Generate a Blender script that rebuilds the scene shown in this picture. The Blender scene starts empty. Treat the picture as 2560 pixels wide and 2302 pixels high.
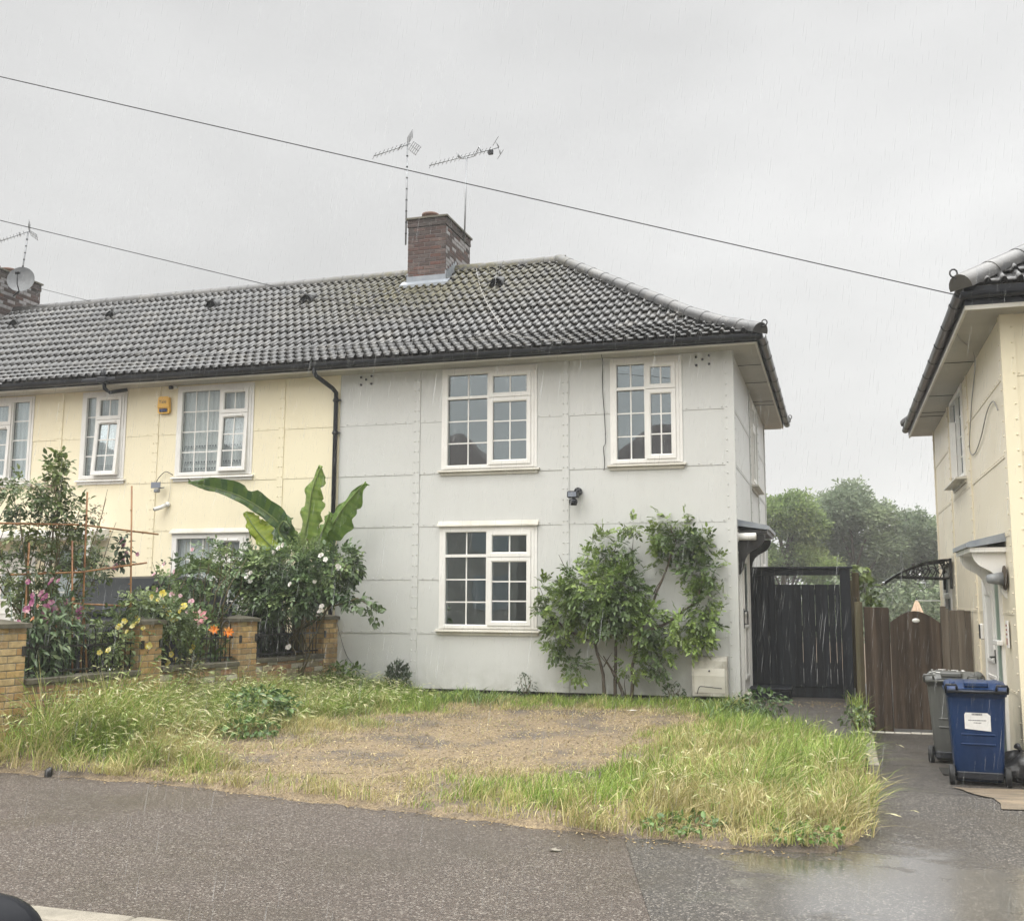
import bpy, math, random
import numpy as np
from mathutils import Vector, Matrix

random.seed(7)
rng = np.random.default_rng(11)
sc = bpy.context.scene
COL = sc.collection
PI = math.pi

# ------------------------------------------------------------------ materials
def nd(nt, typ, **kw):
    n = nt.nodes.new(typ)
    for k, v in kw.items():
        setattr(n, k, v)
    return n

def base_mat(name, color=(.5, .5, .5), rough=.6, spec=.5, metallic=0.):
    m = bpy.data.materials.new(name)
    m.use_nodes = True
    b = m.node_tree.nodes['Principled BSDF']
    b.inputs['Base Color'].default_value = (*color, 1)
    b.inputs['Roughness'].default_value = rough
    b.inputs['Specular IOR Level'].default_value = spec
    b.inputs['Metallic'].default_value = metallic
    return m, m.node_tree, b

def noise(nt, scale, detail=4., rough=.6, vec=None, stretch=None):
    tc = nd(nt, 'ShaderNodeTexCoord')
    src = tc.outputs['Object']
    if stretch:
        mp = nd(nt, 'ShaderNodeMapping')
        mp.inputs['Scale'].default_value = stretch
        nt.links.new(src, mp.inputs[0]); src = mp.outputs[0]
    n = nd(nt, 'ShaderNodeTexNoise')
    n.inputs['Scale'].default_value = scale
    n.inputs['Detail'].default_value = detail
    n.inputs['Roughness'].default_value = rough
    nt.links.new(src, n.inputs['Vector'])
    return n.outputs['Fac']

def ramp(nt, fac, stops):
    r = nd(nt, 'ShaderNodeValToRGB')
    el = r.color_ramp.elements
    while len(el) < len(stops):
        el.new(.5)
    for e, (p, c) in zip(el, stops):
        e.position = p
        e.color = (*c, 1) if len(c) == 3 else c
    nt.links.new(fac, r.inputs[0])
    return r.outputs[0]

def mixc(nt, a, b, fac, mode='MIX'):
    m = nd(nt, 'ShaderNodeMix', data_type='RGBA', blend_type=mode)
    for sock, v in ((m.inputs[6], a), (m.inputs[7], b)):
        if isinstance(v, tuple):
            sock.default_value = (*v, 1)
        else:
            nt.links.new(v, sock)
    if isinstance(fac, (int, float)):
        m.inputs[0].default_value = fac
    else:
        nt.links.new(fac, m.inputs[0])
    return m.outputs[2]

def mathn(nt, op, a, b=0.):
    m = nd(nt, 'ShaderNodeMath', operation=op)
    for i, v in enumerate((a, b)):
        if isinstance(v, (int, float)):
            m.inputs[i].default_value = v
        else:
            nt.links.new(v, m.inputs[i])
    return m.outputs[0]

def maprange(nt, v, a, b, c=0., d=1.):
    m = nd(nt, 'ShaderNodeMapRange')
    m.inputs[1].default_value = a; m.inputs[2].default_value = b
    m.inputs[3].default_value = c; m.inputs[4].default_value = d
    nt.links.new(v, m.inputs[0])
    return m.outputs[0]

def bump(nt, b, h, strength=.3, dist=.01):
    n = nd(nt, 'ShaderNodeBump')
    n.inputs['Strength'].default_value = strength
    n.inputs['Distance'].default_value = dist
    nt.links.new(h, n.inputs['Height'])
    nt.links.new(n.outputs[0], b.inputs['Normal'])

def varied(name, c1, c2, scale=6., rough=.6, spec=.4, stretch=None, bumpk=0., bumps=None, detail=5.):
    m, nt, b = base_mat(name, c1, rough, spec)
    f = noise(nt, scale, detail, .6, stretch=stretch)
    c = ramp(nt, f, [(.3, c1), (.7, c2)])
    nt.links.new(c, b.inputs['Base Color'])
    if bumpk:
        bump(nt, b, noise(nt, bumps or scale * 4, 4), bumpk, .01)
    return m

def colmat(name, rough=.6, spec=.4, mul=(.75, 1.15), scale=8., bumpk=0., bumps=60., trans=0.):
    """colour comes from the mesh's own per-piece colour (bricks, leaves, blades) with noise"""
    m, nt, b = base_mat(name, (.5, .5, .5), rough, spec)
    a = nd(nt, 'ShaderNodeAttribute', attribute_name='Col')
    f = noise(nt, scale, 4)
    g = maprange(nt, f, .3, .7, mul[0], mul[1])
    hsv = nd(nt, 'ShaderNodeHueSaturation')
    nt.links.new(a.outputs['Color'], hsv.inputs['Color'])
    nt.links.new(g, hsv.inputs['Value'])
    nt.links.new(hsv.outputs[0], b.inputs['Base Color'])
    if bumpk:
        bump(nt, b, noise(nt, bumps, 4), bumpk, .006)
    if trans:
        t = nd(nt, 'ShaderNodeBsdfTranslucent')
        nt.links.new(hsv.outputs[0], t.inputs['Color'])
        mx = nd(nt, 'ShaderNodeMixShader')
        mx.inputs[0].default_value = trans
        nt.links.new(b.outputs[0], mx.inputs[1]); nt.links.new(t.outputs[0], mx.inputs[2])
        nt.links.new(mx.outputs[0], nt.nodes['Material Output'].inputs['Surface'])
    return m

def wall_mat(name, col, dirt, amt=.35):
    """painted steel sheet: faint blotches, run-down dirt streaks and speckle"""
    m, nt, b = base_mat(name, col, .42, .4)
    blot = noise(nt, .7, 5, .55)
    streak = noise(nt, 1.6, 6, .7, stretch=(2.6, 2.6, .3))
    fine = noise(nt, 26., 3, .6, stretch=(1, 1, .5))
    s1 = maprange(nt, streak, .52, .85, 0., amt * .55)
    s2 = maprange(nt, blot, .45, .75, 0., amt * .45)
    s3 = maprange(nt, fine, .6, .85, 0., .06)
    f = mathn(nt, 'ADD', mathn(nt, 'ADD', s1, s2), s3)
    c = mixc(nt, col, dirt, f)
    # the sheets are a touch greener and dirtier near the splash zone at their foot
    tc = nd(nt, 'ShaderNodeTexCoord'); sx = nd(nt, 'ShaderNodeSeparateXYZ')
    nt.links.new(tc.outputs['Object'], sx.inputs[0])
    foot = maprange(nt, sx.outputs[2], .45, -.05, 0., 1.)
    foot = mathn(nt, 'MULTIPLY', foot, maprange(nt, noise(nt, 4., 5), .35, .7, 0., .5))
    c = mixc(nt, c, (.22, .23, .17), foot)
    nt.links.new(c, b.inputs['Base Color'])
    nt.links.new(maprange(nt, blot, .3, .7, .34, .5), b.inputs['Roughness'])
    bump(nt, b, noise(nt, 1.6, 3), .12, .02)
    return m

M = {}
M['grey_wall'] = wall_mat('grey painted steel', (.575, .58, .56), (.37, .355, .32), .3)
M['cream_wall'] = wall_mat('cream painted steel', (.82, .745, .545), (.5, .43, .29), .26)
M['beige_wall'] = wall_mat('beige painted steel', (.76, .69, .54), (.5, .42, .3), .22)
M['seam'] = base_mat('seam shadow backing', (.42, .415, .4), .9)[0]
M['white'] = varied('white plastic', (.8, .79, .76), (.72, .7, .66), 3., .32, .5)
M['old_white'] = varied('weathered white board', (.66, .64, .57), (.5, .47, .4), 2.5, .55, .4)
M['sealant'] = base_mat('grey window gasket', (.1, .1, .1), .7)[0]
M['black'] = varied('black plastic', (.01, .011, .014), (.02, .022, .028), 5., .3, .3)
M['black_iron'] = varied('black iron', (.012, .012, .014), (.03, .028, .026), 14., .4, .5)
M['dark_plinth'] = varied('dark wet plinth', (.02, .02, .02), (.05, .048, .042), 9., .6, .4)
M['steel'] = varied('galvanised steel', (.26, .27, .28), (.17, .18, .19), 12., .35, .5)
M['aerial'] = base_mat('dull aluminium', (.3, .31, .32), .4, .5, .6)[0]
M['vent_hole'] = base_mat('dark vent mouth', (.008, .008, .009), .9, .1)[0]
M['vent_hood'] = varied('dark vent hood', (.03, .03, .032), (.05, .05, .05), 9., .5, .3)
M['dish'] = varied('dull grey dish', (.15, .155, .16), (.11, .115, .12), 9., .5, .3)
M['meter'] = varied('grimy white meter case', (.62, .6, .54), (.27, .25, .2), 4.5, .6, .3, bumpk=.2, detail=9.)
M['soffit'] = varied('shade-toned soffit board', (.45, .43, .38), (.36, .34, .3), 1.6, .6, .3)  # off-white boards, with the shade under the eaves mixed into their colour
M['wire'] = base_mat('black cable', (.03, .03, .035), .6)[0]
M['coax'] = base_mat('grey cable', (.3, .29, .27), .6)[0]
M['lead'] = varied('lead flashing', (.2, .225, .255), (.29, .31, .335), 7., .35, .5)
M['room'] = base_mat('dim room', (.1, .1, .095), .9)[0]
M['terracotta'] = varied('terracotta', (.2, .11, .075), (.13, .085, .07), 8., .7)
M['brick'] = colmat('brick', .75, .3, (.72, 1.2), 16., .5, 70.)
M['mortar'] = varied('mortar', (.3, .27, .2), (.16, .15, .11), 9., .9, .2, bumpk=.4)
M['dark_mortar'] = varied('sooty mortar', (.2, .18, .17), (.11, .1, .1), 9., .9, .2, bumpk=.4)
M['coping'] = varied('wet concrete coping', (.13, .115, .085), (.07, .065, .045), 7., .5, .4, bumpk=.5, bumps=45.)
M['concrete'] = varied('concrete', (.3, .27, .22), (.17, .155, .125), 5., .7, .3, bumpk=.5, bumps=60.)
M['buff'] = varied('buff stone slab', (.11, .092, .07), (.25, .195, .135), 3.2, .5, .35, stretch=(1, 2.2, 1), bumpk=.6, bumps=34., detail=8.)
M['bark'] = varied('dark bark', (.05, .04, .03), (.1, .08, .06), 20., .8, .2, bumpk=.5)
M['stem'] = varied('green brown stem', (.09, .085, .04), (.14, .1, .055), 20., .6, .3)
M['cane'] = varied('bamboo cane', (.36, .19, .07), (.2, .085, .04), 11., .45, .4, stretch=(1, 1, .3))
M['leaf'] = colmat('leaf', .38, .5, (.7, 1.3), 5., 0, 60., .22)
M['banana'] = colmat('banana leaf', .33, .5, (.85, 1.12), 9., 0, 60., .3)
M['grass'] = colmat('grass blade', .5, .35, (.8, 1.2), 2.5, 0, 60., .25)
M['petal'] = colmat('petal', .5, .3, (.88, 1.08), 30., 0, 60., .25)
M['far_leaf'] = colmat('far leaf', .6, .2, (.8, 1.25), .7, 0, 60., .45)
M['chip'] = colmat('chips', .7, .3, (.7, 1.2), 30.)
M['rust_red'] = base_mat('dark red paint', (.3, .02, .02), .5)[0]
M['sage'] = varied('sage green door', (.22, .31, .25), (.19, .27, .22), 3., .3, .5)
M['yellow_plastic'] = base_mat('yellow plastic', (.75, .43, .06), .35)[0]
M['navy'] = base_mat('navy plastic', (.02, .03, .1), .25)[0]
M['blue_bin'] = varied('blue bin plastic', (.006, .022, .07), (.011, .033, .1), 4., .34, .28, stretch=(2, 2, .4), bumpk=.1)
M['grey_bin'] = varied('grey bin plastic', (.075, .077, .072), (.11, .112, .105), 4., .36, .5, stretch=(2, 2, .4), bumpk=.1)
M['dark_bin'] = varied('slate bin plastic', (.04, .045, .06), (.055, .06, .075), 4., .4, .5)
M['tyre'] = base_mat('tyre rubber', (.015, .015, .015), .7)[0]
M['paper'] = varied('wet paper', (.78, .77, .74), (.66, .65, .62), 18., .5, .3)
M['ink'] = base_mat('printed ink', (.08, .08, .09), .6)[0]
M['red_ink'] = base_mat('red brown ink', (.3, .12, .1), .6)[0]
M['mat'] = varied('coir mat', (.025, .024, .022), (.05, .048, .045), 40., .95, .1)
M['car_paint'] = base_mat('dark car paint', (.01, .011, .014), .35, .1)[0]
M['chrome'] = base_mat('chrome', (.55, .56, .58), .15, .5, 1.)[0]
M['lamp_glass'] = base_mat('lamp glass', (.5, .52, .54), .1, .6)[0]
M['fabric'] = varied('cream parasol cloth', (.72, .55, .4), (.6, .45, .33), 5., .8, .2)
M['bag'] = varied('black bin bag', (.012, .012, .013), (.03, .03, .032), 9., .3, .5, bumpk=.8, bumps=12.)
M['clear'] = base_mat('smoky polycarbonate', (.3, .33, .34), .15)[0]
M['basket'] = base_mat('dark basket', (.02, .018, .015), .8)[0]
M['solar'] = base_mat('grey solar panel', (.2, .22, .26), .2)[0]

def wood_mat(name, c1, c2, c3, rough=.55, scale=5.):
    m, nt, b = base_mat(name, c1, rough, .16)
    f = noise(nt, scale, 6, .65, stretch=(3.5, 3.5, .16))
    g = noise(nt, 1.1, 4, .5)
    c = ramp(nt, f, [(.3, c1), (.55, c2), (.75, c3)])
    c = mixc(nt, c, c1, maprange(nt, g, .42, .7, 0., .45))
    pb = noise(nt, 9., 1, .5, stretch=(1.1, 1.1, .02))
    c = mixc(nt, c, c3, maprange(nt, pb, .5, .7, 0., .55))
    c = mixc(nt, c, c1, maprange(nt, pb, .48, .3, 0., .6))
    nt.links.new(c, b.inputs['Base Color'])
    bump(nt, b, noise(nt, 30., 4, stretch=(3, 3, .12)), .35, .006)
    return m
M['black_wood'] = wood_mat('black stained boards', (.014, .015, .018), (.022, .024, .03), (.03, .033, .04), .5)
M['brown_wood'] = wood_mat('wet brown boards', (.026, .019, .014), (.066, .047, .034), (.11, .082, .06), .45)
M['grey_wood'] = wood_mat('silvered boards', (.075, .06, .045), (.13, .108, .085), (.2, .17, .135), .6)
M['mossy_wood'] = wood_mat('mossy post', (.04, .03, .02), (.09, .07, .04), (.13, .12, .07), .7)

def tile_mat():
    m, nt, b = base_mat('wet concrete tiles', (.1, .1, .1), .3, .62)
    f = noise(nt, 3.3, 5, .6)
    big = noise(nt, .55, 3, .5)
    c = ramp(nt, f, [(.3, (.03, .03, .032)), (.7, (.062, .06, .058))])
    c = mixc(nt, c, (.12, .116, .11), maprange(nt, noise(nt, 11., 3), .55, .75, 0., .6))
    vt = nd(nt, 'ShaderNodeTexVoronoi'); vt.inputs['Scale'].default_value = 3.4; tco = nd(nt, 'ShaderNodeTexCoord'); nt.links.new(tco.outputs['Object'], vt.inputs['Vector'])
    vs_ = nd(nt, 'ShaderNodeSeparateColor'); nt.links.new(vt.outputs['Color'], vs_.inputs[0])
    c = mixc(nt, c, (.13, .12, .105), maprange(nt, vs_.outputs[0], .6, 1., 0., .5))
    c = mixc(nt, c, (.022, .021, .021), maprange(nt, vs_.outputs[1], .6, 1., 0., .6))
    # moss and lichen close under the ridge either side of the stack
    tc = nd(nt, 'ShaderNodeTexCoord'); sx = nd(nt, 'ShaderNodeSeparateXYZ')
    nt.links.new(tc.outputs['Object'], sx.inputs[0])
    top = maprange(nt, sx.outputs[2], 5.9, 6.9, 0., 1.)
    near = maprange(nt, mathn(nt, 'ABSOLUTE', mathn(nt, 'ADD', sx.outputs[0], 5.6)), .6, 3.2, 1., 0.)
    k = mathn(nt, 'MULTIPLY', mathn(nt, 'MULTIPLY', top, near), maprange(nt, noise(nt, 5.5, 6, .7), .4, .55, 0., 1.))
    c = mixc(nt, c, ramp(nt, noise(nt, 22., 4), [(.35, (.05, .05, .022)), (.6, (.12, .105, .05)), (.8, (.2, .14, .08))]), k)
    nt.links.new(c, b.inputs['Base Color'])
    nt.links.new(mathn(nt, 'ADD', maprange(nt, big, .35, .65, .2, .36), mathn(nt, 'MULTIPLY', k, .4)), b.inputs['Roughness'])
    bump(nt, b, noise(nt, 38., 4), .25, .006)
    return m
M['tile'] = tile_mat()

def glass_mat(name, refl_lo=.09, refl_hi=.5, tint=(.75, .8, .8)):
    m = bpy.data.materials.new(name); m.use_nodes = True
    nt = m.node_tree; nt.nodes.clear()
    out = nd(nt, 'ShaderNodeOutputMaterial')
    gl = nd(nt, 'ShaderNodeBsdfGlossy'); gl.inputs['Roughness'].default_value = .015
    gl.inputs['Color'].default_value = (.86, .93, .97, 1)
    tr = nd(nt, 'ShaderNodeBsdfTransparent'); tr.inputs['Color'].default_value = (*tint, 1)
    lw = nd(nt, 'ShaderNodeLayerWeight'); lw.inputs['Blend'].default_value = .35
    f = maprange(nt, lw.outputs['Fresnel'], 0., 1., refl_lo, refl_hi)
    bp = nd(nt, 'ShaderNodeBump'); bp.inputs['Strength'].default_value = .05; bp.inputs['Distance'].default_value = .02
    nt.links.new(noise(nt, 1.7, 2), bp.inputs['Height'])
    nt.links.new(bp.outputs[0], gl.inputs['Normal'])
    mx = nd(nt, 'ShaderNodeMixShader')
    nt.links.new(f, mx.inputs[0]); nt.links.new(tr.outputs[0], mx.inputs[1]); nt.links.new(gl.outputs[0], mx.inputs[2])
    nt.links.new(mx.outputs[0], out.inputs['Surface'])
    return m
M['glass'] = glass_mat('window glass', .21, .85)
M['dim_glass'] = glass_mat('plain glass', .045, .4, (.9, .92, .92))

def net_mat():
    m, nt, b = base_mat('net curtain', (.62, .62, .6), .8, .1)
    f = noise(nt, 7., 4, stretch=(3, 3, .15))
    nt.links.new(ramp(nt, f, [(.35, (.6, .6, .6)), (.65, (.86, .86, .84))]), b.inputs['Base Color'])
    return m
M['net'] = net_mat()
M['lace'] = base_mat('lace pattern', (.2, .21, .21), .8)[0]

# ------------------------------------------------------------------ mesh builder
class MB:
    def __init__(s):
        s.v = []; s.f = []; s.mi = []; s.c = []; s.sm = []
        s.col = None
    def add(s, verts, faces, mi=0, col=None, smooth=False):
        n = len(s.v)
        s.v.extend([tuple(map(float, p)) for p in verts])
        for f in faces:
            s.f.append([i + n for i in f]); s.mi.append(mi); s.c.append(col); s.sm.append(smooth)
        return s
    def box(s, x0, x1, y0, y1, z0, z1, mi=0, col=None, mat=None):
        if x1 < x0: x0, x1 = x1, x0
        if y1 < y0: y0, y1 = y1, y0
        if z1 < z0: z0, z1 = z1, z0
        v = [(x0, y0, z0), (x1, y0, z0), (x1, y1, z0), (x0, y1, z0), (x0, y0, z1), (x1, y0, z1), (x1, y1, z1), (x0, y1, z1)]
        if mat is not None:
            v = [tuple(mat @ Vector(p)) for p in v]
        return s.add(v, [(0, 3, 2, 1), (4, 5, 6, 7), (0, 1, 5, 4), (1, 2, 6, 5), (2, 3, 7, 6), (3, 0, 4, 7)], mi, col)
    def cbox(s, x0, x1, y0, y1, z0, z1, b=.004, mi=0, col=None, mat=None):
        """box with chamfered vertical and top/bottom edges"""
        if x1 < x0: x0, x1 = x1, x0
        if y1 < y0: y0, y1 = y1, y0
        if z1 < z0: z0, z1 = z1, z0
        b = min(b, (x1 - x0) * .4, (y1 - y0) * .4, (z1 - z0) * .4)
        def ring(z, i):
            return [(x0 + i, y0 + b + 0 * i, z), (x0 + b + 0 * i, y0 + i, z), (x1 - b, y0 + i, z), (x1 - i, y0 + b, z),
                    (x1 - i, y1 - b, z), (x1 - b, y1 - i, z), (x0 + b, y1 - i, z), (x0 + i, y1 - b, z)]
        def ringi(z):
            return [(x0 + b, y0 + b * 2, z), (x0 + b * 2, y0 + b, z), (x1 - b * 2, y0 + b, z), (x1 - b, y0 + b * 2, z),
                    (x1 - b, y1 - b * 2, z), (x1 - b * 2, y1 - b, z), (x0 + b * 2, y1 - b, z), (x0 + b, y1 - b * 2, z)]
        v = ringi(z0) + ring(z0 + b, 0) + ring(z1 - b, 0) + ringi(z1)
        if mat is not None:
            v = [tuple(mat @ Vector(p)) for p in v]
        f = [tuple(range(7, -1, -1)), tuple(range(24, 32))]
        for k in range(3):
            for i in range(8):
                j = (i + 1) % 8
                f.append((k * 8 + i, k * 8 + j, k * 8 + 8 + j, k * 8 + 8 + i))
        return s.add(v, f, mi, col)
    def tube(s, pts, r, seg=6, mi=0, col=None, cap=True, smooth=True):
        pts = [Vector(p) for p in pts]
        n = len(pts)
        rs = r if isinstance(r, (list, tuple)) else [r] * n
        vs = []
        up = None
        for i, p in enumerate(pts):
            t = (pts[min(i + 1, n - 1)] - pts[max(i - 1, 0)])
            t = t.normalized() if t.length > 1e-9 else Vector((0, 0, 1))
            if up is None:
                up = Vector((0, 0, 1)) if abs(t.z) < .9 else Vector((1, 0, 0))
            a = t.cross(up)
            if a.length < 1e-6:
                a = t.cross(Vector((0, 1, 0)))
            a.normalize(); b = a.cross(t).normalized()
            up = b
            for k in range(seg):
                th = 2 * PI * k / seg
                vs.append(p + (a * math.cos(th) + b * math.sin(th)) * rs[i])
        f = []
        for i in range(n - 1):
            for k in range(seg):
                j = (k + 1) % seg
                f.append((i * seg + k, (i + 1) * seg + k, (i + 1) * seg + j, i * seg + j))
        if cap:
            f.append(tuple(range(seg))); f.append(tuple(range((n - 1) * seg + seg - 1, (n - 1) * seg - 1, -1)))
        return s.add(vs, f, mi, col, smooth)
    def lathe(s, prof, c, axis='z', seg=16, mi=0, col=None, smooth=True):
        vs = []
        for r, h in prof:
            for k in range(seg):
                th = 2 * PI * k / seg
                a, b = r * math.cos(th), r * math.sin(th)
                p = {'z': (a, b, h), 'x': (h, a, b), 'y': (a, h, b)}[axis]
                vs.append((c[0] + p[0], c[1] + p[1], c[2] + p[2]))
        f = []
        for i in range(len(prof) - 1):
            for k in range(seg):
                j = (k + 1) % seg
                f.append((i * seg + k, i * seg + j, (i + 1) * seg + j, (i + 1) * seg + k))
        f.append(tuple(range(seg - 1, -1, -1))); n = len(prof) - 1
        f.append(tuple(range(n * seg, n * seg + seg)))
        return s.add(vs, f, mi, col, smooth)
    def prism(s, poly, axis, a, b, mi=0, col=None):
        """polygon (2-D) extruded along an axis from a to b"""
        def P(p, h):
            return {'x': (h, p[0], p[1]), 'y': (p[0], h, p[1]), 'z': (p[0], p[1], h)}[axis]
        n = len(poly)
        v = [P(p, a) for p in poly] + [P(p, b) for p in poly]
        f = [tuple(range(n - 1, -1, -1)), tuple(range(n, 2 * n))]
        for i in range(n):
            j = (i + 1) % n
            f.append((i, j, n + j, n + i))
        return s.add(v, f, mi, col)
    def grid(s, P, mi=0, col=None, smooth=True):
        n, m = len(P), len(P[0])
        v = [p for row in P for p in row]
        f = [(i * m + j, i * m + j + 1, (i + 1) * m + j + 1, (i + 1) * m + j) for i in range(n - 1) for j in range(m - 1)]
        return s.add(v, f, mi, col, smooth)
    def build(s, name, mats, parent=None):
        me = bpy.data.meshes.new(name)
        me.from_pydata(s.v, [], s.f)
        if not isinstance(mats, (list, tuple)):
            mats = [mats]
        for m in mats:
            me.materials.append(m)
        me.polygons.foreach_set('material_index', s.mi)
        me.polygons.foreach_set('use_smooth', s.sm)
        if any(c is not None for c in s.c):
            at = me.color_attributes.new('Col', 'FLOAT_COLOR', 'CORNER')
            arr = []
            for f, c in zip(s.f, s.c):
                c = c or (.5, .5, .5)
                arr.extend([c[0], c[1], c[2], 1.] * len(f))
            at.data.foreach_set('color', arr)
        me.update()
        o = bpy.data.objects.new(name, me)
        COL.objects.link(o)
        if parent is not None:
            attach(o, parent)
        return o

WLOC = {}
def attach(o, parent):
    o.parent = parent
    top = parent
    loc = Vector((0, 0, 0))
    while top is not None:
        if top.type == 'EMPTY':
            loc = WLOC.get(top.name, Vector(top.location))
            break
        top = top.parent
    # meshes hold world coordinates: only an Empty parent needs undoing
    if parent.type == 'EMPTY':
        o.matrix_parent_inverse = Matrix.Translation(-Vector(loc))

def tag(o, label=None, cat=None, group=None, kind=None):
    if label: o['label'] = label
    if cat: o['category'] = cat
    if group: o['group'] = group
    if kind: o['kind'] = kind
    return o

def thing(name, loc, label, cat, group=None):
    o = bpy.data.objects.new(name, None)
    COL.objects.link(o)
    o.location = loc
    o.empty_display_size = .2
    WLOC[o.name] = Vector(loc)
    return tag(o, label, cat, group)

def np_mesh(name, V, F, mats, cols=None, parent=None, smooth=False, mi=None):
    """V (n,3), F list of arrays of equal-size polys, cols per-face (m,3)"""
    me = bpy.data.meshes.new(name)
    V = np.asarray(V, dtype=np.float32)
    me.vertices.add(len(V)); me.vertices.foreach_set('co', V.ravel())
    tot = [np.full(len(f), f.shape[1], dtype=np.int32) for f in F]
    tot = np.concatenate(tot)
    loops = np.concatenate([f.ravel() for f in F]).astype(np.int32)
    start = np.concatenate([[0], np.cumsum(tot)[:-1]]).astype(np.int32)
    me.loops.add(len(loops)); me.loops.foreach_set('vertex_index', loops)
    me.polygons.add(len(tot)); me.polygons.foreach_set('loop_start', start); me.polygons.foreach_set('loop_total', tot)
    if not isinstance(mats, (list, tuple)):
        mats = [mats]
    for m in mats:
        me.materials.append(m)
    if smooth:
        me.polygons.foreach_set('use_smooth', np.ones(len(tot), dtype=bool))
    if mi is not None:
        me.polygons.foreach_set('material_index', np.asarray(mi, dtype=np.int32))
    if cols is not None:
        at = me.color_attributes.new('Col', 'FLOAT_COLOR', 'CORNER')
        c4 = np.ones((len(tot), 4), dtype=np.float32); c4[:, :3] = cols
        at.data.foreach_set('color', np.repeat(c4, tot, axis=0).ravel())
    me.update(calc_edges=True); me.validate()
    o = bpy.data.objects.new(name, me)
    COL.objects.link(o)
    if parent is not None:
        attach(o, parent)
    return o

def rot_from(dirs, ups):
    """(n,3) direction = local +Y, up hint = local +Z -> (n,3,3) matrices with columns x,y,z"""
    y = dirs / np.linalg.norm(dirs, axis=1, keepdims=True)
    x = np.cross(y, ups); l = np.linalg.norm(x, axis=1, keepdims=True)
    bad = l[:, 0] < 1e-4
    x[bad] = np.cross(y[bad], np.array([1., .3, 0.])); l = np.linalg.norm(x, axis=1, keepdims=True)
    x /= l
    z = np.cross(x, y)
    return np.stack([x, y, z], axis=2)

def scatter(TV, TF, R, pos, scale, cols):
    """instances of a small template -> V, F(list), face cols"""
    TV = np.asarray(TV, float); n = len(pos)
    V = np.einsum('nij,kj->nki', R, TV) * np.asarray(scale).reshape(n, 1, 1) + pos[:, None, :]
    k = len(TV)
    F = []; C = []
    for f in TF:  # arrays grouped by poly size
        f = np.asarray(f)
        F.append((f[None] + (np.arange(n) * k)[:, None, None]).reshape(-1, f.shape[1]))
        C.append(np.repeat(cols, len(f), axis=0))
    return V.reshape(-1, 3), F, np.concatenate(C)

def merge(parts):
    Vs = []; Fd = {}; Cd = {}; off = 0
    for V, F, C in parts:
        i = 0
        for f in F:
            Fd.setdefault(f.shape[1], []).append(f + off)
            Cd.setdefault(f.shape[1], []).append(C[i:i + len(f)]); i += len(f)
        Vs.append(V); off += len(V)
    ks = sorted(Fd)
    return np.concatenate(Vs), [np.concatenate(Fd[k]) for k in ks], np.concatenate([np.concatenate(Cd[k]) for k in ks])

def vnoise(x, y, seed=0, freq=1.):
    """smooth value noise in the plane, 0..1"""
    x = np.asarray(x, float) * freq; y = np.asarray(y, float) * freq
    xi = np.floor(x).astype(int); yi = np.floor(y).astype(int)
    fx = x - xi; fy = y - yi
    fx = fx * fx * (3 - 2 * fx); fy = fy * fy * (3 - 2 * fy)
    def h(a, b):
        v = np.sin(a * 127.1 + b * 311.7 + seed * 74.7) * 43758.5453
        return v - np.floor(v)
    return (h(xi, yi) * (1 - fx) + h(xi + 1, yi) * fx) * (1 - fy) + (h(xi, yi + 1) * (1 - fx) + h(xi + 1, yi + 1) * fx) * fy

def text_mesh(name, body, size, mat, parent, matrix, depth=.001):
    cu = bpy.data.curves.new(name, 'FONT'); cu.body = body; cu.size = size; cu.extrude = depth
    cu.align_x = 'CENTER'; cu.align_y = 'CENTER'
    t = bpy.data.objects.new(name, cu); COL.objects.link(t)
    dg = bpy.context.evaluated_depsgraph_get()
    me = bpy.data.meshes.new_from_object(t.evaluated_get(dg))
    bpy.data.objects.remove(t)
    me.transform(matrix)
    me.materials.clear(); me.materials.append(mat)
    o = bpy.data.objects.new(name, me); COL.objects.link(o)
    attach(o, parent)
    return o

# ------------------------------------------------------------------ camera, sky, light
CAM = Vector((1.32352, -14.84609, 1.31509))
YAW, PITCH, ROLL = .298583, .131442, .0045146
fw = Vector((-math.sin(YAW) * math.cos(PITCH), math.cos(YAW) * math.cos(PITCH), math.sin(PITCH)))
rt = Vector((math.cos(YAW), math.sin(YAW), 0)); up = rt.cross(fw)
r2 = rt * math.cos(ROLL) + up * math.sin(ROLL); u2 = up * math.cos(ROLL) - rt * math.sin(ROLL)
cd = bpy.data.cameras.new('camera'); cam = bpy.data.objects.new('camera', cd); COL.objects.link(cam)
cd.sensor_width = 36.; cd.lens = 36. * 2074.7 / 2024.; cd.clip_end = 2000.; cd.clip_start = .05
cam.matrix_world = Matrix(((r2.x, u2.x, -fw.x, CAM.x), (r2.y, u2.y, -fw.y, CAM.y), (r2.z, u2.z, -fw.z, CAM.z), (0, 0, 0, 1)))
sc.camera = cam

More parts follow.
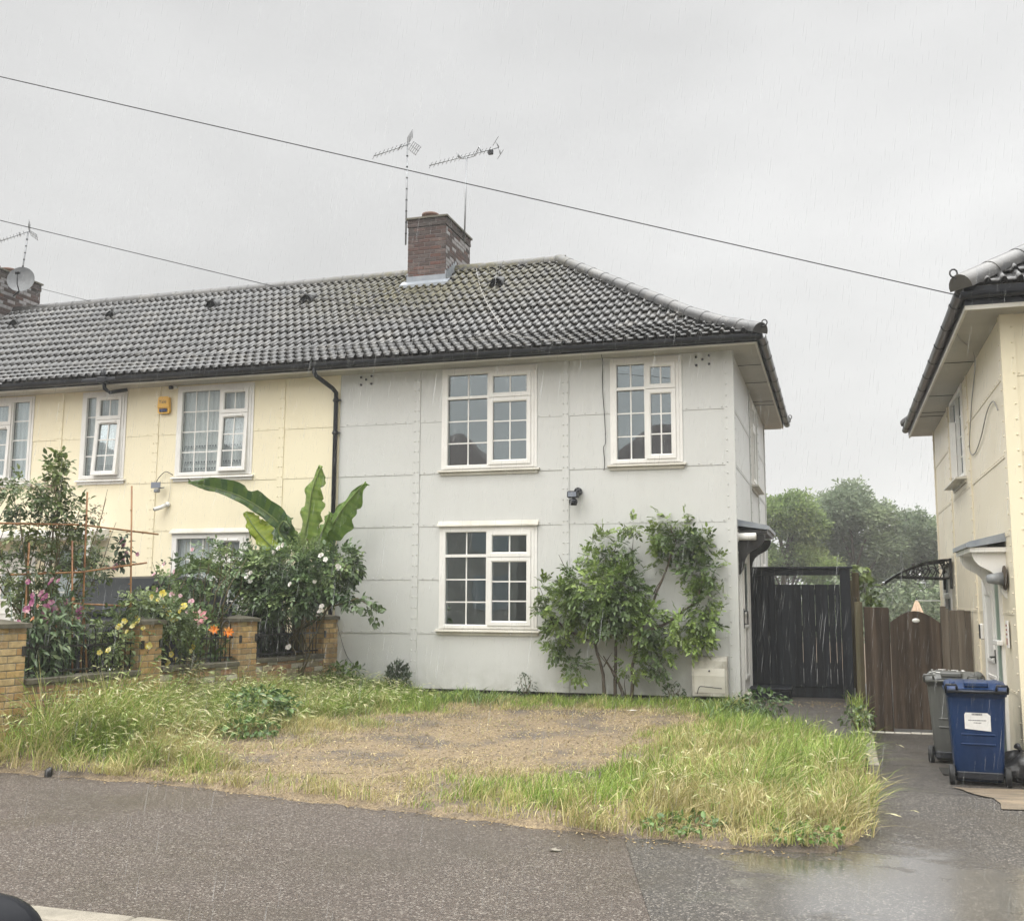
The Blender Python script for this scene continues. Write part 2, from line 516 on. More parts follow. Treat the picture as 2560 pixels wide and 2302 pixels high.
SUN_EL, SUN_AZ = math.radians(42), math.radians(205)     # high, behind the camera, all but lost in cloud
w = bpy.data.worlds.new('World'); sc.world = w; w.use_nodes = True
nt = w.node_tree; nt.nodes.clear()
wo = nd(nt, 'ShaderNodeOutputWorld'); bg = nd(nt, 'ShaderNodeBackground'); bg.inputs['Strength'].default_value = .1
sky = nd(nt, 'ShaderNodeTexSky', sky_type='NISHITA'); sky.sun_disc = False
sky.sun_elevation = SUN_EL; sky.sun_rotation = SUN_AZ; sky.air_density = 1.5; sky.dust_density = 6.
tc = nd(nt, 'ShaderNodeTexCoord'); sx = nd(nt, 'ShaderNodeSeparateXYZ'); nt.links.new(tc.outputs['Generated'], sx.inputs[0])
lay = ramp(nt, sx.outputs[2], [(0., (7.1, 7.1, 6.98)), (.12, (6.8, 6.8, 6.72)), (.56, (5.9, 5.9, 5.86)), (.74, (24, 24, 23.6)), (1., (50, 50, 49.4))])
cn = nd(nt, 'ShaderNodeTexNoise'); cn.inputs['Scale'].default_value = 2.6; cn.inputs['Detail'].default_value = 5.; cn.inputs['Roughness'].default_value = .5
mp = nd(nt, 'ShaderNodeMapping'); mp.inputs['Scale'].default_value = (1, 1, 1.9); nt.links.new(tc.outputs['Generated'], mp.inputs[0]); nt.links.new(mp.outputs[0], cn.inputs['Vector'])
cl = maprange(nt, cn.outputs['Fac'], .32, .68, .9, 1.1)
east = maprange(nt, sx.outputs[0], -.8, .45, .9, 1.16)     # the cloud is thinner to the right
hs = nd(nt, 'ShaderNodeHueSaturation'); nt.links.new(lay, hs.inputs['Color']); nt.links.new(mathn(nt, 'MULTIPLY', cl, east), hs.inputs['Value'])
skc = mixc(nt, sky.outputs[0], hs.outputs[0], .95)
nt.links.new(skc, bg.inputs['Color']); nt.links.new(bg.outputs[0], wo.inputs['Surface'])

sl = bpy.data.lights.new('sun', 'SUN'); sl.energy = 1.5; sl.angle = math.radians(60); sl.color = (1., .97, .92)
so = bpy.data.objects.new('sun', sl); COL.objects.link(so)
sd = Vector((math.sin(SUN_AZ) * math.cos(SUN_EL), math.cos(SUN_AZ) * math.cos(SUN_EL), math.sin(SUN_EL)))
so.rotation_euler = sd.to_track_quat('Z', 'Y').to_euler()
vs = sc.view_settings; vs.view_transform = 'Standard'; vs.look = 'None'; vs.gamma = 1.; vs.use_curve_mapping = False; vs.exposure = .3
sc.cycles.max_bounces = 8; sc.cycles.transparent_max_bounces = 24; sc.cycles.volume_bounces = 1

# ------------------------------------------------------------------ ground
def hl(y):      # lawn / forecourt level
    if y > 0: return -.10
    if y > -6.8: return -.10 + .034 * y
    return -.331 - .021 * (-6.8 - y)
def hp(y):      # right-hand path
    if y < -5.2: return hl(y) - .012
    t = max(0., min(1, (y + 5.2) / 1.2))
    return (hl(-5.2) - .012) * (1 - t) + (-.415) * t
EDGE = [(-17, -6.2), (-6.3, -6.5), (-4.6, -6.55), (-2.95, -6.8), (-1.5, -7.06), (-.18, -7.3), (.77, -7.42), (1.25, -7.3), (1.52, -6.9)]
def edge_y(x):
    return float(np.interp(x, [e[0] for e in EDGE], [e[1] for e in EDGE]))

def tarmac_mat(name, c1, c2, puddle):
    m, nt, b = base_mat(name, c1, .48, .27)
    fine = noise(nt, 55., 3, .8)
    mid = noise(nt, 1.1, 6, .62)
    tc = nd(nt, 'ShaderNodeTexCoord')
    vor = nd(nt, 'ShaderNodeTexVoronoi'); vor.inputs['Scale'].default_value = 95.
    nt.links.new(tc.outputs['Object'], vor.inputs['Vector'])
    c = mixc(nt, c2, c1, maprange(nt, fine, .38, .62))
    sx_ = nd(nt, 'ShaderNodeSeparateColor'); nt.links.new(vor.outputs['Color'], sx_.inputs[0])
    c = mixc(nt, c, (.25, .225, .195), maprange(nt, sx_.outputs[0], .78, .98, 0., .8))
    c = mixc(nt, c, (.03, .027, .024), maprange(nt, sx_.outputs[1], .7, .95, 0., .5))
    c = mixc(nt, c, (.06, .05, .038), maprange(nt, mid, .48, .68, 0., .6))
    nt.links.new(c, b.inputs['Base Color'])
    wet = maprange(nt, noise(nt, .8, 4, .55), .42, .62, 0., 1.)
    rough = mathn(nt, 'SUBTRACT', .55, mathn(nt, 'MULTIPLY', wet, .22))
    bs = nd(nt, 'ShaderNodeBump'); bs.inputs['Distance'].default_value = .008
    nt.links.new(mathn(nt, 'ADD', fine, mathn(nt, 'MULTIPLY', vor.outputs['Distance'], .8)), bs.inputs['Height'])
    bs.inputs['Strength'].default_value = .6
    if puddle:
        cx, cy, rx, ry = puddle
        s = nd(nt, 'ShaderNodeSeparateXYZ'); nt.links.new(tc.outputs['Object'], s.inputs[0])
        ex = mathn(nt, 'POWER', mathn(nt, 'ABSOLUTE', mathn(nt, 'DIVIDE', mathn(nt, 'SUBTRACT', s.outputs[0], cx), rx)), 2.)
        ey = mathn(nt, 'POWER', mathn(nt, 'ABSOLUTE', mathn(nt, 'DIVIDE', mathn(nt, 'SUBTRACT', s.outputs[1], cy), ry)), 2.)
        d = mathn(nt, 'ADD', mathn(nt, 'ADD', ex, ey), maprange(nt, noise(nt, 1.9, 6, .6, stretch=(1, 1.7, 1)), .3, .7, -.75, .75))
        p = maprange(nt, d, 1.15, .55, 0., 1.)
        rough = mathn(nt, 'SUBTRACT', rough, mathn(nt, 'MULTIPLY', p, .34))
        rough = mathn(nt, 'MAXIMUM', rough, .07)
        nt.links.new(p, b.inputs['Coat Weight']); b.inputs['Coat Roughness'].default_value = .2; b.inputs['Coat IOR'].default_value = 2.3
        nt.links.new(mathn(nt, 'SUBTRACT', .6, mathn(nt, 'MULTIPLY', p, .57)), bs.inputs['Strength'])
    nt.links.new(rough, b.inputs['Roughness'])
    nt.links.new(bs.outputs[0], b.inputs['Normal'])
    return m
M['tarmac'] = tarmac_mat('brown grey tarmac', (.11, .088, .073), (.04, .031, .026), None)
M['tarmac_new'] = tarmac_mat('wet grey tarmac', (.082, .075, .067), (.036, .032, .029), (1.55, -8.1, 1.0, 1.2))
M['road'] = tarmac_mat('road tarmac', (.12, .12, .12), (.07, .07, .07), None)
M['earth'] = varied('earth', (.09, .065, .045), (.15, .115, .08), 3., .9, .2, bumpk=.6)

def soil_mat():
    m, nt, b = base_mat('trodden earth with chippings', (.2, .15, .1), .8, .25)
    a = noise(nt, 34., 5, .7); l = noise(nt, 1.6, 5, .6); tc = nd(nt, 'ShaderNodeTexCoord')
    vor = nd(nt, 'ShaderNodeTexVoronoi'); vor.inputs['Scale'].default_value = 48.; vor.inputs['Randomness'].default_value = 1.
    nt.links.new(tc.outputs['Object'], vor.inputs['Vector'])
    c = ramp(nt, a, [(.3, (.095, .073, .048)), (.5, (.21, .16, .1)), (.72, (.34, .265, .16))])
    c = mixc(nt, c, vor.outputs['Color'], .0)
    c = mixc(nt, c, (.42, .32, .2), maprange(nt, vor.outputs['Distance'], .28, .1, 0., .5))
    c = mixc(nt, c, (.1, .085, .075), maprange(nt, l, .48, .62, 0., .85))
    nt.links.new(c, b.inputs['Base Color'])
    bump(nt, b, mathn(nt, 'ADD', a, vor.outputs['Distance']), .9, .012)
    return m
M['soil'] = soil_mat()

def sheet(name, xs, ys, zf, mat, mask=None, lift=0.):
    mb = MB()
    idx = {}
    for i, x in enumerate(xs):
        for j, y in enumerate(ys):
            yy = y(x) if callable(y) else y
            idx[i, j] = len(mb.v); mb.v.append((x, yy, zf(x, yy) + lift))
    for i in range(len(xs) - 1):
        for j in range(len(ys) - 1):
            a = mb.v[idx[i, j]]; c = mb.v[idx[i + 1, j + 1]]
            if mask and not mask((a[0] + c[0]) / 2, (a[1] + c[1]) / 2): continue
            mb.f.append([idx[i, j], idx[i + 1, j], idx[i + 1, j + 1], idx[i, j + 1]]); mb.mi.append(0); mb.c.append(None); mb.sm.append(True)
    o = mb.build(name, mat)
    return tag(o, kind='structure')

g = MB(); g.grid([[(x, y, -.62) for y in np.linspace(-60, 110, 11)] for x in np.linspace(-70, 70, 11)])
tag(g.build('ground', M['earth']), kind='structure')
XJ = lambda y: -.19 + (-7.2 - y) * .28      # joint between the two tarmacs
def pav_x(t, y, right):
    j = XJ(y)
    return j + t * (9. - j) if right else -17. + t * (j + 17.)
for nm, right, mt in (('pavement', False, M['tarmac']), ('driveway', True, M['tarmac_new'])):
    mb = MB(); ys = np.linspace(-9.74, -5.2, 16)
    P = [[(pav_x(t, y, right), y, hl(y) - .012 + (.004 if right else 0) + .006 * float(vnoise(pav_x(t, y, right), y, 3, .7))) for y in ys] for t in np.linspace(0, 1, 30)]
    mb.grid(P); tag(mb.build(nm, mt), kind='structure')
sheet('path', np.linspace(1.58, 9, 20), np.linspace(-5.2, 9, 24), lambda x, y: hp(y), M['tarmac_new'])
sheet('side_path', np.linspace(-.3, 1.58, 8), np.linspace(-3.4, 9, 20), lambda x, y: hl(y) - .03, M['tarmac_new'])
mb = MB()
mb.grid([[(x, y, -.5) for y in (-22., -16., -9.95)] for x in np.linspace(-40, 40, 9)]); tag(mb.build('road', M['road']), kind='structure')
mb = MB()
x = -17.
while x < 9:
    L = random.uniform(.82, .92)
    mb.cbox(x, x + L - .008, -9.95, -9.745, -.6, -.388 + random.uniform(-.004, .004), .012); x += L
tag(mb.build('kerb', M['concrete']), kind='structure')
mb = MB()      # little concrete edge that holds up the higher side path
ys = np.linspace(-3.9, 1.8, 12)
for a, b in zip(ys[:-1], ys[1:]):
    mb.cbox(1.56, 1.66, a, b - .006, -.6, hl(a) - .005 + random.uniform(-.01, .01), .012)
tag(mb.build('path_edging', M['concrete']), kind='structure')
mb = MB(); mb.grid([[(x, y, -.06 + .05 * float(vnoise(x, y, 5, 1.3))) for y in np.linspace(-5.95, -.02, 12)] for x in np.linspace(-18, -6.95, 20)] + [[(-6.05 + .12 * (y + .15) - .14, y, -.05) for y in np.linspace(-5.95, -.02, 12)]])
tag(mb.build('garden_soil', M['earth']), kind='structure')

LX = np.concatenate([np.linspace(-6.85, 1.5, 110)])
def lawn_right(y):
    return float(np.interp(y, [-7.3, -6.9, -6.0, -4.5, -3.3, -2.6, -1.8, -1., .1], [1.3, 1.52, 1.53, 1.5, 1.35, .95, .5, .22, .02]))
def mound(x, y):
    def s_(a, b, v):
        t = min(1., max(0., (v - a) / (b - a))); return t * t * (3 - 2 * t)
    return .1 * s_(-4.7, -6.3, x) * s_(-6.45, -5.5, y)
def lawn_z(x, y):
    return hl(y) + mound(x, y) + .015 + .035 * float(vnoise(x, y, 2, 1.1)) + .012 * float(vnoise(x, y, 9, 4.))
mb = MB(); NY = 64
P = []
for t in np.linspace(0, 1, 100):
    row = []
    for s in np.linspace(0, 1, NY):
        x0 = -6.85 + t * 8.2
        y = edge_y(x0) * (1 - s) + .03 * s
        xl = -6.05 + .12 * (y + .15) - .25 - 2.4 * max(0., min(1., (-5.9 - y) / .3)); x = xl + t * (lawn_right(y) - xl)
        y = (edge_y(x) + .03 * math.sin(x * 9) + .02 * math.sin(x * 23)) * (1 - s) + .03 * s
        z = lawn_z(x, y)
        e = min(t * 8, (1 - t) * 8, s * 6.8)
        z -= .06 * max(0, 1 - min((1 - t) * 8, s * 6.8) / .15)
        row.append((x, y, z))
    P.append(row)
mb.grid(P); tag(mb.build('lawn', M['soil']), kind='structure')

# ------------------------------------------------------------------ house pieces
def rivet(mb, x, z, yf, r=.011, mi=0):
    mb.lathe([(r, .002), (r * .8, -r * .55), (r * .3, -r * .8)], (x, yf, z), 'y', 6, mi)

class Wall:
    """sheet-clad wall in its own (u, w, z) frame: u along the wall, w outwards"""
    def __init__(s, ox, oy, ux, uy, wx, wy, oz=0.):
        s.o = (ox, oy, oz); s.u = (ux, uy); s.w = (wx, wy)
    def P(s, u, w, z):
        return (s.o[0] + s.u[0] * u + s.w[0] * w, s.o[1] + s.u[1] * u + s.w[1] * w, s.o[2] + z)
    def tr(s, mb):
        """convert a builder whose coordinates are (u, w, z) into world coordinates"""
        mb.v = [s.P(*p) for p in mb.v]
        det = s.u[0] * s.w[1] - s.u[1] * s.w[0]
        if det < 0:
            mb.f = [f[::-1] for f in mb.f]
        return mb

def clad_wall(W, parent, mat, u0, u1, ztop, strips, holes, ends=(), rows=.8, name='wall', zbot=0.):
    mb = MB()
    us = sorted(set([u0, u1] + [s for a in strips for s in (a - .05, a + .05)]))
    bays = []
    edges = sorted([u0] + strips + [u1])
    for a, b in zip(edges[:-1], edges[1:]):
        bays.append((a, b))
    zr = [zbot]
    while zr[-1] < ztop - .2: zr.append(round(zr[-1] + rows, 4))
    zr[-1] = ztop if zr[-1] > ztop or ztop - zr[-1] < .1 else zr[-1]
    if zr[-1] < ztop: zr.append(ztop)
    G = .0015
    def yo(z, za): return .005 + .007 * max(0., 1 - (z - za) / rows)
    # backing with real openings
    cu = sorted(set([u0, u1] + [h[i] for h in holes for i in (0, 1)])); cz = sorted(set([zbot, ztop] + [h[i] for h in holes for i in (2, 3)]))
    for a, b in zip(cu[:-1], cu[1:]):
        for c, d in zip(cz[:-1], cz[1:]):
            m, n = (a + b) / 2, (c + d) / 2
            if any(h[0] < m < h[1] and h[2] < n < h[3] for h in holes): continue
            mb.add([(a, -.004, c), (b, -.004, c), (b, -.004, d), (a, -.004, d)], [(0, 1, 2, 3)], 1)
    for a, b in bays:
        for k in range(len(zr) - 1):
            za, zb = zr[k], zr[k + 1]
            A, B, C, D = a + G, b - G, za + G, zb + G * .2
            xs = sorted(set([A, B] + [min(max(h[i], A), B) for h in holes for i in (0, 1)]))
            zs = sorted(set([C, D] + [min(max(h[i], C), D) for h in holes for i in (2, 3)]))
            jit = random.uniform(-.0015, .0015)
            for p, q in zip(xs[:-1], xs[1:]):
                for r, s_ in zip(zs[:-1], zs[1:]):
                    m, n = (p + q) / 2, (r + s_) / 2
                    if any(h[0] < m < h[1] and h[2] < n < h[3] for h in holes): continue
                    y0, y1 = yo(r, za) + jit, yo(s_, za) + jit
                    v = [(p, y0, r), (q, y0, r), (q, y1, s_), (p, y1, s_), (p, -.003, r), (q, -.003, r), (q, -.003, s_), (p, -.003, s_)]
                    mb.add(v, [(0, 1, 2, 3), (4, 5, 1, 0), (3, 2, 6, 7), (1, 5, 6, 2), (4, 0, 3, 7)], 0)
            # rivets along the lap
            if za > zbot - .01:
                u = a + .13
                while u < b - .1:
                    zz = za + .028
                    if not any(h[0] - .06 < u < h[1] + .06 and h[2] - .06 < zz < h[3] + .06 for h in holes):
                        mb.lathe([(.0105, .001), (.0085, .006), (.004, .008)], (u, yo(zz, za), zz), 'y', 6, 0)
                    u += .165
    for s_ in strips:
        mb.box(s_ - .052, s_ + .052, -.003, .024, zbot, ztop - .002, 0)
        z = zbot + .08
        while z < ztop - .05:
            for du in (-.03, .03):
                mb.lathe([(.0115, 0), (.009, .0075), (.004, .0105)], (s_ + du, .024, z), 'y', 6, 0)
            z += .158
    for (a, b, side) in ends:
        mb.box(a, b, -.003, .026, zbot - .02, ztop - .002, 0)
        z = zbot + .08; uu = a + .03 if side < 0 else b - .03
        while z < ztop - .05:
            mb.lathe([(.0115, 0), (.009, .0075), (.004, .0105)], (uu, .026, z), 'y', 6, 0); z += .158
    W.tr(mb)
    return mb.build(name, [mat, M['seam']], parent)

def frame_ring(mb, u0, u1, z0, z1, w, y0, y1, mi=0, bev=.006):
    """mitred profile ring (outer rect u0..z1, face width w, from y0 to y1, bevelled inner lip)"""
    O = [(u0, z0), (u1, z0), (u1, z1), (u0, z1)]
    I = [(u0 + w, z0 + w), (u1 - w, z0 + w), (u1 - w, z1 - w), (u0 + w, z1 - w)]
    I2 = [(u0 + w - bev * 1.6, z0 + w - bev * 1.6), (u1 - w + bev * 1.6, z0 + w - bev * 1.6), (u1 - w + bev * 1.6, z1 - w + bev * 1.6), (u0 + w - bev * 1.6, z1 - w + bev * 1.6)]
    v = [(p[0], y0, p[1]) for p in O] + [(p[0], y1, p[1]) for p in O] + [(p[0], y1, p[1]) for p in I2] + [(p[0], y1 - bev, p[1]) for p in I] + [(p[0], y0, p[1]) for p in I]
    f = []
    for i in range(4):
        j = (i + 1) % 4
        for k in range(4):
            f.append((k * 4 + i, k * 4 + j, (k + 1) * 4 + j, (k + 1) * 4 + i))
        f.append((16 + i, 16 + j, j, i))
    mb.add(v, f, mi)

def bars(mb, u0, u1, z0, z1, cols, rows, y, bw=.019):
    for i in range(1, cols):
        u = u0 + (u1 - u0) * i / cols
        mb.box(u - bw / 2, u + bw / 2, y, y + .008, z0, z1)
    for i in range(1, rows):
        z = z0 + (z1 - z0) * i / rows
        mb.box(u0, u1, y - .001, y + .0068, z - bw / 2, z + bw / 2)

def window(W, house, u0, u1, z0, z1, layout, hood=False, vents=False, net=False, open_=0., side_open=0., sill_out=.07, depth=.9, mats='white', mirror=False):
    """layout: list of (fu0, fu1, fz0, fz1, kind, cols, rows); kind 'fix' or 'sash'"""
    wm = M[mats]
    mb = MB()
    fo = .028                                   # frame stands this far off the cladding
    frame_ring(mb, u0 - .045, u1 + .045, z0 - .01, z1 + .04, .05, -.02, fo - .004, 0, .004)   # outer trim
    frame_ring(mb, u0, u1, z0, z1, .052, -.075, fo + .006)
    W.tr(mb); win = mb.build('window', wm, house)
    iu0, iu1, iz0, iz1 = u0 + .05, u1 - .05, z0 + .05, z1 - .05
    U = lambda t: iu0 + (iu1 - iu0) * t
    Z = lambda t: iz0 + (iz1 - iz0) * t
    gl = MB(); bar = MB(); gk = MB()
    for k, (a, b, c, d, kind, nc, nr) in enumerate(layout):
        A, B, C, D = U(a), U(b), Z(c), Z(d)
        m = .02
        if kind == 'fix':
            if a > 0: A += m
            if b < 1: B -= m
            if c > 0: C += m
            if d < 1: D -= m
            gl.box(A, B, -.03, -.024, C, D); bars(bar, A, B, C, D, nc, nr, -.024)
            frame_ring(gk, A, B, C, D, .008, -.03, -.0205, 0, .001)
        else:
            sa = MB(); g2 = MB(); k2 = MB()
            y0, y1 = -.03, fo + .022
            a_, b_, c_, d_ = A - .004 + (m * .6 if a > 0 else 0), B + .004 - (m * .6 if b < 1 else 0), C - .004 + (m * .5 if c > 0 else 0), D + .004 - (m * .5 if d < 1 else 0)
            frame_ring(sa, a_, b_, c_, d_, .066, y0, y1, 0, .01)
            g2.box(a_ + .06, b_ - .06, .006, .012, c_ + .06, d_ - .06)
            frame_ring(k2, a_ + .06, b_ - .06, c_ + .06, d_ - .06, .01, .006, .0165, 0, .001)
            bars(sa, a_ + .066, b_ - .066, c_ + .066, d_ - .066, nc, nr, .012)
            if vents:
                sa.cbox(a_ + .09, b_ - .09, y1, y1 + .016, d_ - .05, d_ - .018, .004)
            ang = open_ if (open_ and nr > 1) else 0.
            if ang:                                # top-hung: swings out at the foot
                ca, sn = math.cos(ang), math.sin(ang)
                for q in (sa, g2, k2):
                    q.v = [(p[0], y1 - .02 + (p[1] - y1 + .02) * ca + (d_ - p[2]) * sn, d_ - (d_ - p[2]) * ca + (p[1] - y1 + .02) * sn) for p in q.v]
            if side_open and nr > 1:              # side-hung, hinged at its u1 edge
                ca, sn = math.cos(side_open), math.sin(side_open)
                for q in (sa, g2, k2):
                    q.v = [(b_ - (b_ - p[0]) * ca + (p[1] - y1 + .02) * sn, y1 - .02 + (b_ - p[0]) * sn + (p[1] - y1 + .02) * ca, p[2]) for p in q.v]
            W.tr(sa); W.tr(g2); W.tr(k2)
            sh = sa.build('casement', wm, win)
            g2.build('pane', M['glass' if not net else 'dim_glass'], win)
            k2.build('gasket', M['sealant'], win)
    # mullion and transoms between lights
    mu = MB()
    vs_ = sorted({round(l[1], 3) for l in layout if l[1] < 1})
    for t in vs_:
        mu.box(U(t) - .021, U(t) + .021, -.07, fo + .002, iz0, iz1)
    for l in layout:
        if l[2] > 0:
            mu.box(U(l[0]) + (.021 if l[0] > 0 else 0), U(l[1]) - (.021 if l[1] < 1 else 0), -.07, fo + .0005, Z(l[2]) - .021, Z(l[2]) + .021)
    W.tr(mu); mu.build('mullion', wm, win)
    if gl.v:
        W.tr(gl); gl.build('pane', M['glass' if not net else 'dim_glass'], win)
        W.tr(bar); bar.build('glazing_bar', wm, win)
        W.tr(gk); gk.build('gasket', M['sealant'], win)
    si = MB()
    si.prism([(-.02, z0 - .012), (sill_out, z0 - .03), (sill_out + .004, z0 - .052), (-.02, z0 - .056)], 'x', u0 - .09, u1 + .09)
    si.box(u0 - .06, u1 + .06, -.004, .03, z0 - .1, z0 - .057)
    W.tr(si); si.build('sill', M['old_white'] if mats == 'white' and not vents else wm, win)
    if hood:
        ho = MB()
        ho.prism([(-.004, z1 + .12), (.02, z1 + .115), (.075, z1 + .055), (.078, z1 + .035), (-.004, z1 + .05)], 'x', u0 - .07, u1 + .07)
        W.tr(ho); ho.build('hood', M['old_white'], win)
    # the room behind
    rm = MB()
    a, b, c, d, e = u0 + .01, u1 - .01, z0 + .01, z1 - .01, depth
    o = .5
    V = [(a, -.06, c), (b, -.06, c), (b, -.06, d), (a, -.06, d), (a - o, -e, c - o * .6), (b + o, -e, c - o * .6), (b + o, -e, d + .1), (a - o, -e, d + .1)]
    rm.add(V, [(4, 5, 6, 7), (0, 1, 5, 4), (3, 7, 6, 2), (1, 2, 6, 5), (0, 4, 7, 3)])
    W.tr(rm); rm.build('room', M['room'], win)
    if net:
        ct = MB(); n = 70
        P = []
        for i in range(n + 1):
            t = i / n; u = a + .01 + (b - a - .02) * t
            P.append([(u, -.1 + .014 * math.sin(t * 62 + math.sin(t * 17) * 2) + .008 * math.sin(t * 131 + 3 * zz), c + .02 + (d - c - .03) * zz) for zz in (0, .35, .7, 1)])
        ct.grid(P)
        # lace bands: rows of small motifs stitched on the net
        if net > 1:
            for zz, h in ((.06, .05), (.135, .05), (.32, .05)):
                for i in range(26):
                    t = (i + .5) / 26; u = a + (b - a) * t; zc = c + (d - c) * zz
                    hw = (b - a) / 26 * .34
                    ct.lathe([(hw, 0), (hw * .4, .003)], (u, -.079, zc + h * .5), 'y', 6, 1)
                    ct.box(u - hw * 1.4, u + hw * 1.4, -.081, -.079, zc - .012, zc - .004, 1)
        W.tr(ct); ct.build('net_curtain', [M['net'], M['lace']], win)
    return win

def profile_z(d, zt, D, rise, kick=.8, kp=.5):
    if d <= kick: return zt + d * kp
    return zt + kick * kp + (d - kick) * (rise - kick * kp) / (D - kick)

def tile_slope(mb, O, u, v, L, D, cutL, cutR, zt, rise, gauge=.305, pitch=.15, s0=0., s1=None, phase=0., kp=.5):
    """rolled concrete tiles laid in courses; O eave start, u along, v inwards; 45 degree hips where cut"""
    fr = [0., .5, .57, .67, .78, .89, .97]
    hh = [0., 0., .024, .043, .047, .034, .006]
    s1 = L if s1 is None else s1
    slopelen = math.hypot(D, rise); nC = max(2, round(slopelen / gauge)); dstep = D / nC
    # columns
    ss = []; hs = []
    k0 = math.floor(s0 / pitch)
    k = k0
    while k * pitch < s1 + pitch:
        for f, h in zip(fr, hh):
            s = (k + f) * pitch + phase
            if s0 <= s <= s1: ss.append(s); hs.append(h)
        k += 1
    ss = [s0] + ss + [s1]; hs = [0.] + hs + [0.]
    n = len(ss)
    for c in range(nC):
        d0 = c * dstep - (.0 if c else .0); d1 = (c + 1) * dstep + .012
        d1 = min(d1, D)
        jit = random.uniform(-.002, .002)
        rows = []
        for (d, off) in ((d0 + .05, -.012), (d0, .04), ((d0 + d1) / 2, .024), (d1, .006)):
            row = []
            for s, h in zip(ss, hs):
                lo = d if cutL else -1e9; hi = L - d if cutR else 1e9
                q = min(max(s, lo), hi)
                hh_ = h if (lo < s < hi) else 0.
                if off < 0: hh_ *= .55
                z = profile_z(d, zt, D, rise, kp=kp) + off + hh_ + jit + .003 * math.sin(int(s / .3) * 12.9 + c * 7.7)
                row.append((O[0] + u[0] * q + v[0] * d, O[1] + u[1] * q + v[1] * d, z))
            rows.append(row)
        base = len(mb.v)
        for r in rows: mb.v.extend(r)
        for a in range(3):
            for i in range(n - 1):
                p, q = rows[a][i], rows[a][i + 1]
                if abs(p[0] - q[0]) + abs(p[1] - q[1]) < 1e-6 and abs(rows[a + 1][i][0] - rows[a + 1][i + 1][0]) + abs(rows[a + 1][i][1] - rows[a + 1][i + 1][1]) < 1e-6: continue
                mb.f.append([base + a * n + i, base + a * n + i + 1, base + (a + 1) * n + i + 1, base + (a + 1) * n + i])
                mb.mi.append(0); mb.c.append(None); mb.sm.append(a > 0)
    return mb

def cap_line(mb, pts, r=.125, step=.4, sag=.0):
    """half-round ridge or hip tiles lapped along a polyline"""
    pts = [Vector(p) for p in pts]
    seg = []
    for a, b in zip(pts[:-1], pts[1:]):
        n = max(1, round((b - a).length / step))
        for i in range(n): seg.append((a.lerp(b, i / n), a.lerp(b, (i + 1) / n)))
    for a, b in seg:
        t = (b - a).normalized(); s = t.cross(Vector((0, 0, 1))).normalized(); w_ = s.cross(t)
        e = t * .035
        rings = []
        for (p, rr) in ((a - e, r + .003), (a - e * .7, r + .005), (a + e * 1.2, r + .004), (b, r - .003)):
            rings.append([p + s * (math.cos(th) * rr) + w_ * (math.sin(th) * rr - .045) for th in np.linspace(-.15, PI + .15, 11)])
        mb.grid(rings)
        mb.add(rings[0], [tuple(range(len(rings[0])))])
    return mb

def gutter_run(mb, a, b, out, r=.062, br=.9):
    """half-round gutter from a to b with outlet side 'out' (2-D), brackets and union joints"""
    a, b = Vector(a), Vector(b); t = (b - a).normalized(); o = Vector((out[0], out[1], 0)); zz = Vector((0, 0, 1))
    def ring(p, rr):
        return [p + o * (math.cos(th) * rr) + zz * (math.sin(th) * rr) for th in np.linspace(PI, 2 * PI, 9)] + [p + o * (math.cos(th) * (rr - .006)) + zz * (math.sin(th) * (rr - .006)) for th in np.linspace(2 * PI, PI, 9)]
    def sweep(p, q, rr):
        R1, R2 = ring(p, rr), ring(q, rr); n = len(R1)
        mb.add(R1 + R2, [(i, (i + 1) % n, n + (i + 1) % n, n + i) for i in range(n)] + [tuple(range(n - 1, -1, -1)), tuple(range(n, 2 * n))], 0)
    sweep(a, b, r)
    L = (b - a).length; n = int(L / br)
    for i in range(n + 1):
        p = a + t * (L * (i + .5) / (n + 1))
        w_ = .018 if i % 3 else .05
        sweep(p - t * w_, p + t * w_, r + .007)
    return mb

def scroll(mb, p, d, s=1.):
    p = Vector(p); d = Vector(d).normalized()
    pts = [p, p + d * .03 * s + Vector((0, 0, .0))]
    for k in range(9):
        th = -PI * .5 + k * PI * .22
        pts.append(p + d * (.045 + .032 * math.cos(th)) * s + Vector((0, 0, .045 + .036 * math.sin(th) )) * s)
    mb.tube(pts, .008 * s, 5)

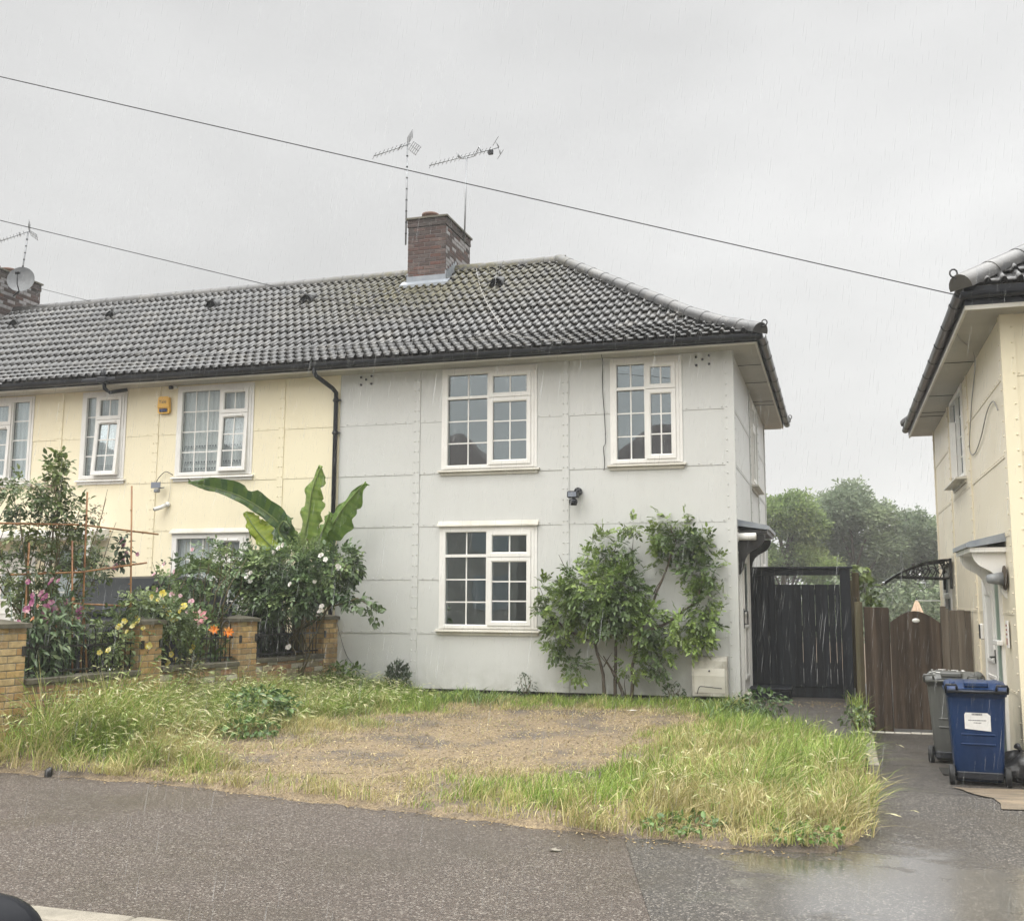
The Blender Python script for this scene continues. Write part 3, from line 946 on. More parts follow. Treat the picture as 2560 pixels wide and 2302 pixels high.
def brick_box(mb, x0, x1, y0, y1, z0, z1, pal, bl=.215, bh=.065, jt=.01, mat=None, skip=(), seed=1, mortar=1, white=0., soot=None):
    """individual bricks, 3 mm proud of a mortar core"""
    r = random.Random(seed)
    mb.box(x0 + .004, x1 - .004, y0 + .004, y1 - .004, z0, z1 - .003, mortar, (.3, .27, .2), mat)
    z = z0; c = 0
    while z < z1 - .02:
        zt = min(z + bh, z1)
        off = 0 if c % 2 == 0 else -bl / 2
        for face in 'fbrl':
            if face in skip: continue
            a, b = (x0, x1) if face in 'fb' else (y0 + .004, y1 - .004)
            if face in 'fb':
                a, b = x0, x1
            p = a + off
            while p < b - .005:
                q = min(p + bl, b); pp = max(p, a)
                if q - pp > .02:
                    col = r.choice(pal); k = r.uniform(.82, 1.15); col = tuple(min(1, t * k) for t in col)
                    jj = r.uniform(0, .003)
                    if soot:
                        kk = min(1., max(0., (z - soot[0]) / (soot[1] - soot[0]))) * r.uniform(.55, 1.1); kk = min(1., kk); sc_ = r.choice(SOOT); col = tuple(t * (1 - kk) + u_ * kk for t, u_ in zip(col, sc_))
                    if white and face == 'r' and r.random() < white: col = tuple(t * .4 + .26 for t in col)
                    if face == 'f': mb.cbox(pp, q, y0 - jj, y0 + .03, z, zt, .004, 0, col, mat)
                    if face == 'b': mb.cbox(pp, q, y1 - .03, y1 + jj, z, zt, .004, 0, col, mat)
                    if face == 'r': mb.cbox(x1 - .03, x1 + jj, max(pp, y0 + .031), min(q, y1 - .031), z, zt, .004, 0, col, mat)
                    if face == 'l': mb.cbox(x0 - jj, x0 + .03, max(pp, y0 + .031), min(q, y1 - .031), z, zt, .004, 0, col, mat)
                p += bl + jt
        z += bh + jt; c += 1

RED = [(.125, .058, .046), (.115, .062, .05), (.085, .055, .048), (.08, .062, .058), (.14, .1, .088), (.095, .07, .064)]
SOOT = [(.06, .042, .038), (.085, .055, .048), (.07, .06, .056), (.1, .062, .05), (.05, .042, .04)]
def chimney(house, x0, x1, y0, y1, zb, zt, seed, flash_z):
    mb = MB()
    brick_box(mb, x0, x1, y0, y1, zb, zt - .2, RED, seed=seed, white=.5, soot=(zt - 1.15, zt - .3))
    brick_box(mb, x0 - .014, x1 + .014, y0 - .014, y1 + .014, zt - .2, zt - .05, [(.06, .05, .045), (.08, .06, .055)], seed=seed + 1)
    ch = mb.build('chimney', [M['brick'], M['dark_mortar']], house)
    c = MB()
    c.add([(x0 - .04, y0 - .04, zt - .05), (x1 + .04, y0 - .04, zt - .05), (x1 + .04, y1 + .04, zt - .05), (x0 - .04, y1 + .04, zt - .05),
           (x0 - .04, y0 - .04, zt - .015), (x1 + .04, y0 - .04, zt - .015), (x1 + .04, y1 + .04, zt - .015), (x0 - .04, y1 + .04, zt - .015),
           (x0 + .12, y0 + .12, zt + .05), (x1 - .12, y0 + .12, zt + .05), (x1 - .12, y1 - .12, zt + .05), (x0 + .12, y1 - .12, zt + .05)],
          [(0, 3, 2, 1), (0, 1, 5, 4), (1, 2, 6, 5), (2, 3, 7, 6), (3, 0, 4, 7), (4, 5, 9, 8), (5, 6, 10, 9), (6, 7, 11, 10), (7, 4, 8, 11), (8, 9, 10, 11)])
    c.build('capping', M['coping'], ch)
    for i, yy in enumerate(np.linspace(y0 + .32, y1 - .32, 3)):
        p = MB()
        p.lathe([(.15, zt - .02), (.145, zt + .1), (.165, zt + .11), (.165, zt + .15), (.12, zt + .15), (.11, zt + .02)], ((x0 + x1) / 2 + (.08 if i % 2 else -.06), yy, 0), 'z', 18)
        p.build('chimney_pot', M['terracotta'], ch)
    if flash_z:
        f = MB()
        f.box(x0 - .012, x1 + .012, y0 - .012, y0 + .02, zb, flash_z)
        n = 6
        for i in range(n):      # stepped side flashing up the slope
            a = y0 + (3.4 - y0) * i / n; b = y0 + (3.4 - y0) * (i + 1) / n
            f.box(x1 - .01, x1 + .012, a, b, zb, flash_z + .08 + (a - y0) * .66)
            f.box(x0 - .012, x0 + .01, a, b, zb, flash_z + .08 + (a - y0) * .66)
        ya = y0 - .14
        mb2 = lambda y: roof_z(y + .45) + .088
        f.add([(x0 - .1, ya, mb2(ya)), (x1 + .1, ya, mb2(ya)), (x1 + .1, y0, mb2(y0)), (x0 - .1, y0, mb2(y0)), (x0 - .1, ya, mb2(ya) - .06), (x1 + .1, ya, mb2(ya) - .06)], [(0, 1, 2, 3), (4, 5, 1, 0)])
        f.build('flashing', M['lead'], ch)
    return ch

ZT, RISE, KICK = 4.95, 2.58, .8
XL, XP, XE = -17.6, -6.09, 0.           # far left, party line, right end
DEP = 6.8; D = 3.85
def roof_z(d): return profile_z(d, ZT, D, RISE)

GREY = [(0., .5, .742, 1., 'fix', 2, 1), (0., .5, 0., .742, 'fix', 2, 3), (.5, 1., .725, 1., 'sash', 2, 1), (.5, 1., 0., .725, 'sash', 2, 3)]
CRM1 = [(0., .585, 0., 1., 'fix', 3, 4), (.585, 1., .7, 1., 'sash', 2, 1), (.585, 1., 0., .7, 'sash', 2, 3)]
CRM2 = [(0., .3, 0., 1., 'fix', 1, 4), (.3, 1., .7, 1., 'sash', 2, 1), (.3, 1., 0., .7, 'sash', 2, 3)]
CRM3 = [(.66, 1., 0., 1., 'fix', 1, 4), (0., .66, .7, 1., 'sash', 2, 1), (0., .66, 0., .7, 'sash', 2, 3)]
SIDE = [(0., .5, .7, 1., 'sash', 2, 1), (0., .5, 0., .7, 'sash', 2, 3), (.5, 1., 0., 1., 'fix', 2, 4)]

def vent_tile(house, x, y):
    mb = MB(); P = []
    for t in np.linspace(0, 1, 5):
        rr = .12 * (1 - .3 * t); yy = y - .1 + t * .3; zz = roof_z(yy + .45) + .05
        P.append([(x + rr * math.cos(a), yy, zz + rr * 1.15 * math.sin(a) * (1 - .45 * t)) for a in np.linspace(PI, 0, 11)])
    mb.grid(P, 1)
    z = roof_z(y - .05 + .45) + .02
    mb.prism([(x + .112 * math.cos(a), z + .03 + .125 * math.sin(a)) for a in np.linspace(0, PI, 11)] + [(x - .11, z - .03), (x + .11, z - .03)], 'y', y - .075, y - .06, 0)
    mb.build('roof_vent', [M['vent_hole'], M['vent_hood']], house)

# ------------------------------------------------------------------ grey end house
grey = thing('end_terrace_house', (-3, 3.4, 0), 'grey riveted steel-clad house at the end of the terrace, with brick chimney and hipped roof', 'house')
WF = Wall(0, 0, 1, 0, 0, -1); WS = Wall(0, 0, 0, 1, 1, 0)
uw, w2, gw = (-4.32, -2.9, 3.27, 4.765), (-1.7, -.745, 3.27, 4.765), (-4.33, -2.895, .89, 2.36)
clad_wall(WF, grey, M['grey_wall'], XP, 0, 4.83, [-4.775, -2.42], [uw, w2, gw], ends=[(-.11, .026, -1)], name='wall')
sw, sl_, dr = (3.2, 4.55, 3.27, 4.72), (4.95, 5.75, 1.15, 2.35), (.42, 1.5, -.05, 2.12)
clad_wall(WS, grey, M['grey_wall'], .004, DEP, 4.83, [2.95, 4.8], [sw, sl_, dr], ends=[(.004, .11, 1), (DEP - .1, DEP, 1)], name='side_wall')
mb = MB(); mb.box(XP, 0, DEP - .02, DEP, 0, 4.83); mb.box(XP, XP + .02, .01, DEP - .03, 0, 4.8); mb.build('rear_wall', M['grey_wall'], grey)
mb = MB(); mb.box(XP, -.05, .05, .3, -.5, 0); mb.box(-.3, -.05, .3, DEP - .05, -.5, 0); mb.build('plinth', M['dark_plinth'], grey)
window(WF, grey, *uw, GREY); window(WF, grey, *w2, GREY); window(WF, grey, *gw, GREY, hood=True)
window(WS, grey, *sw, SIDE, sill_out=.13); window(WS, grey, *sl_, [(0, 1, .65, 1, 'sash', 2, 1), (0, 1, 0, .65, 'fix', 2, 2)])
# side door
mb = MB(); frame_ring(mb, .42, 1.5, .0, 2.1, .07, -.06, .05); WS.tr(mb); d0 = mb.build('side_door', M['white'], grey)
mb = MB(); mb.cbox(.5, 1.42, -.03, .045, .06, 2.02, .01)
frame_ring(mb, .6, 1.32, .2, .95, .05, .045, .062, 0, .01); frame_ring(mb, .6, 1.32, 1.1, 1.9, .05, .045, .062, 0, .01)
mb.cbox(.62, 1.3, .03, .05, 1.12, 1.88, .004, 1); WS.tr(mb); mb.build('door_leaf', [M['white'], M['glass']], d0)
mb = MB(); mb.tube([(.56, .05, .98), (.56, .1, .98), (.56, .1, 1.16), (.56, .05, 1.16)], .012, 6); mb.cbox(.54, .585, .044, .055, .92, 1.2, .004); WS.tr(mb); mb.build('handle', M['black_iron'], d0)
mb = MB(); mb.cbox(.4, 1.52, -.03, .09, -.06, -.005, .01); WS.tr(mb); mb.build('threshold', M['old_white'], d0)
mb = MB()     # open porch screen of white plastic that stands out beyond the door
mb.cbox(1.52, 1.58, .0, .07, .02, 2.1, .008)
WS.tr(mb); mb.build('door_screen', M['white'], d0)

def canopy(W, house, u0, u1, zt, out, drop, mat, roofmat, flat=False):
    mb = MB()
    mb.prism([(0, zt), (out, zt - .06), (out + .05, zt - .06), (out + .05, zt - .015), (out + .02, zt), (0, zt + .09)], 'x', u0 - .12, u1 + .12)
    W.tr(mb); c = mb.build('canopy', roofmat, house)
    mb = MB(); mb.box(u0 - .09, u1 + .09, 0, out + .015, zt - .11, zt - .062); W.tr(mb); mb.build('fascia_board', mat, c)
    for u in (u0, u1):
        k = drop / .62; q = out / .34
        pts = [(0, zt - .11)] + [(a_ * q, zt - b_ * k) for a_, b_ in ((.325, .11), (.325, .15), (.305, .2), (.27, .245), (.22, .275), (.165, .305), (.12, .345), (.09, .4), (.075, .46), (.06, .53), (.035, .575), (.0, .6))]
        b = MB(); b.prism(pts, 'x', u - .03, u + .03); W.tr(b); b.build('bracket', mat, c)
    return c
canopy(WS, grey, .34, 1.72, 2.36, .40, .72, M['black_iron'], M['lead'])
# eaves
mb = MB(); mb.box(XP, .36, -.37, .0, 4.83, 4.85); mb.box(.0, .36, .0, DEP + .37, 4.83, 4.85)
for y in (1.0, 2.35, 4.05, 4.4):
    mb.box(.005, .355, y, y + .012, 4.822, 4.829, 1)
mb.build('soffit', [M['soffit'], M['vent_hood']], grey)
mb = MB(); mb.box(XP, .385, -.395, -.37, 4.815, 4.97); mb.box(.36, .385, -.37, DEP + .39, 4.815, 4.97); mb.box(XP, .34, DEP + .37, DEP + .395, 4.815, 4.97); mb.build('fascia', M['old_white'], grey)
mb = MB(); gutter_run(mb, (XP, -.46, 4.915), (.47, -.46, 4.915), (0, -1)); gutter_run(mb, (.455, -.46, 4.915), (.455, DEP + .46, 4.915), (1, 0))
mb.box(XP, .388, -.4, -.396, 4.84, 4.968); mb.box(.386, .391, -.37, DEP + .39, 4.84, 4.968)
mb.build('gutter', M['black'], grey)
mb = MB()
tile_slope(mb, (XL, -.45), (1, 0), (0, 1), .45 - XL, D, False, True, ZT, RISE, s0=XP - XL)
tile_slope(mb, (.45, -.45), (0, 1), (-1, 0), 7.7, D, True, True, ZT, RISE)
zr = ZT + RISE
mb.add([(XP, 7.25, ZT), (.45, 7.25, ZT), (-3.4, 3.4, zr), (XP, 3.4, zr)], [(0, 1, 2, 3)])
roof = mb.build('roof', M['tile'], grey)
def hip_pts(x0, y0, sx, sy, Dd, zf, lift=.02):
    return [(x0 + sx * d, y0 + sy * d, zf(d) + lift) for d in np.linspace(0.02, Dd, 8)]
mb = MB(); cap_line(mb, hip_pts(.45, -.45, -1, 1, D, roof_z, .06), .125, .46); cap_line(mb, hip_pts(.45, 7.25, -1, -1, D, roof_z, .05), .13, .42)
mb.build('hip_tiles', M['tile'], roof)
mb = MB(); cap_line(mb, [(-3.3, 3.4, zr + .03), (XP, 3.4, zr + .03)], .12, .42); mb.build('ridge_tiles', M['tile'], roof)
for p_, d_ in (((.45, -.46, ZT + .08), (1, -.1, 0)), ((.47, 7.22, ZT + .06), (1, .1, 0))):
    mb = MB(); scroll(mb, p_, d_, 1.15); mb.build('hip_iron', M['black_iron'], roof)
chimney(grey, -6.19 + .0, -5.43, 2.83, 4.19, 6.9, 8.46, 4, 7.3)
vent_tile(grey, -4.29, 2.46)
for (x, n) in ((-5.65, 4.745), (-.4, 4.735)):
    mb = MB()
    for dx, dz in ((-.09, .05), (.09, .06), (0, .01), (-.09, -.07), (.09, -.06)):
        mb.lathe([(.018, -.0), (.018, .018)], (x + dx, -.02, n - .02 + dz), 'y', 8)
    mb.build('air_hole', M['ink'], grey)
# downpipe
mb = MB()
mb.tube([(-6.33, -.46, 4.87), (-6.33, -.46, 4.8), (-6.3, -.44, 4.74), (-6.17, -.14, 4.6), (-6.14, -.07, 4.54), (-6.14, -.065, 4.4), (-6.14, -.065, -.1)], .036, 10)
for z in (4.42, 3.9, 2.6, 1.3):
    mb.lathe([(.043, z - .03), (.043, z + .03)], (-6.14, -.065, 0), 'z', 10); mb.box(-6.2, -6.07, -.06, -.02, z - .012, z + .012)
mb.build('downpipe', M['black'], grey)

# ------------------------------------------------------------------ cream house next door
cream = thing('terrace_house', (-11.8, 3.4, 0), 'cream steel-clad terrace house joined to the left side of the grey one', 'house')
c1, c2, c3, cg = (-9.03, -7.68, 3.31, 4.765), (-10.93, -10.12, 3.31, 4.765), (-13.2, -12.03, 3.31, 4.765), (-9.02, -7.68, .89, 2.32)
pd, pw = (-12.6, -11.75, .0, 2.1), (-11.5, -10.55, 1.0, 2.15)
clad_wall(WF, cream, M['cream_wall'], XL, XP - .002, 4.83, [-7.12, -9.48, -11.42, -13.8, -15.2], [c1, c2, c3, cg, pd, pw], name='wall')
mb = MB(); mb.box(XL, XP - .05, DEP - .02, DEP, 0, 4.83); mb.box(XL, XL + .02, 0, DEP, 0, 4.8); mb.build('rear_wall', M['cream_wall'], cream)
mb = MB(); mb.box(XL, XP - .002, .05, .3, -.5, 0); mb.build('plinth', M['dark_plinth'], cream)
window(WF, cream, *c1, CRM1, vents=True, net=2, open_=.05); window(WF, cream, *c2, CRM2, vents=True, net=2, open_=.08)
window(WF, cream, *c3, CRM3, vents=True, net=1, open_=.03); window(WF, cream, *cg, CRM1, vents=True, net=1, hood=True)
window(WF, cream, *pw, [(0, 1, 0, 1, 'fix', 2, 3)], net=1)
mb = MB(); frame_ring(mb, -12.6, -11.75, 0, 2.1, .06, -.06, .03); WF.tr(mb); d1 = mb.build('front_door', M['white'], cream)
mb = MB(); mb.cbox(-12.54, -11.81, -.04, .01, .05, 2.05, .008)
for a in (-12.46, -12.13):
    frame_ring(mb, a, a + .26, 1.25, 1.75, .03, .01, .022, 0, .006); frame_ring(mb, a, a + .26, .25, 1.05, .03, .01, .022, 0, .006); mb.box(a + .03, a + .23, .008, .013, 1.28, 1.72, 1)
WF.tr(mb); mb.build('door_leaf', [M['white'], M['glass']], d1)
mb = MB()
mb.prism([(0, 2.46), (.5, 2.38), (.5, 2.3), (0, 2.3)], 'x', -12.75, -10.3); mb.box(-12.7, -10.35, .0, .45, 2.26, 2.3)
WF.tr(mb); hood = mb.build('porch_hood', M['white'], cream)
mb = MB(); mb.box(-12.78, -10.27, .0, .53, 2.372, 2.392) ; WF.tr(mb)
for u in (-12.72, -10.34):
    mb = MB(); mb.cbox(u - .03, u + .03, .4, .46, -.06, 2.26, .006); WF.tr(mb); mb.build('porch_post', M['white'], hood)
mb = MB(); mb.box(XL, XP, -.37, .0, 4.83, 4.85); mb.build('soffit', M['soffit'], cream)
mb = MB(); mb.box(XL, XP, -.395, -.37, 4.815, 4.97); mb.build('fascia', M['old_white'], cream)
mb = MB(); gutter_run(mb, (XL, -.46, 4.915), (XP - .003, -.46, 4.915), (0, -1)); mb.box(XL, XP, -.4, -.396, 4.84, 4.968)
mb.cbox(-10.3, -10.12, -.55, -.4, 4.84, 4.94, .01); mb.cbox(-10.6, -9.95, -.54, -.5, 4.86, 4.92, .01)
mb.tube([(-10.21, -.46, 4.86), (-10.21, -.44, 4.76), (-10.15, -.38, 4.7), (-9.98, -.16, 4.78)], .034, 8); mb.tube([(-10.21, -.47, 4.9), (-10.21, -.5, 5.06)], .04, 8)
mb.build('gutter', M['black'], cream)
mb = MB(); tile_slope(mb, (XL, -.45), (1, 0), (0, 1), .45 - XL, D, False, True, ZT, RISE, s0=0., s1=XP - XL)
mb.add([(XL, 7.25, ZT), (XP, 7.25, ZT), (XP, 3.4, zr), (XL, 3.4, zr)], [(0, 1, 2, 3)])
roof2 = mb.build('roof', M['tile'], cream)
mb = MB(); cap_line(mb, [(XP - .01, 3.4, zr + .03), (XL, 3.4, zr + .03)], .12, .42); mb.build('ridge_tiles', M['tile'], roof2)
for x, y in ((-8.07, 2.48), (-10.22, 2.62), (-12.5, 2.55), (-14.88, 2.54)): vent_tile(cream, x, y)
chimney(cream, -16.5, -15.72, 2.8, 4.1, 7.0, 8.38, 9, 0)

# ------------------------------------------------------------------ detached neighbour on the right
ZO = -.42; RX, RY0, RY1 = 3.03, -3.38, 4.57
beige = thing('neighbour_house', (6, .6, ZO), 'beige steel-clad house at the right edge, with a white porch canopy over its side door', 'house')
WR = Wall(RX, 0, 0, 1, -1, 0, ZO); WRF = Wall(0, RY0, 1, 0, 0, -1, ZO)
rw, rb, rd = (.2, 1.62, 3.4, 4.62), (2.75, 3.75, .95, 2.22), (-2.42, -1.02, -.05, 2.06)
HT = 4.7
clad_wall(WR, beige, M['beige_wall'], RY0 + .004, RY1, HT, [-.35, 2.05], [rw, rb, rd], ends=[(RY0 + .004, RY0 + .11, 1), (RY1 - .1, RY1, 1)], name='side_wall')
clad_wall(WRF, beige, M['cream_wall'], RX, 9., HT, [5.3, 7.7], [(3.9, 5.1, .9, 2.3)], ends=[(RX - .026, RX + .11, 1)], name='wall')
mb = MB(); mb.box(RX, 9, RY1 - .02, RY1, ZO, HT + ZO); mb.box(8.98, 9, RY0, RY1, ZO, HT + ZO); mb.build('rear_wall', M['beige_wall'], beige)
mb = MB(); mb.box(RX + .05, 8.9, RY0 + .05, RY1 - .05, -.9, ZO); mb.build('plinth', M['dark_plinth'], beige)
window(WR, beige, *rw, [(0, .5, .0, 1., 'fix', 2, 4), (.5, 1., .7, 1., 'fix', 2, 1), (.5, 1., 0., .7, 'sash', 2, 3)], sill_out=.15, side_open=.1)
window(WR, beige, *rb, [(0, 1, .68, 1, 'sash', 2, 1), (0, 1, 0, .68, 'fix', 2, 2)], hood=True)
window(WRF, beige, 3.9, 5.1, .9, 2.3, GREY, hood=True)
mb = MB(); frame_ring(mb, -2.42, -1.02, 0, 2.04, .07, -.06, .04); mb.cbox(-1.95, -1.88, -.05, .035, .06, 1.98, .006); WR.tr(mb); d2 = mb.build('side_door', M['white'], beige)
mb = MB(); mb.cbox(-1.89, -1.09, -.03, .03, .07, 1.97, .008); frame_ring(mb, -1.8, -1.2, .2, .9, .05, .03, .045, 0, .01); frame_ring(mb, -1.8, -1.2, 1.05, 1.85, .05, .03, .045, 0, .01); WR.tr(mb); mb.build('door_leaf', M['white'], d2)
mb = MB(); mb.cbox(-2.36, -1.94, -.02, .02, .07, 1.97, .006); frame_ring(mb, -2.3, -2.0, .15, .9, .03, .02, .03, 0, .006); WR.tr(mb); mb.build('side_panel', M['sage'], d2)
mb = MB(); mb.tube([(-1.84, .03, 1.12), (-1.84, .09, 1.12), (-1.98, .09, 1.12)], .011, 6); mb.cbox(-1.86, -1.82, .03, .04, 1.05, 1.2, .003); WR.tr(mb); mb.build('handle', M['black_iron'], d2)
mb = MB(); mb.cbox(-2.46, -2.1, .03, .09, 1.27, 1.32, .006); WR.tr(mb); mb.build('letter_shelf', M['white'], d2)
mb = MB(); mb.cbox(-2.5, -.95, -.02, .16, -.06, .0, .01); WR.tr(mb); mb.build('threshold', M['white'], d2)
mb = MB(); mb.cbox(-2.55, -.95, .0, .14, -.3, -.062, .01); WR.tr(mb); mb.build('door_step', M['rust_red'], d2)
canopy(WR, beige, -2.76, -1.62, 2.36, .34, .62, M['white'], M['lead'])
ZT2 = 4.42; D2 = 4.4; RISE2 = 2.95
rz2 = lambda d: profile_z(d, ZT2, D2, RISE2, kp=.66)
ex = RX - .43; ey = RY0 - .43
mb = MB(); mb.box(RX - .36, RX, RY0 - .36, RY1 + .36, 4.22, 4.24); mb.box(RX, 9.3, RY0 - .36, RY0, 4.22, 4.24)
for y in (-1.2, 1.0, 2.4, 2.75): mb.box(RX - .355, RX - .003, y, y + .012, 4.212, 4.219, 1)
mb.build('soffit', [M['soffit'], M['vent_hood']], beige)
mb = MB(); mb.box(RX - .385, RX - .36, RY0 - .385, RY1 + .385, 4.2, 4.44); mb.box(RX - .36, 9.3, RY0 - .385, RY0 - .36, 4.2, 4.44); mb.build('fascia', M['old_white'], beige)
mb = MB(); gutter_run(mb, (ex, RY1 + .46, 4.36), (ex, RY0 - .46, 4.36), (-1, 0)); gutter_run(mb, (ex, ey, 4.36), (9.3, ey, 4.36), (0, -1))
mb.box(RX - .39, RX - .386, RY0 - .385, RY1 + .385, 4.245, 4.438); mb.box(RX - .386, 9.3, RY0 - .39, RY0 - .386, 4.245, 4.438); mb.build('gutter', M['black'], beige)
mb = MB()
tile_slope(mb, (ex, ey), (1, 0), (0, 1), 11., D2, True, False, ZT2, RISE2, kp=.66)
tile_slope(mb, (ex, RY1 + .43), (0, -1), (1, 0), RY1 - RY0 + .86, D2, True, True, ZT2, RISE2, kp=.66)
mb.add([(ex, RY1 + .43, ZT2), (9.6, RY1 + .43, ZT2), (9.6, .6, rz2(D2)), (ex + D2, .6, rz2(D2))], [(0, 1, 2, 3)])
roof3 = mb.build('roof', M['tile'], beige)
mb = MB(); cap_line(mb, hip_pts(ex, ey, 1, 1, D2, rz2, .05), .13, .42); cap_line(mb, hip_pts(ex, RY1 + .43, 1, -1, D2, rz2, .05), .13, .42); mb.build('hip_tiles', M['tile'], roof3)
for p_, d_ in (((ex - .0, ey - .0, ZT2 + .1), (-1, -.2, 0)), ((ex + .03, RY1 + .4, ZT2 + .05), (-1, .4, 0))):
    mb = MB(); scroll(mb, p_, d_, 1.15); mb.build('hip_iron', M['black_iron'], roof3)

# houses across the road (they show in the window panes)
M['opp_wall'] = varied('grey render', (.2, .19, .17), (.28, .27, .24), 2.)
M['opp_roof'] = varied('brown roof tiles', (.06, .04, .036), (.1, .07, .062), 9., .6, .3, stretch=(1, 1, 4), bumpk=.6, bumps=14.)
for nm, x0, x1, lab in (('opposite_house', -26., -11.0, 'brown roofed house across the road, mirrored in the left upper window'), ('opposite_house', -10.4, 4.5, 'brown roofed house across the road, mirrored in the upper window under the eaves corner')):
    h = thing(nm, ((x0 + x1) / 2, -31, 0), lab, 'house', 'houses across the road')
    mb = MB(); mb.box(x0 + .4, x1 - .4, -34.4, -27.4, -.6, 5.2); mb.build('wall', M['opp_wall'], h)
    for k in range(4):
        for zz in (.9, 3.3):
            mb = MB(); xx = x0 + 1.6 + k * (x1 - x0 - 3.2) / 3; mb.box(xx - .8, xx + .8, -27.4, -27.36, zz, zz + 1.4); mb.build('window', M['glass'], h)
    mb = MB(); z0, z1 = 5.1, 9.0
    mb.add([(x0, -27, z0), (x1, -27, z0), (x1, -35, z0), (x0, -35, z0), (x0 + 4.2, -31, z1), (x1 - 4.2, -31, z1)], [(0, 1, 5, 4), (1, 2, 5), (2, 3, 4, 5), (3, 0, 4), (3, 2, 1, 0)])
    mb.build('roof', M['opp_roof'], h)

# ------------------------------------------------------------------ aerials, dish, wires
def aerial(mast, tip, tail, n, el, label, grp='television aerials on the chimneys', reflector='panel', cradle=False):
    t = thing('tv_aerial', mast[0], label, 'aerial', grp)
    mb = MB(); mb.tube(mast, .017, 8)
    for k in range(1, 9):
        if not cradle:
            p = Vector(mast[0]).lerp(Vector(mast[-1]), k / 9); mb.lathe([(.021, -.012), (.021, .012)], p, 'z', 8, 1)
    m = mb.build('mast', [M['aerial'], M['wire']], t)
    a, b = Vector(tip), Vector(tail); d = (b - a).normalized()
    s = Vector((-d.y, d.x, 0)).normalized(); upv = s.cross(d)
    mb = MB(); mb.tube([a, b], .011, 6); mb.build('boom', M['aerial'], t)
    mb = MB()
    for k in range(n):
        p = a.lerp(b, .02 + .78 * k / (n - 1)); mb.tube([p - s * el, p + s * el], .0055, 5)
    mb.build('director_rods', M['aerial'], t)
    mb = MB(); q = b - d * .1
    mb.tube([q - s * .15 - d * .12, q + s * .15 - d * .12], .008, 5)
    if reflector == 'panel':
        for sg in (1, -1):
            for k in range(5):
                c = b + upv * sg * (.04 + .035 * k) + d * .02 * k
                mb.tube([c - s * .2, c + s * .2], .006, 5)
            for e in (-.19, 0, .19):
                mb.tube([b + s * e + upv * sg * .03, b + s * e + upv * sg * .19 + d * .09], .006, 5)
    else:
        for sg in (1, -1):
            c = b + upv * sg * .14 - d * .02
            mb.tube([b, c], .012, 5); mb.tube([c - s * .22, c + s * .22], .007, 5)
        mb.cbox(-.05, .05, -.03, .03, -.05, .05, .01, 1, None, Matrix.Translation(b - d * .2 + upv * .05))
    mb.build('reflector', [M['aerial'], M['black']], t)
    if cradle:
        mb = MB(); p = Vector(mast[-1]); c0 = a.lerp(b, .42); c1_ = a.lerp(b, .74)
        mb.tube([c0, c0 - upv * .1, p - d * .12 - upv * .02, p, p + d * .16, c1_ - upv * .12, c1_], .013, 6); mb.build('cradle', M['aerial'], t)
    return t
aerial([(-6.25, 2.86, 7.95), (-6.25, 2.86, 9.93)], (-6.76, 2.45, 9.6), (-6.2, 2.88, 9.96), 8, .16, 'short-boomed aerial on the banded mast at the left side of the brick chimney')
aerial([(-5.39, 3.74, 8.2), (-5.36, 3.74, 9.93)], (-5.93, 3.2, 9.62), (-4.76, 3.95, 10.16), 14, .15, 'long-boomed aerial in a curved cradle on the right side of the brick chimney', reflector='x', cradle=True)
aerial([(-15.58, 3.3, 7.9), (-15.44, 3.3, 9.27)], (-15.85, 2.95, 9.0), (-15.4, 3.3, 9.3), 8, .14, 'aerial on a leaning mast above the dish at the far left chimney')
mb = MB()
for (x, y, z) in ((-6.25, 2.9, 8.05), (-6.25, 2.9, 8.25)): pass
t = thing('satellite_dish', (-15.6, 3.2, 8.), 'grey satellite dish bracketed to the far left chimney', 'satellite dish')
mb = MB(); Rm = Vector((.45, -.85, .3)).to_track_quat('Z', 'Y').to_matrix().to_4x4(); T = Matrix.Translation((-15.34, 3.1, 8.1)) @ Rm @ Matrix.Scale(.85, 4)
P = [[tuple(T @ Vector((r * .33 * math.cos(a), r * .37 * math.sin(a), .09 * r * r))) for a in np.linspace(0, 2 * PI, 25)] for r in (0.02, .3, .6, .85, 1)]
mb.grid(P); mb.build('reflector', M['dish'], t)
mb = MB(); mb.tube([T @ Vector((0, -.34, .08)), T @ Vector((0, -.3, .3)), T @ Vector((0, -.05, .42))], .012, 6); mb.lathe([(.03, -.05), (.035, .05)], T @ Vector((0, -.03, .42)), 'x', 8); mb.build('feed_arm', M['black'], t)
mb = MB(); mb.tube([(-15.72, 3.3, 7.86), (-15.5, 3.2, 7.9), (-15.42, 3.15, 8.08)], .02, 6); mb.build('bracket', M['black'], t)

def smooth(p, n=8):
    p = [Vector(q) for q in p]; o = []
    for i in range(len(p) - 1):
        a, b, c, d = p[max(i - 1, 0)], p[i], p[i + 1], p[min(i + 2, len(p) - 1)]
        for k in range(n):
            f = k / n; o.append(.5 * (2 * b + (c - a) * f + (2 * a - 5 * b + 4 * c - d) * f * f + (3 * b - a - 3 * c + d) * f ** 3))
    return o + [p[-1]]
def wire(pts, r, label, sag=0., mat='wire', n=24, name='overhead_wire', grp=None, cat='wire'):
    a, b = Vector(pts[0]), Vector(pts[-1]); mb = MB()
    if len(pts) == 2:
        pts = [a.lerp(b, i / n) - Vector((0, 0, sag * 4 * (i / n) * (1 - i / n))) for i in range(n + 1)]
    else: pts = smooth(pts)
    mb.tube(pts, r, 6)
    return tag(mb.build(name, M[mat]), label, cat, grp)
wire([(-16.72, -9.67, 9.12), (2.62, -3.33, 4.48)], .0055, 'upper telephone wire slanting across the sky to the right-hand house', .02, grp='overhead wires')
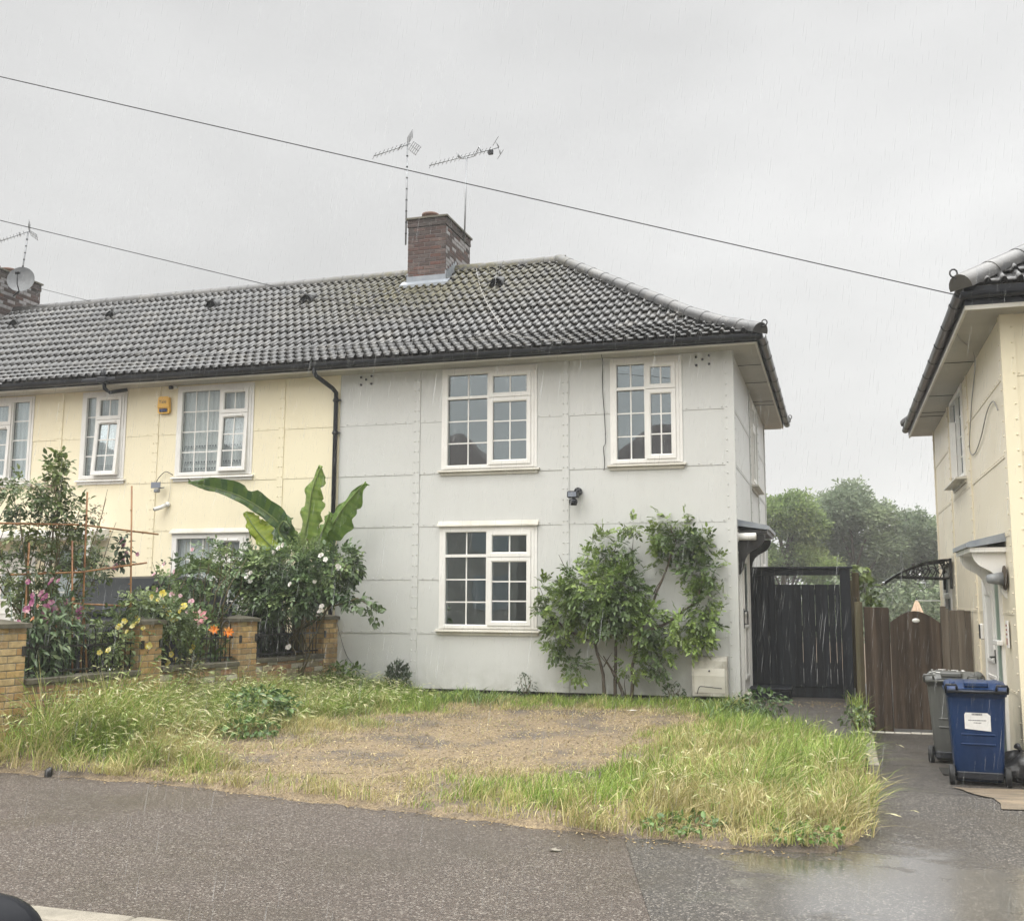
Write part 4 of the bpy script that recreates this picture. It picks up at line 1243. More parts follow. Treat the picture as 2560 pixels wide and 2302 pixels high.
wire([(-16.75, -11.87, 7.33), (-2.5, -.42, 4.86)], .005, 'lower telephone wire reaching the eaves of the grey house', .02, grp='overhead wires')
wire([(-15.3, 3.3, 8.05), (-13.6, 3.3, 7.55)], .006, 'thin wire running from the satellite dish down to the ridge', .0, grp='overhead wires')
pts = []
for x, y in ((-5.05, 3.45), (-4.6, 2.4), (-4.3, 1.8), (-3.99, 1.24), (-3.5, .46), (-3.17, .13), (-2.7, -.22), (-2.16, -.44)):
    pts.append((x, y, roof_z(y + .45) + .055))
wire(pts, .006, 'loose grey aerial cable trailing down the tiles from the chimney', mat='coax', name='aerial_cable', cat='cable')
wire([(-1.79, -.42, 4.86), (-1.83, -.2, 4.82), (-1.85, -.03, 4.78), (-1.855, -.035, 4.4), (-1.83, -.035, 4.0), (-1.815, -.035, 3.6), (-1.845, -.035, 3.5), (-1.83, -.04, 3.3), (-1.84, -.04, 3.17)], .0055, 'loose black cable hanging down beside the right-hand upper window', name='hanging_cable', cat='cable')
wire([(2.62, -3.2, 4.42), (2.7, -2.6, 4.21), (2.98, -1.6, 4.2), (3.0, -.9, 3.72), (3.0, -.5, 3.25), (3.005, -.9, 3.12), (3.0, -1.6, 3.22), (3.0, -2.2, 3.42), (3.0, -2.7, 3.45), (3.0, -3.0, 3.3)], .007, 'slack cable looping across the wall of the beige house', name='slack_cable', cat='cable', mat='coax')
wire([(-6.02, -.12, 1.05), (-5.97, -.05, .75), (-5.86, -.03, .45), (-5.72, -.035, .3)], .004, 'thin dangling wire by the end of the brick garden wall', name='dangling_wire', cat='wire')

# ------------------------------------------------------------------ things fixed to the walls
t = thing('alarm_box', (-9.31, -.02, 4.35), 'yellow burglar alarm box with a navy base, high on the cream wall', 'alarm box')
mb = MB()
mb.prism([(-9.425, 4.46), (-9.2, 4.46), (-9.215, 4.63), (-9.24, 4.645), (-9.385, 4.645), (-9.41, 4.63)], 'y', -.085, -.026); mb.build('cover', M['yellow_plastic'], t)
mb = MB(); mb.prism([(-9.425, 4.458), (-9.2, 4.458), (-9.2, 4.38), (-9.225, 4.36), (-9.4, 4.36), (-9.425, 4.38)], 'y', -.07, -.026); mb.build('base', M['yellow_plastic'], t)
mb = MB(); mb.cbox(-9.39, -9.235, -.086, -.07, 4.385, 4.44, .01); mb.build('strobe', M['navy'], t)
text_mesh('lettering', 'Yale', .085, M['ink'], t, Matrix.Translation((-9.325, -.0862, 4.555)) @ Matrix.Rotation(PI / 2, 4, 'X'))
t = thing('flood_light', (-2.27, -.03, 2.8), 'black floodlight with motion sensor between the upper and lower floors of the grey wall', 'floodlight')
mb = MB(); mb.lathe([(.06, -.075), (.06, -.03), (.055, -.026)], (-2.22, 0, 2.87), 'y', 14); mb.tube([(-2.22, -.07, 2.87), (-2.24, -.13, 2.84)], .022, 8); mb.build('bracket', M['black'], t)
mb = MB(); mb.cbox(-2.345, -2.19, -.24, -.12, 2.765, 2.865, .012); mb.box(-2.33, -2.205, -.243, -.241, 2.78, 2.85, 1); mb.build('lamp_head', [M['black'], M['solar']], t)
mb = MB(); mb.lathe([(.05, -.1), (.066, -.05), (.06, -.02), (.03, 0)], (-2.265, -.18, 2.76), 'z', 14); mb.build('sensor', M['black'], t)
t = thing('solar_light', (-9.32, -.03, 3.1), 'small grey solar floodlight under the sill of the cream house', 'light')
mb = MB(); mb.cbox(-9.42, -9.24, -.16, -.145, 3.1, 3.2, .004, 0, None); mb.build('panel', M['solar'], t)
mb = MB(); mb.cbox(-9.36, -9.27, -.17, -.1, 3.03, 3.09, .01); mb.tube([(-9.3, -.12, 3.1), (-9.25, -.04, 3.12)], .012, 6); mb.build('lamp_head', M['steel'], t)
wire([(-9.34, -.13, 3.2), (-9.33, -.06, 3.3), (-9.22, -.05, 3.38), (-9.08, -.05, 3.32)], .006, 'short black lead from the solar light to the window frame', name='lead', cat='cable')
t = thing('security_camera', (-9.22, -.03, 2.8), 'white bullet camera low on the cream wall below the solar light', 'camera', 'wall cameras')
mb = MB(); mb.tube([(-9.19, -.05, 2.83), (-9.23, -.1, 2.79), (-9.31, -.2, 2.745)], .034, 10); mb.build('housing', M['white'], t)
mb = MB(); mb.lathe([(.045, -.05), (.045, -.024)], (-9.17, 0, 2.84), 'y', 12); mb.build('base', M['white'], t)
mb = MB(); mb.tube([(-9.31, -.2, 2.745), (-9.313, -.203, 2.743)], .024, 10); mb.build('lens', M['black'], t)
wire([(-9.17, -.03, 2.87), (-9.14, -.03, 3.0), (-9.13, -.03, 3.29)], .004, 'thin cream lead rising from the bullet camera', name='lead', cat='cable', mat='old_white')
t = thing('security_camera', (-9.12, -.03, 4.77), 'small dark-eyed camera under the eaves beside the alarm box', 'camera', 'wall cameras')
mb = MB(); mb.tube([(-9.08, -.05, 4.8), (-9.12, -.12, 4.78)], .03, 10); mb.build('housing', M['white'], t)
mb = MB(); mb.tube([(-9.12, -.12, 4.78), (-9.14, -.17, 4.77)], .033, 10); mb.build('lens', M['black'], t)
t = thing('meter_box', (-.36, -.03, .05), 'dirty white meter box on the wall at the foot of the grey house corner', 'meter box')
mb = MB(); mb.prism([(-.02, .03), (-.2, .03), (-.24, .3), (-.235, .50), (-.2, .55), (-.02, .56)], 'x', -.6, -.13)
mb.build('case', M['meter'] if 'meter' in M else M['old_white'], t)
mb = MB(); mb.prism([(-.206, .075), (-.212, .075), (-.25, .3), (-.249, .4), (-.243, .4), (-.244, .3)], 'x', -.57, -.16); mb.lathe([(.012, -.262), (.012, -.24)], (-.365, 0, .37), 'y', 8, 1); mb.build('door', [M['old_white'], M['ink']], t)
wire([(-.53, -.26, .06), (-.5, -.27, .15), (-.44, -.27, .16), (-.2, -.265, .14)], .006, 'black cable lying across the meter box door', name='lead', cat='cable')
t = thing('flue_pipe', (0, .2, 2.19), 'white plastic flue pipe sticking out beside the black porch canopy', 'pipe')
mb = MB(); mb.tube([(0., .2, 2.2), (.27, .16, 2.2)], .052, 14); mb.build('pipe', M['white'], t)
mb = MB(); mb.lathe([(.075, .004), (.075, .02), (.055, .03)], (0, .2, 2.2), 'x', 14); mb.build('collar', M['white'], t)
t = thing('wall_lamp', (3.02, -2.86, 1.5), 'brown conical wall lamp beside the white porch bracket', 'lamp')
mb = MB(); mb.lathe([(.13, 3.0), (.125, 2.985), (.04, 2.97)], (0, -2.86, 1.56), 'x', 18); mb.build('back_plate', M['bark'], t)
mb = MB(); mb.lathe([(.075, 2.985), (.045, 2.83), (.03, 2.82)], (0, -2.86, 1.55), 'x', 14); mb.build('shade', M['steel'], t)
t = thing('doorbell', (3.0, -.86, .9), 'black and white video doorbell on the beige wall by the door frame', 'doorbell')
mb = MB(); mb.cbox(2.965, 3.012, -.9, -.82, .86, 1.05, .012); mb.build('case', M['white'], t)
mb = MB(); mb.cbox(2.955, 2.966, -.895, -.825, .87, 1.04, .01); mb.build('face', M['black'], t)
t = thing('number_plaque', (3.0, -2.78, .95), 'small white plaque with red-brown marks right of the green door', 'plaque')
mb = MB(); mb.cbox(2.992, 3.008, -2.86, -2.74, .84, 1.12, .003); mb.build('plate', M['paper'], t)
mb = MB()
for i in range(3): mb.box(2.9895, 2.9925, -2.84, -2.76, 1.06 - i * .045, 1.08 - i * .045)
mb.box(2.9895, 2.9925, -2.84, -2.815, .87, .94); mb.box(2.9895, 2.9925, -2.785, -2.76, .87, .94); mb.build('marks', M['red_ink'], t)
t = thing('door_awning', (3.03, 2.6, 1.8), 'black scroll-bracket awning over the rear side window of the beige house', 'awning')
def awn(u):
    mb = MB(); z0, zt, out = 1.55, 1.93, .98
    top = [(3.0 - out * s, u, zt - .36 * s ** 2.1) for s in np.linspace(0, 1, 12)]; bot = [(3.0 - out * .72 * s, u, 1.66 + .03 * s - .0 * s) for s in np.linspace(0, 1, 8)]
    mb.tube(top, .016, 6); mb.tube(bot + [top[9]], .013, 6); mb.cbox(2.96, 3.0, u - .02, u + .02, 1.5, 1.96, .006)
    for k in range(6):
        a = Vector(top[1 + k]); b = Vector((3.0 - out * (.05 + .13 * k), u, 1.67))
        mb.tube([a.lerp(b, s) + Vector((.05 * math.sin(s * PI), 0, 0)) for s in np.linspace(0, 1, 6)], .008, 5)
        c = a.lerp(b, .5); mb.tube([c + Vector((.045 * math.cos(q), 0, .045 * math.sin(q))) for q in np.linspace(0, 4.6, 9)], .007, 5)
    return mb
awn(2.35).build('bracket', M['black_iron'], t); awn(3.4).build('bracket', M['black_iron'], t)
mb = MB(); P = [[(3.0 - .99 * s, u, 1.955 - .36 * s ** 2.1) for s in np.linspace(0, 1, 12)] for u in (2.3, 2.85, 3.45)]; P2 = [[(p[0], p[1], p[2] - .008) for p in r] for r in P]
mb.grid(P); mb.grid(P2); mb.build('sheet', M['clear'], t)
mb = MB(); mb.cbox(1.99, 2.03, 2.28, 3.47, 1.575, 1.605, .004); mb.build('front_rail', M['chrome'], t)

# ------------------------------------------------------------------ gates and fences
GY = 1.9
t = thing('black_gate', (.75, GY, -.1), 'tall black boarded gate with an open slot at the top, beside the grey house', 'gate')
mb = MB(); gz0, gz1 = .03, 1.56
x = .12; k = 0
while x < 1.36:
    wd = .098
    if x < .38: mb.cbox(x, x + wd - .0005, GY - .012, GY + .012, .0, 1.7, .002)
    else:
        g = .0055 if k in (6, 8, 10, 11) else -.002
        mb.cbox(x, min(x + wd - g, 1.365), GY - .014 - .003 * (k % 2), GY + .01 - .001 * (k % 2), gz0, gz1, .003)
    x += wd; k += 1
mb.build('boards', M['black_wood'], t)
mb = MB(); mb.cbox(.0, .12, GY - .045, GY + .045, -.3, 1.795, .006); mb.build('post', M['black_wood'], t); mb = MB(); mb.cbox(1.37, 1.52, GY - .05, GY + .05, -.3, 1.795, .006); mb.build('post', M['black_wood'], t)
mb = MB(); mb.cbox(-.0, 1.56, GY - .07, GY + .07, 1.797, 1.83, .006); mb.cbox(.12, 1.37, GY - .03, GY + .03, 1.7, 1.796, .006); mb.build('top_rail', M['black_wood'], t)
for z in (.3, .85, 1.4):
    mb = MB(); mb.cbox(.4, 1.36, GY + .0125, GY + .045, z, z + .09, .004); mb.build('ledge', M['black_wood'], t)
mb = MB(); mb.cbox(.37, 1.368, GY + .014, GY + .04, -.3, .08, .006); mb.build('gravel_board', M['black_wood'], t)
t = thing('step_box', (.25, 1.3, -.12), 'low black box step at the foot of the black gate', 'step')
mb = MB(); mb.cbox(.06, .62, 1.2, 1.78, -.16, .02, .012); mb.build('box', M['black_wood'], t)
mb = MB(); mb.cbox(.04, .64, 1.17, 1.8, .022, .05, .01); mb.build('lid', M['black_wood'], t)
t = thing('boundary_fence', (1.6, 1.2, -.4), 'mossy timber boundary fence running back between the two gates', 'fence')
for yy, h_ in ((.42, 1.3), (1.98, 1.74), (4., 1.66)):
    mb = MB(); mb.cbox(1.545, 1.65, yy, yy + .1, -.5, h_, .006); mb.build('post', M['mossy_wood'], t)
mb = MB(); y = .53
while y < 7.5:
    h = 1.36 if y < 1.9 else 1.58
    mb.cbox(1.585, 1.615, y, y + .128, -.4, h + random.uniform(-.012, .012), .003); y += .13
mb.build('boards', M['mossy_wood'], t)
BY = .32
t = thing('brown_gate', (2.1, BY, -.42), 'dark wet brown boarded gate with an arched top and a white oval disc', 'gate')
mb = MB(); x = 1.98; x0, x1 = 1.99, 2.62; x = x0
nb = 6; wd = (x1 - x0) / nb
for i in range(nb):
    a = x0 + i * wd; b = a + wd + .004
    za = 1.03 + .155 * math.sin(PI * (a - x0) / (x1 - x0)); zb_ = 1.03 + .155 * math.sin(PI * (b - x0) / (x1 - x0)); zm = 1.03 + .155 * math.sin(PI * ((a + b) / 2 - x0) / (x1 - x0))
    mb.prism([(a, -.36), (b, -.36), (b, zb_), ((a + b) / 2, zm), (a, za)], 'y', BY - .012 - .004 * (i % 2), BY + .012 - .001 * (i % 2))
mb.build('boards', M['brown_wood'], t)
mb = MB(); mb.lathe([(.001, BY - .022), (.045, BY - .021), (.045, BY - .014)], (2.32, 0, 1.06), 'y', 16); mb.v = [(2.32 + (p[0] - 2.32) * 1.1, p[1], 1.06 + (p[2] - 1.06) * .65) for p in mb.v]; mb.build('disc', M['paper'], t)
for z in (.0, .9):
    mb = MB(); mb.cbox(2.0, 2.61, BY + .013, BY + .05, z, z + .1, .004); mb.build('ledge', M['brown_wood'], t)
t = thing('brown_fence_panel', (1.85, BY, -.42), 'dark brown fixed boards between the boundary fence and the arched gate', 'fence')
mb = MB(); x = 1.66
while x < 1.97:
    mb.cbox(x, min(x + .106, 1.985), BY - .02 - .004 * (round(x * 10) % 2), BY + .004, -.42, 1.235 + random.uniform(-.006, .006), .003); x += .104
mb.build('boards', M['brown_wood'], t)
mb = MB(); mb.cbox(1.93, 1.986, BY + .005, BY + .08, -.6, 1.22, .006); mb.build('post', M['brown_wood'], t)
t = thing('grey_fence_panel', (2.83, BY, -.42), 'weathered grey fence boards between the arched gate and the beige house', 'fence')
mb = MB(); x = 2.63; k = 0
while x < 3.0:
    mb.cbox(x, min(x + .098, 3.0), BY - .016 - .004 * (k % 2), BY + .004, -.5, 1.2 + (.02 if k == 0 else random.uniform(-.006, .006)), .003); x += .1; k += 1
mb.build('boards', M['grey_wood'], t)
mb = MB(); mb.cbox(2.63, 2.7, BY + .005, BY + .075, -.6, 1.25, .006); mb.build('post', M['grey_wood'], t)
t = thing('door_sill', (2.2, BY - .05, -.42), 'thin pale strip along the ground under the brown gate', 'sill')
mb = MB()
x = 1.68
while x < 2.62:
    L = random.uniform(.12, .25); mb.cbox(x, x + L - .006, BY - .09, BY - .03, -.45, -.4 + random.uniform(-.006, .004), .006); x += L
mb.build('strip', M['old_white'], t)
t = thing('parasol', (3.0, 10., -.5), 'closed cream garden parasol behind the arched gate', 'parasol')
mb = MB(); n = 48
P = []
for k in range(n + 1):
    th = 2 * PI * k / n; f = 1 + .22 * math.cos(th * 8)
    P.append([(2.99 + r * f * math.cos(th), 10 + r * f * math.sin(th), z) for r, z in ((.012, 1.35), (.045, 1.27), (.12, 1.03), (.16, .75), (.14, .4))])
mb.grid(P); mb.build('canopy', M['fabric'], t)
mb = MB(); mb.tube([(2.99, 10, -.5), (2.99, 10, 1.34)], .02, 8); mb.build('pole', M['white'], t)
mb = MB(); mb.lathe([(.022, 1.345), (.022, 1.37), (.008, 1.385)], (2.99, 10, 0), 'z', 8); mb.build('finial', M['black'], t)
wire([(2.72, 6.2, 1.33), (2.88, 6.2, 1.325), (3.04, 4.56, 1.325)], .008, 'pale washing line running back from the beige house', name='washing_line', cat='line', mat='white')

# ------------------------------------------------------------------ wheelie bins
def bin_at(x, y, z, rot, mat, label, lid_grey=False, sticker=None):
    t = thing('wheelie_bin', (x, y, z), label, 'bin', 'wheelie bins')
    T = Matrix.Translation((x, y, z)) @ Matrix.Rotation(rot, 4, 'Z') @ Matrix.Scale(.89, 4)
    def fin(mb, nm, m, par=None):
        mb.v = [tuple(T @ Vector(p)) for p in mb.v]
        return mb.build(nm, m, par or t)
    # local: the wheeled rear faces -y, front +y
    mb = MB(); rings = []
    prof = [(.03, .235, -.2, .30), (.14, .24, -.265, .31), (.5, .262, -.29, .33), (.9, .285, -.31, .36), (.93, .285, -.31, .36), (.935, .3, -.325, .375), (.985, .305, -.33, .38)]
    for zz, hw, ya, yb in prof:
        r = .045
        pts = []
        for cx, cy, a0 in ((hw - r, yb - r, 0), (-hw + r, yb - r, PI / 2), (-hw + r, ya + r, PI), (hw - r, ya + r, 1.5 * PI)):
            for k in range(4): a = a0 + k * PI / 6; pts.append((cx + r * math.cos(a), cy + r * math.sin(a), zz))
        rings.append(pts)
    n = len(rings[0]); base = len(mb.v)
    mb.add([p for r in rings for p in r], [(i * n + k, i * n + (k + 1) % n, (i + 1) * n + (k + 1) % n, (i + 1) * n + k) for i in range(len(rings) - 1) for k in range(n)] + [tuple(range(n - 1, -1, -1))], 0, None, True)
    # moulded ribs on the rear and sides
    for zz in (.42, .52): mb.cbox(-.17, .17, -.298 - (zz - .4) * .02, -.26, zz, zz + .02, .006)
    mb.cbox(-.262, -.24, -.12, .22, .76, .78, .006)
    mb.cbox(-.2, -.165, -.3, -.25, .1, .88, .012) if False else None
    body = fin(mb, 'body', mat)
    mb = MB(); P = []
    for s in np.linspace(0, 1, 9):
        yy = -.345 + s * .755
        zz = 1.0 + .075 * math.sin(min(1, max(0, s)) * PI) ** .6 * (1 if .04 < s < .96 else 0)
        P.append([(xx * .312, yy, zz - (.03 if abs(xx) == 1 else 0) + .012 * (1 - xx * xx)) for xx in (-1, -.93, -.6, -.2, .2, .6, .93, 1)])
    mb.grid(P)
    mb.cbox(-.316, .316, -.36, .42, .965, 1.0, .012)
    mb.cbox(-.12, .12, -.33, -.05, 1.03, 1.085, .012); mb.cbox(-.26, -.2, -.2, .3, 1.02, 1.075, .01); mb.cbox(.2, .26, -.2, .3, 1.02, 1.075, .01)
    lid = fin(mb, 'lid', mat)
    mb = MB()
    for sx_ in (-.25, .25): mb.tube([(sx_ - .055, -.34, .97), (sx_ - .055, -.4, 1.03), (sx_ - .05, -.4, 1.055), (sx_ + .05, -.4, 1.055), (sx_ + .055, -.4, 1.03), (sx_ + .055, -.34, .97)], .014, 6)
    mb.tube([(-.29, -.385, .985), (.29, -.385, .985)], .015, 8); fin(mb, 'handle', M['black'] if not lid_grey else mat, lid)
    for sx_ in (-1, 1):
        mb = MB(); mb.lathe([(.06, -.028), (.1, -.028), (.103, -.015), (.103, .015), (.1, .028), (.06, .028)], (sx_ * .275, -.235, .1), 'x', 20); mb.lathe([(.06, -.03), (.06, .03)], (sx_ * .275, -.235, .1), 'x', 12, 1); fin(mb, 'wheel', [M['tyre'], M['black']])
    mb = MB(); mb.tube([(-.3, -.235, .1), (.3, -.235, .1)], .014, 8); mb.cbox(-.23, .23, -.28, -.2, .06, .14, .01); fin(mb, 'axle', M['black'])
    if sticker == 'label':
        mb = MB(); a = .24 * 0 ; zc, h, wd = .665, .095, .128
        yy = lambda z_: -.2915 - (z_ - .5) * .05
        f = lambda px, pz: (px, yy(pz) - .003, pz)
        mb.add([f(-wd, zc - h + .02), f(wd, zc - h), f(wd, zc + h - .025), f(wd - .03, zc + h), f(-wd + .01, zc + h), f(-wd, zc + h - .02)], [(0, 1, 2, 3, 4, 5)])
        fin(mb, 'sticker', M['paper'], body)
        mb = MB(); g = lambda a_, b_, c_, d_: mb.add([(a_, yy(c_) - .005, c_), (b_, yy(c_) - .005, c_), (b_, yy(d_) - .005, d_), (a_, yy(d_) - .005, d_)], [(0, 1, 2, 3)])
        r = random.Random(3); q = -.055
        while q < .05: wq = r.uniform(.003, .009); g(q, q + wq, zc + h - .026, zc + h - .006); q += wq + r.uniform(.002, .005)
        for zz, a_, b_ in ((zc + .012, -.09, .085), (zc - .014, -.04, .035)):
            q = a_
            while q < b_: wq = r.uniform(.004, .012); g(q, min(q + wq, b_), zz, zz + .009); q += wq + .003
        fin(mb, 'print', M['ink'], body)
    if sticker == 'lid':
        mb = MB(); r = random.Random(5)
        for k in range(26):
            a_, b_ = r.uniform(-.27, .1), r.uniform(-.28, .12); s_ = r.uniform(.012, .05)
            zz = 1.0 + .075 * math.sin(((b_ + .345) / .755) * PI) ** .6 + .016
            mb.cbox(a_, a_ + s_, b_, b_ + s_ * r.uniform(.3, 1.4), zz, zz + .006, .002)
        fin(mb, 'worn_sticker', M['paper'], lid)
    return t
bin_at(2.575, -3.5, -.412, math.radians(-3), M['blue_bin'], 'navy blue wheelie bin with a white label, nearest the camera on the right', sticker='label')
bin_at(2.53, -2.15, -.413, math.radians(-12), M['grey_bin'], 'grey wheelie bin with torn white stickers on its lid, behind the blue bin', lid_grey=True, sticker='lid')
bin_at(-6.75, -1.35, -.12, math.radians(8), M['dark_bin'], 'slate wheelie bin behind the railings right under the orange lilies')
bin_at(-7.55, -1.6, -.12, math.radians(-6), M['dark_bin'], 'slate wheelie bin behind the railings beneath the pink lily')
t = thing('bin_bag', (2.95, -3.5, -.41), 'black bin bag slumped against the house corner beside the blue bin', 'bag')
mb = MB(); P = []
for i in range(15):
    ph = PI * i / 14; row = []
    for k in range(25):
        th = 2 * PI * k / 24; r = .24 * math.sin(ph) * (1 + .13 * math.sin(th * 5 + i) + .08 * math.sin(th * 9 - i * 2)) + .004
        row.append((2.97 + r * math.cos(th), -3.45 + r * .9 * math.sin(th), -.41 + .14 * (1 - math.cos(ph)) * (1 + .1 * math.sin(th * 3))))
    P.append(row)
mb.grid(P); mb.build('bag_body', M['bag'], t)
mb = MB(); mb.tube([(2.97, -3.45, -.14), (2.96, -3.46, -.09), (2.93, -3.48, -.06)], [.03, .02, .035], 8); mb.build('knot', M['bag'], t)
mb = MB(); mb.cbox(2.28, 2.85, -3.2, -2.75, hp(-3.2) + .002, hp(-3.2) + .016, .004); tag(mb.build('door_mat', M['mat']), 'dark doormat on the path between the two bins', 'mat')
mb = MB(); P = [[(x + .02 * math.sin(y * 9), y + .03 * math.sin(x * 7), hp(y) + .014 + .006 * float(vnoise(x, y, 4, 3))) for x in np.linspace(2.3 + .14 * (-4.0 - y) + .03 * math.sin(y * 7), 3.4, 9)] for y in np.linspace(-5.6, -3.95, 9)]
mb.grid(P); tag(mb.build('stone_slab', M['buff']), 'worn buff stone slab in front of the blue bin', 'slab')

# ------------------------------------------------------------------ brick garden wall with railings
BUFF = [(.44, .3, .13), (.4, .26, .115), (.48, .33, .16), (.37, .23, .1), (.42, .31, .16), (.35, .24, .12)]
MIXED = [(.4, .25, .13), (.34, .2, .12), (.43, .35, .24), (.36, .3, .19), (.3, .24, .13), (.5, .45, .37), (.4, .24, .15)]
wall = thing('garden_wall', (-6.4, -3.1, -.3), 'buff brick garden wall with four capped pillars between the flower garden and the grass', 'wall')
WA = Vector((-6.05, -.15, 0)); WB = Vector((-6.75, -6.0, 0)); wd_ = (WB - WA).normalized(); wang = math.atan2(wd_.y, wd_.x)
WT = Matrix.Translation(WA) @ Matrix.Rotation(wang, 4, 'Z')     # local x runs along the wall towards the street; local +y faces the grass
def wl(s, off, z): return WT @ Vector((s, off, z))
def sW(y): return (-.15 - y) / .9929
pill = [(sW(-.03) - .02, sW(-.38)), (sW(-1.98), sW(-2.36)), (sW(-3.8), sW(-4.15)), (sW(-5.78), sW(-6.16))]
for i, (a, b) in enumerate(pill):
    mb = MB(); zb = -.55 + .0; zt = 1.0
    brick_box(mb, a, b, -.33, 0.0 + .0, zb, zt, BUFF, seed=20 + i, mat=WT)
    p = mb.build('pillar', [M['brick'], M['mortar']], wall)
    mb = MB(); e = .035
    A, B, C, Dd = a - e, b + e, -.33 - e, e
    mb.add([(A, C, 1.0), (B, C, 1.0), (B, Dd, 1.0), (A, Dd, 1.0), (A, C, 1.045), (B, C, 1.045), (B, Dd, 1.045), (A, Dd, 1.045), ((A + B) / 2, (C + Dd) / 2, 1.09)],
           [(0, 3, 2, 1), (0, 1, 5, 4), (1, 2, 6, 5), (2, 3, 7, 6), (3, 0, 4, 7), (4, 5, 8), (5, 6, 8), (6, 7, 8), (7, 4, 8)])
    mb.v = [tuple(WT @ Vector(q)) for q in mb.v]; mb.build('cap', M['coping'], p)
for i in range(3):
    a, b = pill[i][1], pill[i + 1][0]; zt = (.435, .425, .415)[i]
    mb = MB(); brick_box(mb, a + .001, b - .001, -.22, -.005, -.5, zt, MIXED if i < 2 else BUFF + MIXED[:2], seed=40 + i, mat=WT, skip='rl')
    lw = mb.build('low_wall', [M['brick'], M['mortar']], wall)
    mb = MB(); q = a + .002
    while q < b - .01:
        L = min(random.uniform(.55, .65), b - q); mb.cbox(q, q + L - .004, -.26, .035, zt, zt + .06, .008, 0, None, WT); q += L
    mb.build('coping', M['coping'], lw)
    # hooped railing panel standing on the coping
    lab = ('black hooped railing nearest the grey house, in front of the white rose', 'middle black hooped railing, in front of the pink and orange lilies', 'black hooped railing nearest the street, in front of the yellow rose')[i]
    t = thing('railing', tuple(wl((a + b) / 2, -.1, zt + .06)), lab, 'railing', 'railings on the garden wall')
    mb = MB()
    for z in (zt + .1, zt + .36): mb.cbox(a - .02, b + .02, -.108, -.1, z, z + .025, .002, 0, None, WT)
    mb.build('rail', M['black_iron'], t)
    n = max(2, round((b - a) / .28)); w_ = (b - a) / n
    for k in range(n):
        c = a + (k + .5) * w_; hw = w_ * .31; mb = MB()
        pts = [wl(c - hw, -.104, zt + .065), wl(c - hw, -.104, zt + .5)] + [wl(c - hw * math.cos(th), -.104, zt + .5 + hw * 1.1 * math.sin(th)) for th in np.linspace(.3, PI - .3, 6)] + [wl(c + hw, -.104, zt + .5), wl(c + hw, -.104, zt + .065)]
        mb.tube(pts, .0065, 5); mb.build('hoop', M['black_iron'], t)
        mb = MB(); mb.tube([wl(c, -.104, zt + .065), wl(c, -.104, zt + .44), wl(c, -.104, zt + .47)], [.0065, .0065, .001], 5)
        if False: mb.tube([wl(c + w_ / 2, -.104, zt + .065), wl(c + w_ / 2, -.104, zt + .44), wl(c + w_ / 2, -.104, zt + .47)], [.0065, .0065, .001], 5)
        mb.build('spike', M['black_iron'], t)
    for e, sg in ((a, 1), (b, -1)):
        mb = MB(); mb.cbox(e - .06, e + .0, -.115, .012, zt + .36, zt + .385, .003, 0, None, WT) if False else mb.cbox(min(e, e - sg * .05), max(e, e - sg * .05), 0.0, .014, zt + .3, zt + .4, .003, 0, None, WT)
        mb.build('bracket', M['black_iron'], t)

mb = MB(); brick_box(mb, -10., -7.04, -6.08, -5.86, -.55, .41, BUFF, seed=77, skip='rl')
lw = mb.build('low_wall', [M['brick'], M['mortar']], wall)
mb = MB(); mb.cbox(-10., -7.05, -6.12, -5.82, .41, .47, .008); mb.build('coping', M['coping'], lw)
# ------------------------------------------------------------------ dark car nosed up to the wall
car = thing('parked_car', (-8.55, -1.4, -.06), 'dark car parked nose-out in the flower garden behind the roses', 'car')
CX = -8.75
def section(y, w_, zb, zs, zt, wt):
    """half profile mirrored: floor, sill, shoulder, roof"""
    h = [(w_ * .86, zb), (w_ * .97, zb + .12), (w_, (zb + zs) / 2), (w_ * .985, zs - .05), (w_ * .95, zs)]
    if zt > zs + .02: h += [((w_ * .93 + wt) / 2, (zs + zt) / 2), (wt, zt - .06), (wt * .9, zt - .01), (wt * .5, zt + .015), (0, zt + .022)]
    else: h += [(w_ * .9, zs + .012), (w_ * .8, zs + .02), (w_ * .6, zs + .028), (w_ * .3, zs + .034), (0, zs + .036)]
    r = [(CX + x, y, z) for x, z in h]; l = [(CX - x, y, z) for x, z in h[:-1]][::-1]
    return r + l
z0 = .0
S = [(-3.62, .62, .2, .62, 0, 0), (-3.6, .74, .16, .7, 0, 0), (-3.48, .84, .14, .8, 0, 0), (-3.2, .89, .13, .88, 0, 0), (-2.75, .9, .13, .95, 0, 0), (-2.45, .9, .13, 1.0, 0, 0),
     (-2.2, .9, .13, 1.0, 1.2, .74), (-1.75, .9, .13, 1.0, 1.5, .66), (-1.5, .9, .13, 1.0, 1.6, .64), (-.6, .9, .13, 1.02, 1.64, .64), (.1, .9, .13, 1.03, 1.58, .62), (.3, .88, .2, 1.03, 1.2, .6), (.36, .8, .3, .95, 0, 0)]
mb = MB(); R_ = [section(*s) for s in S]; n = len(R_[0])
mb.add([p for r in R_ for p in r], [(i * n + k, i * n + k + 1, (i + 1) * n + k + 1, (i + 1) * n + k) for i in range(len(R_) - 1) for k in range(n - 1)] + [tuple(range(n)), tuple(range((len(R_) - 1) * n + n - 1, (len(R_) - 1) * n - 1, -1))], 0, None, True)
M['car_glass'] = base_mat('dark car glass', (.01, .012, .014), .3, .08)[0]
body = mb.build('body', M['car_paint'], car)
mb = MB(); mb.add([(CX - .78, -2.4, 1.05), (CX + .78, -2.4, 1.05), (CX + .6, -1.62, 1.56), (CX - .6, -1.62, 1.56)], [(0, 1, 2, 3)])
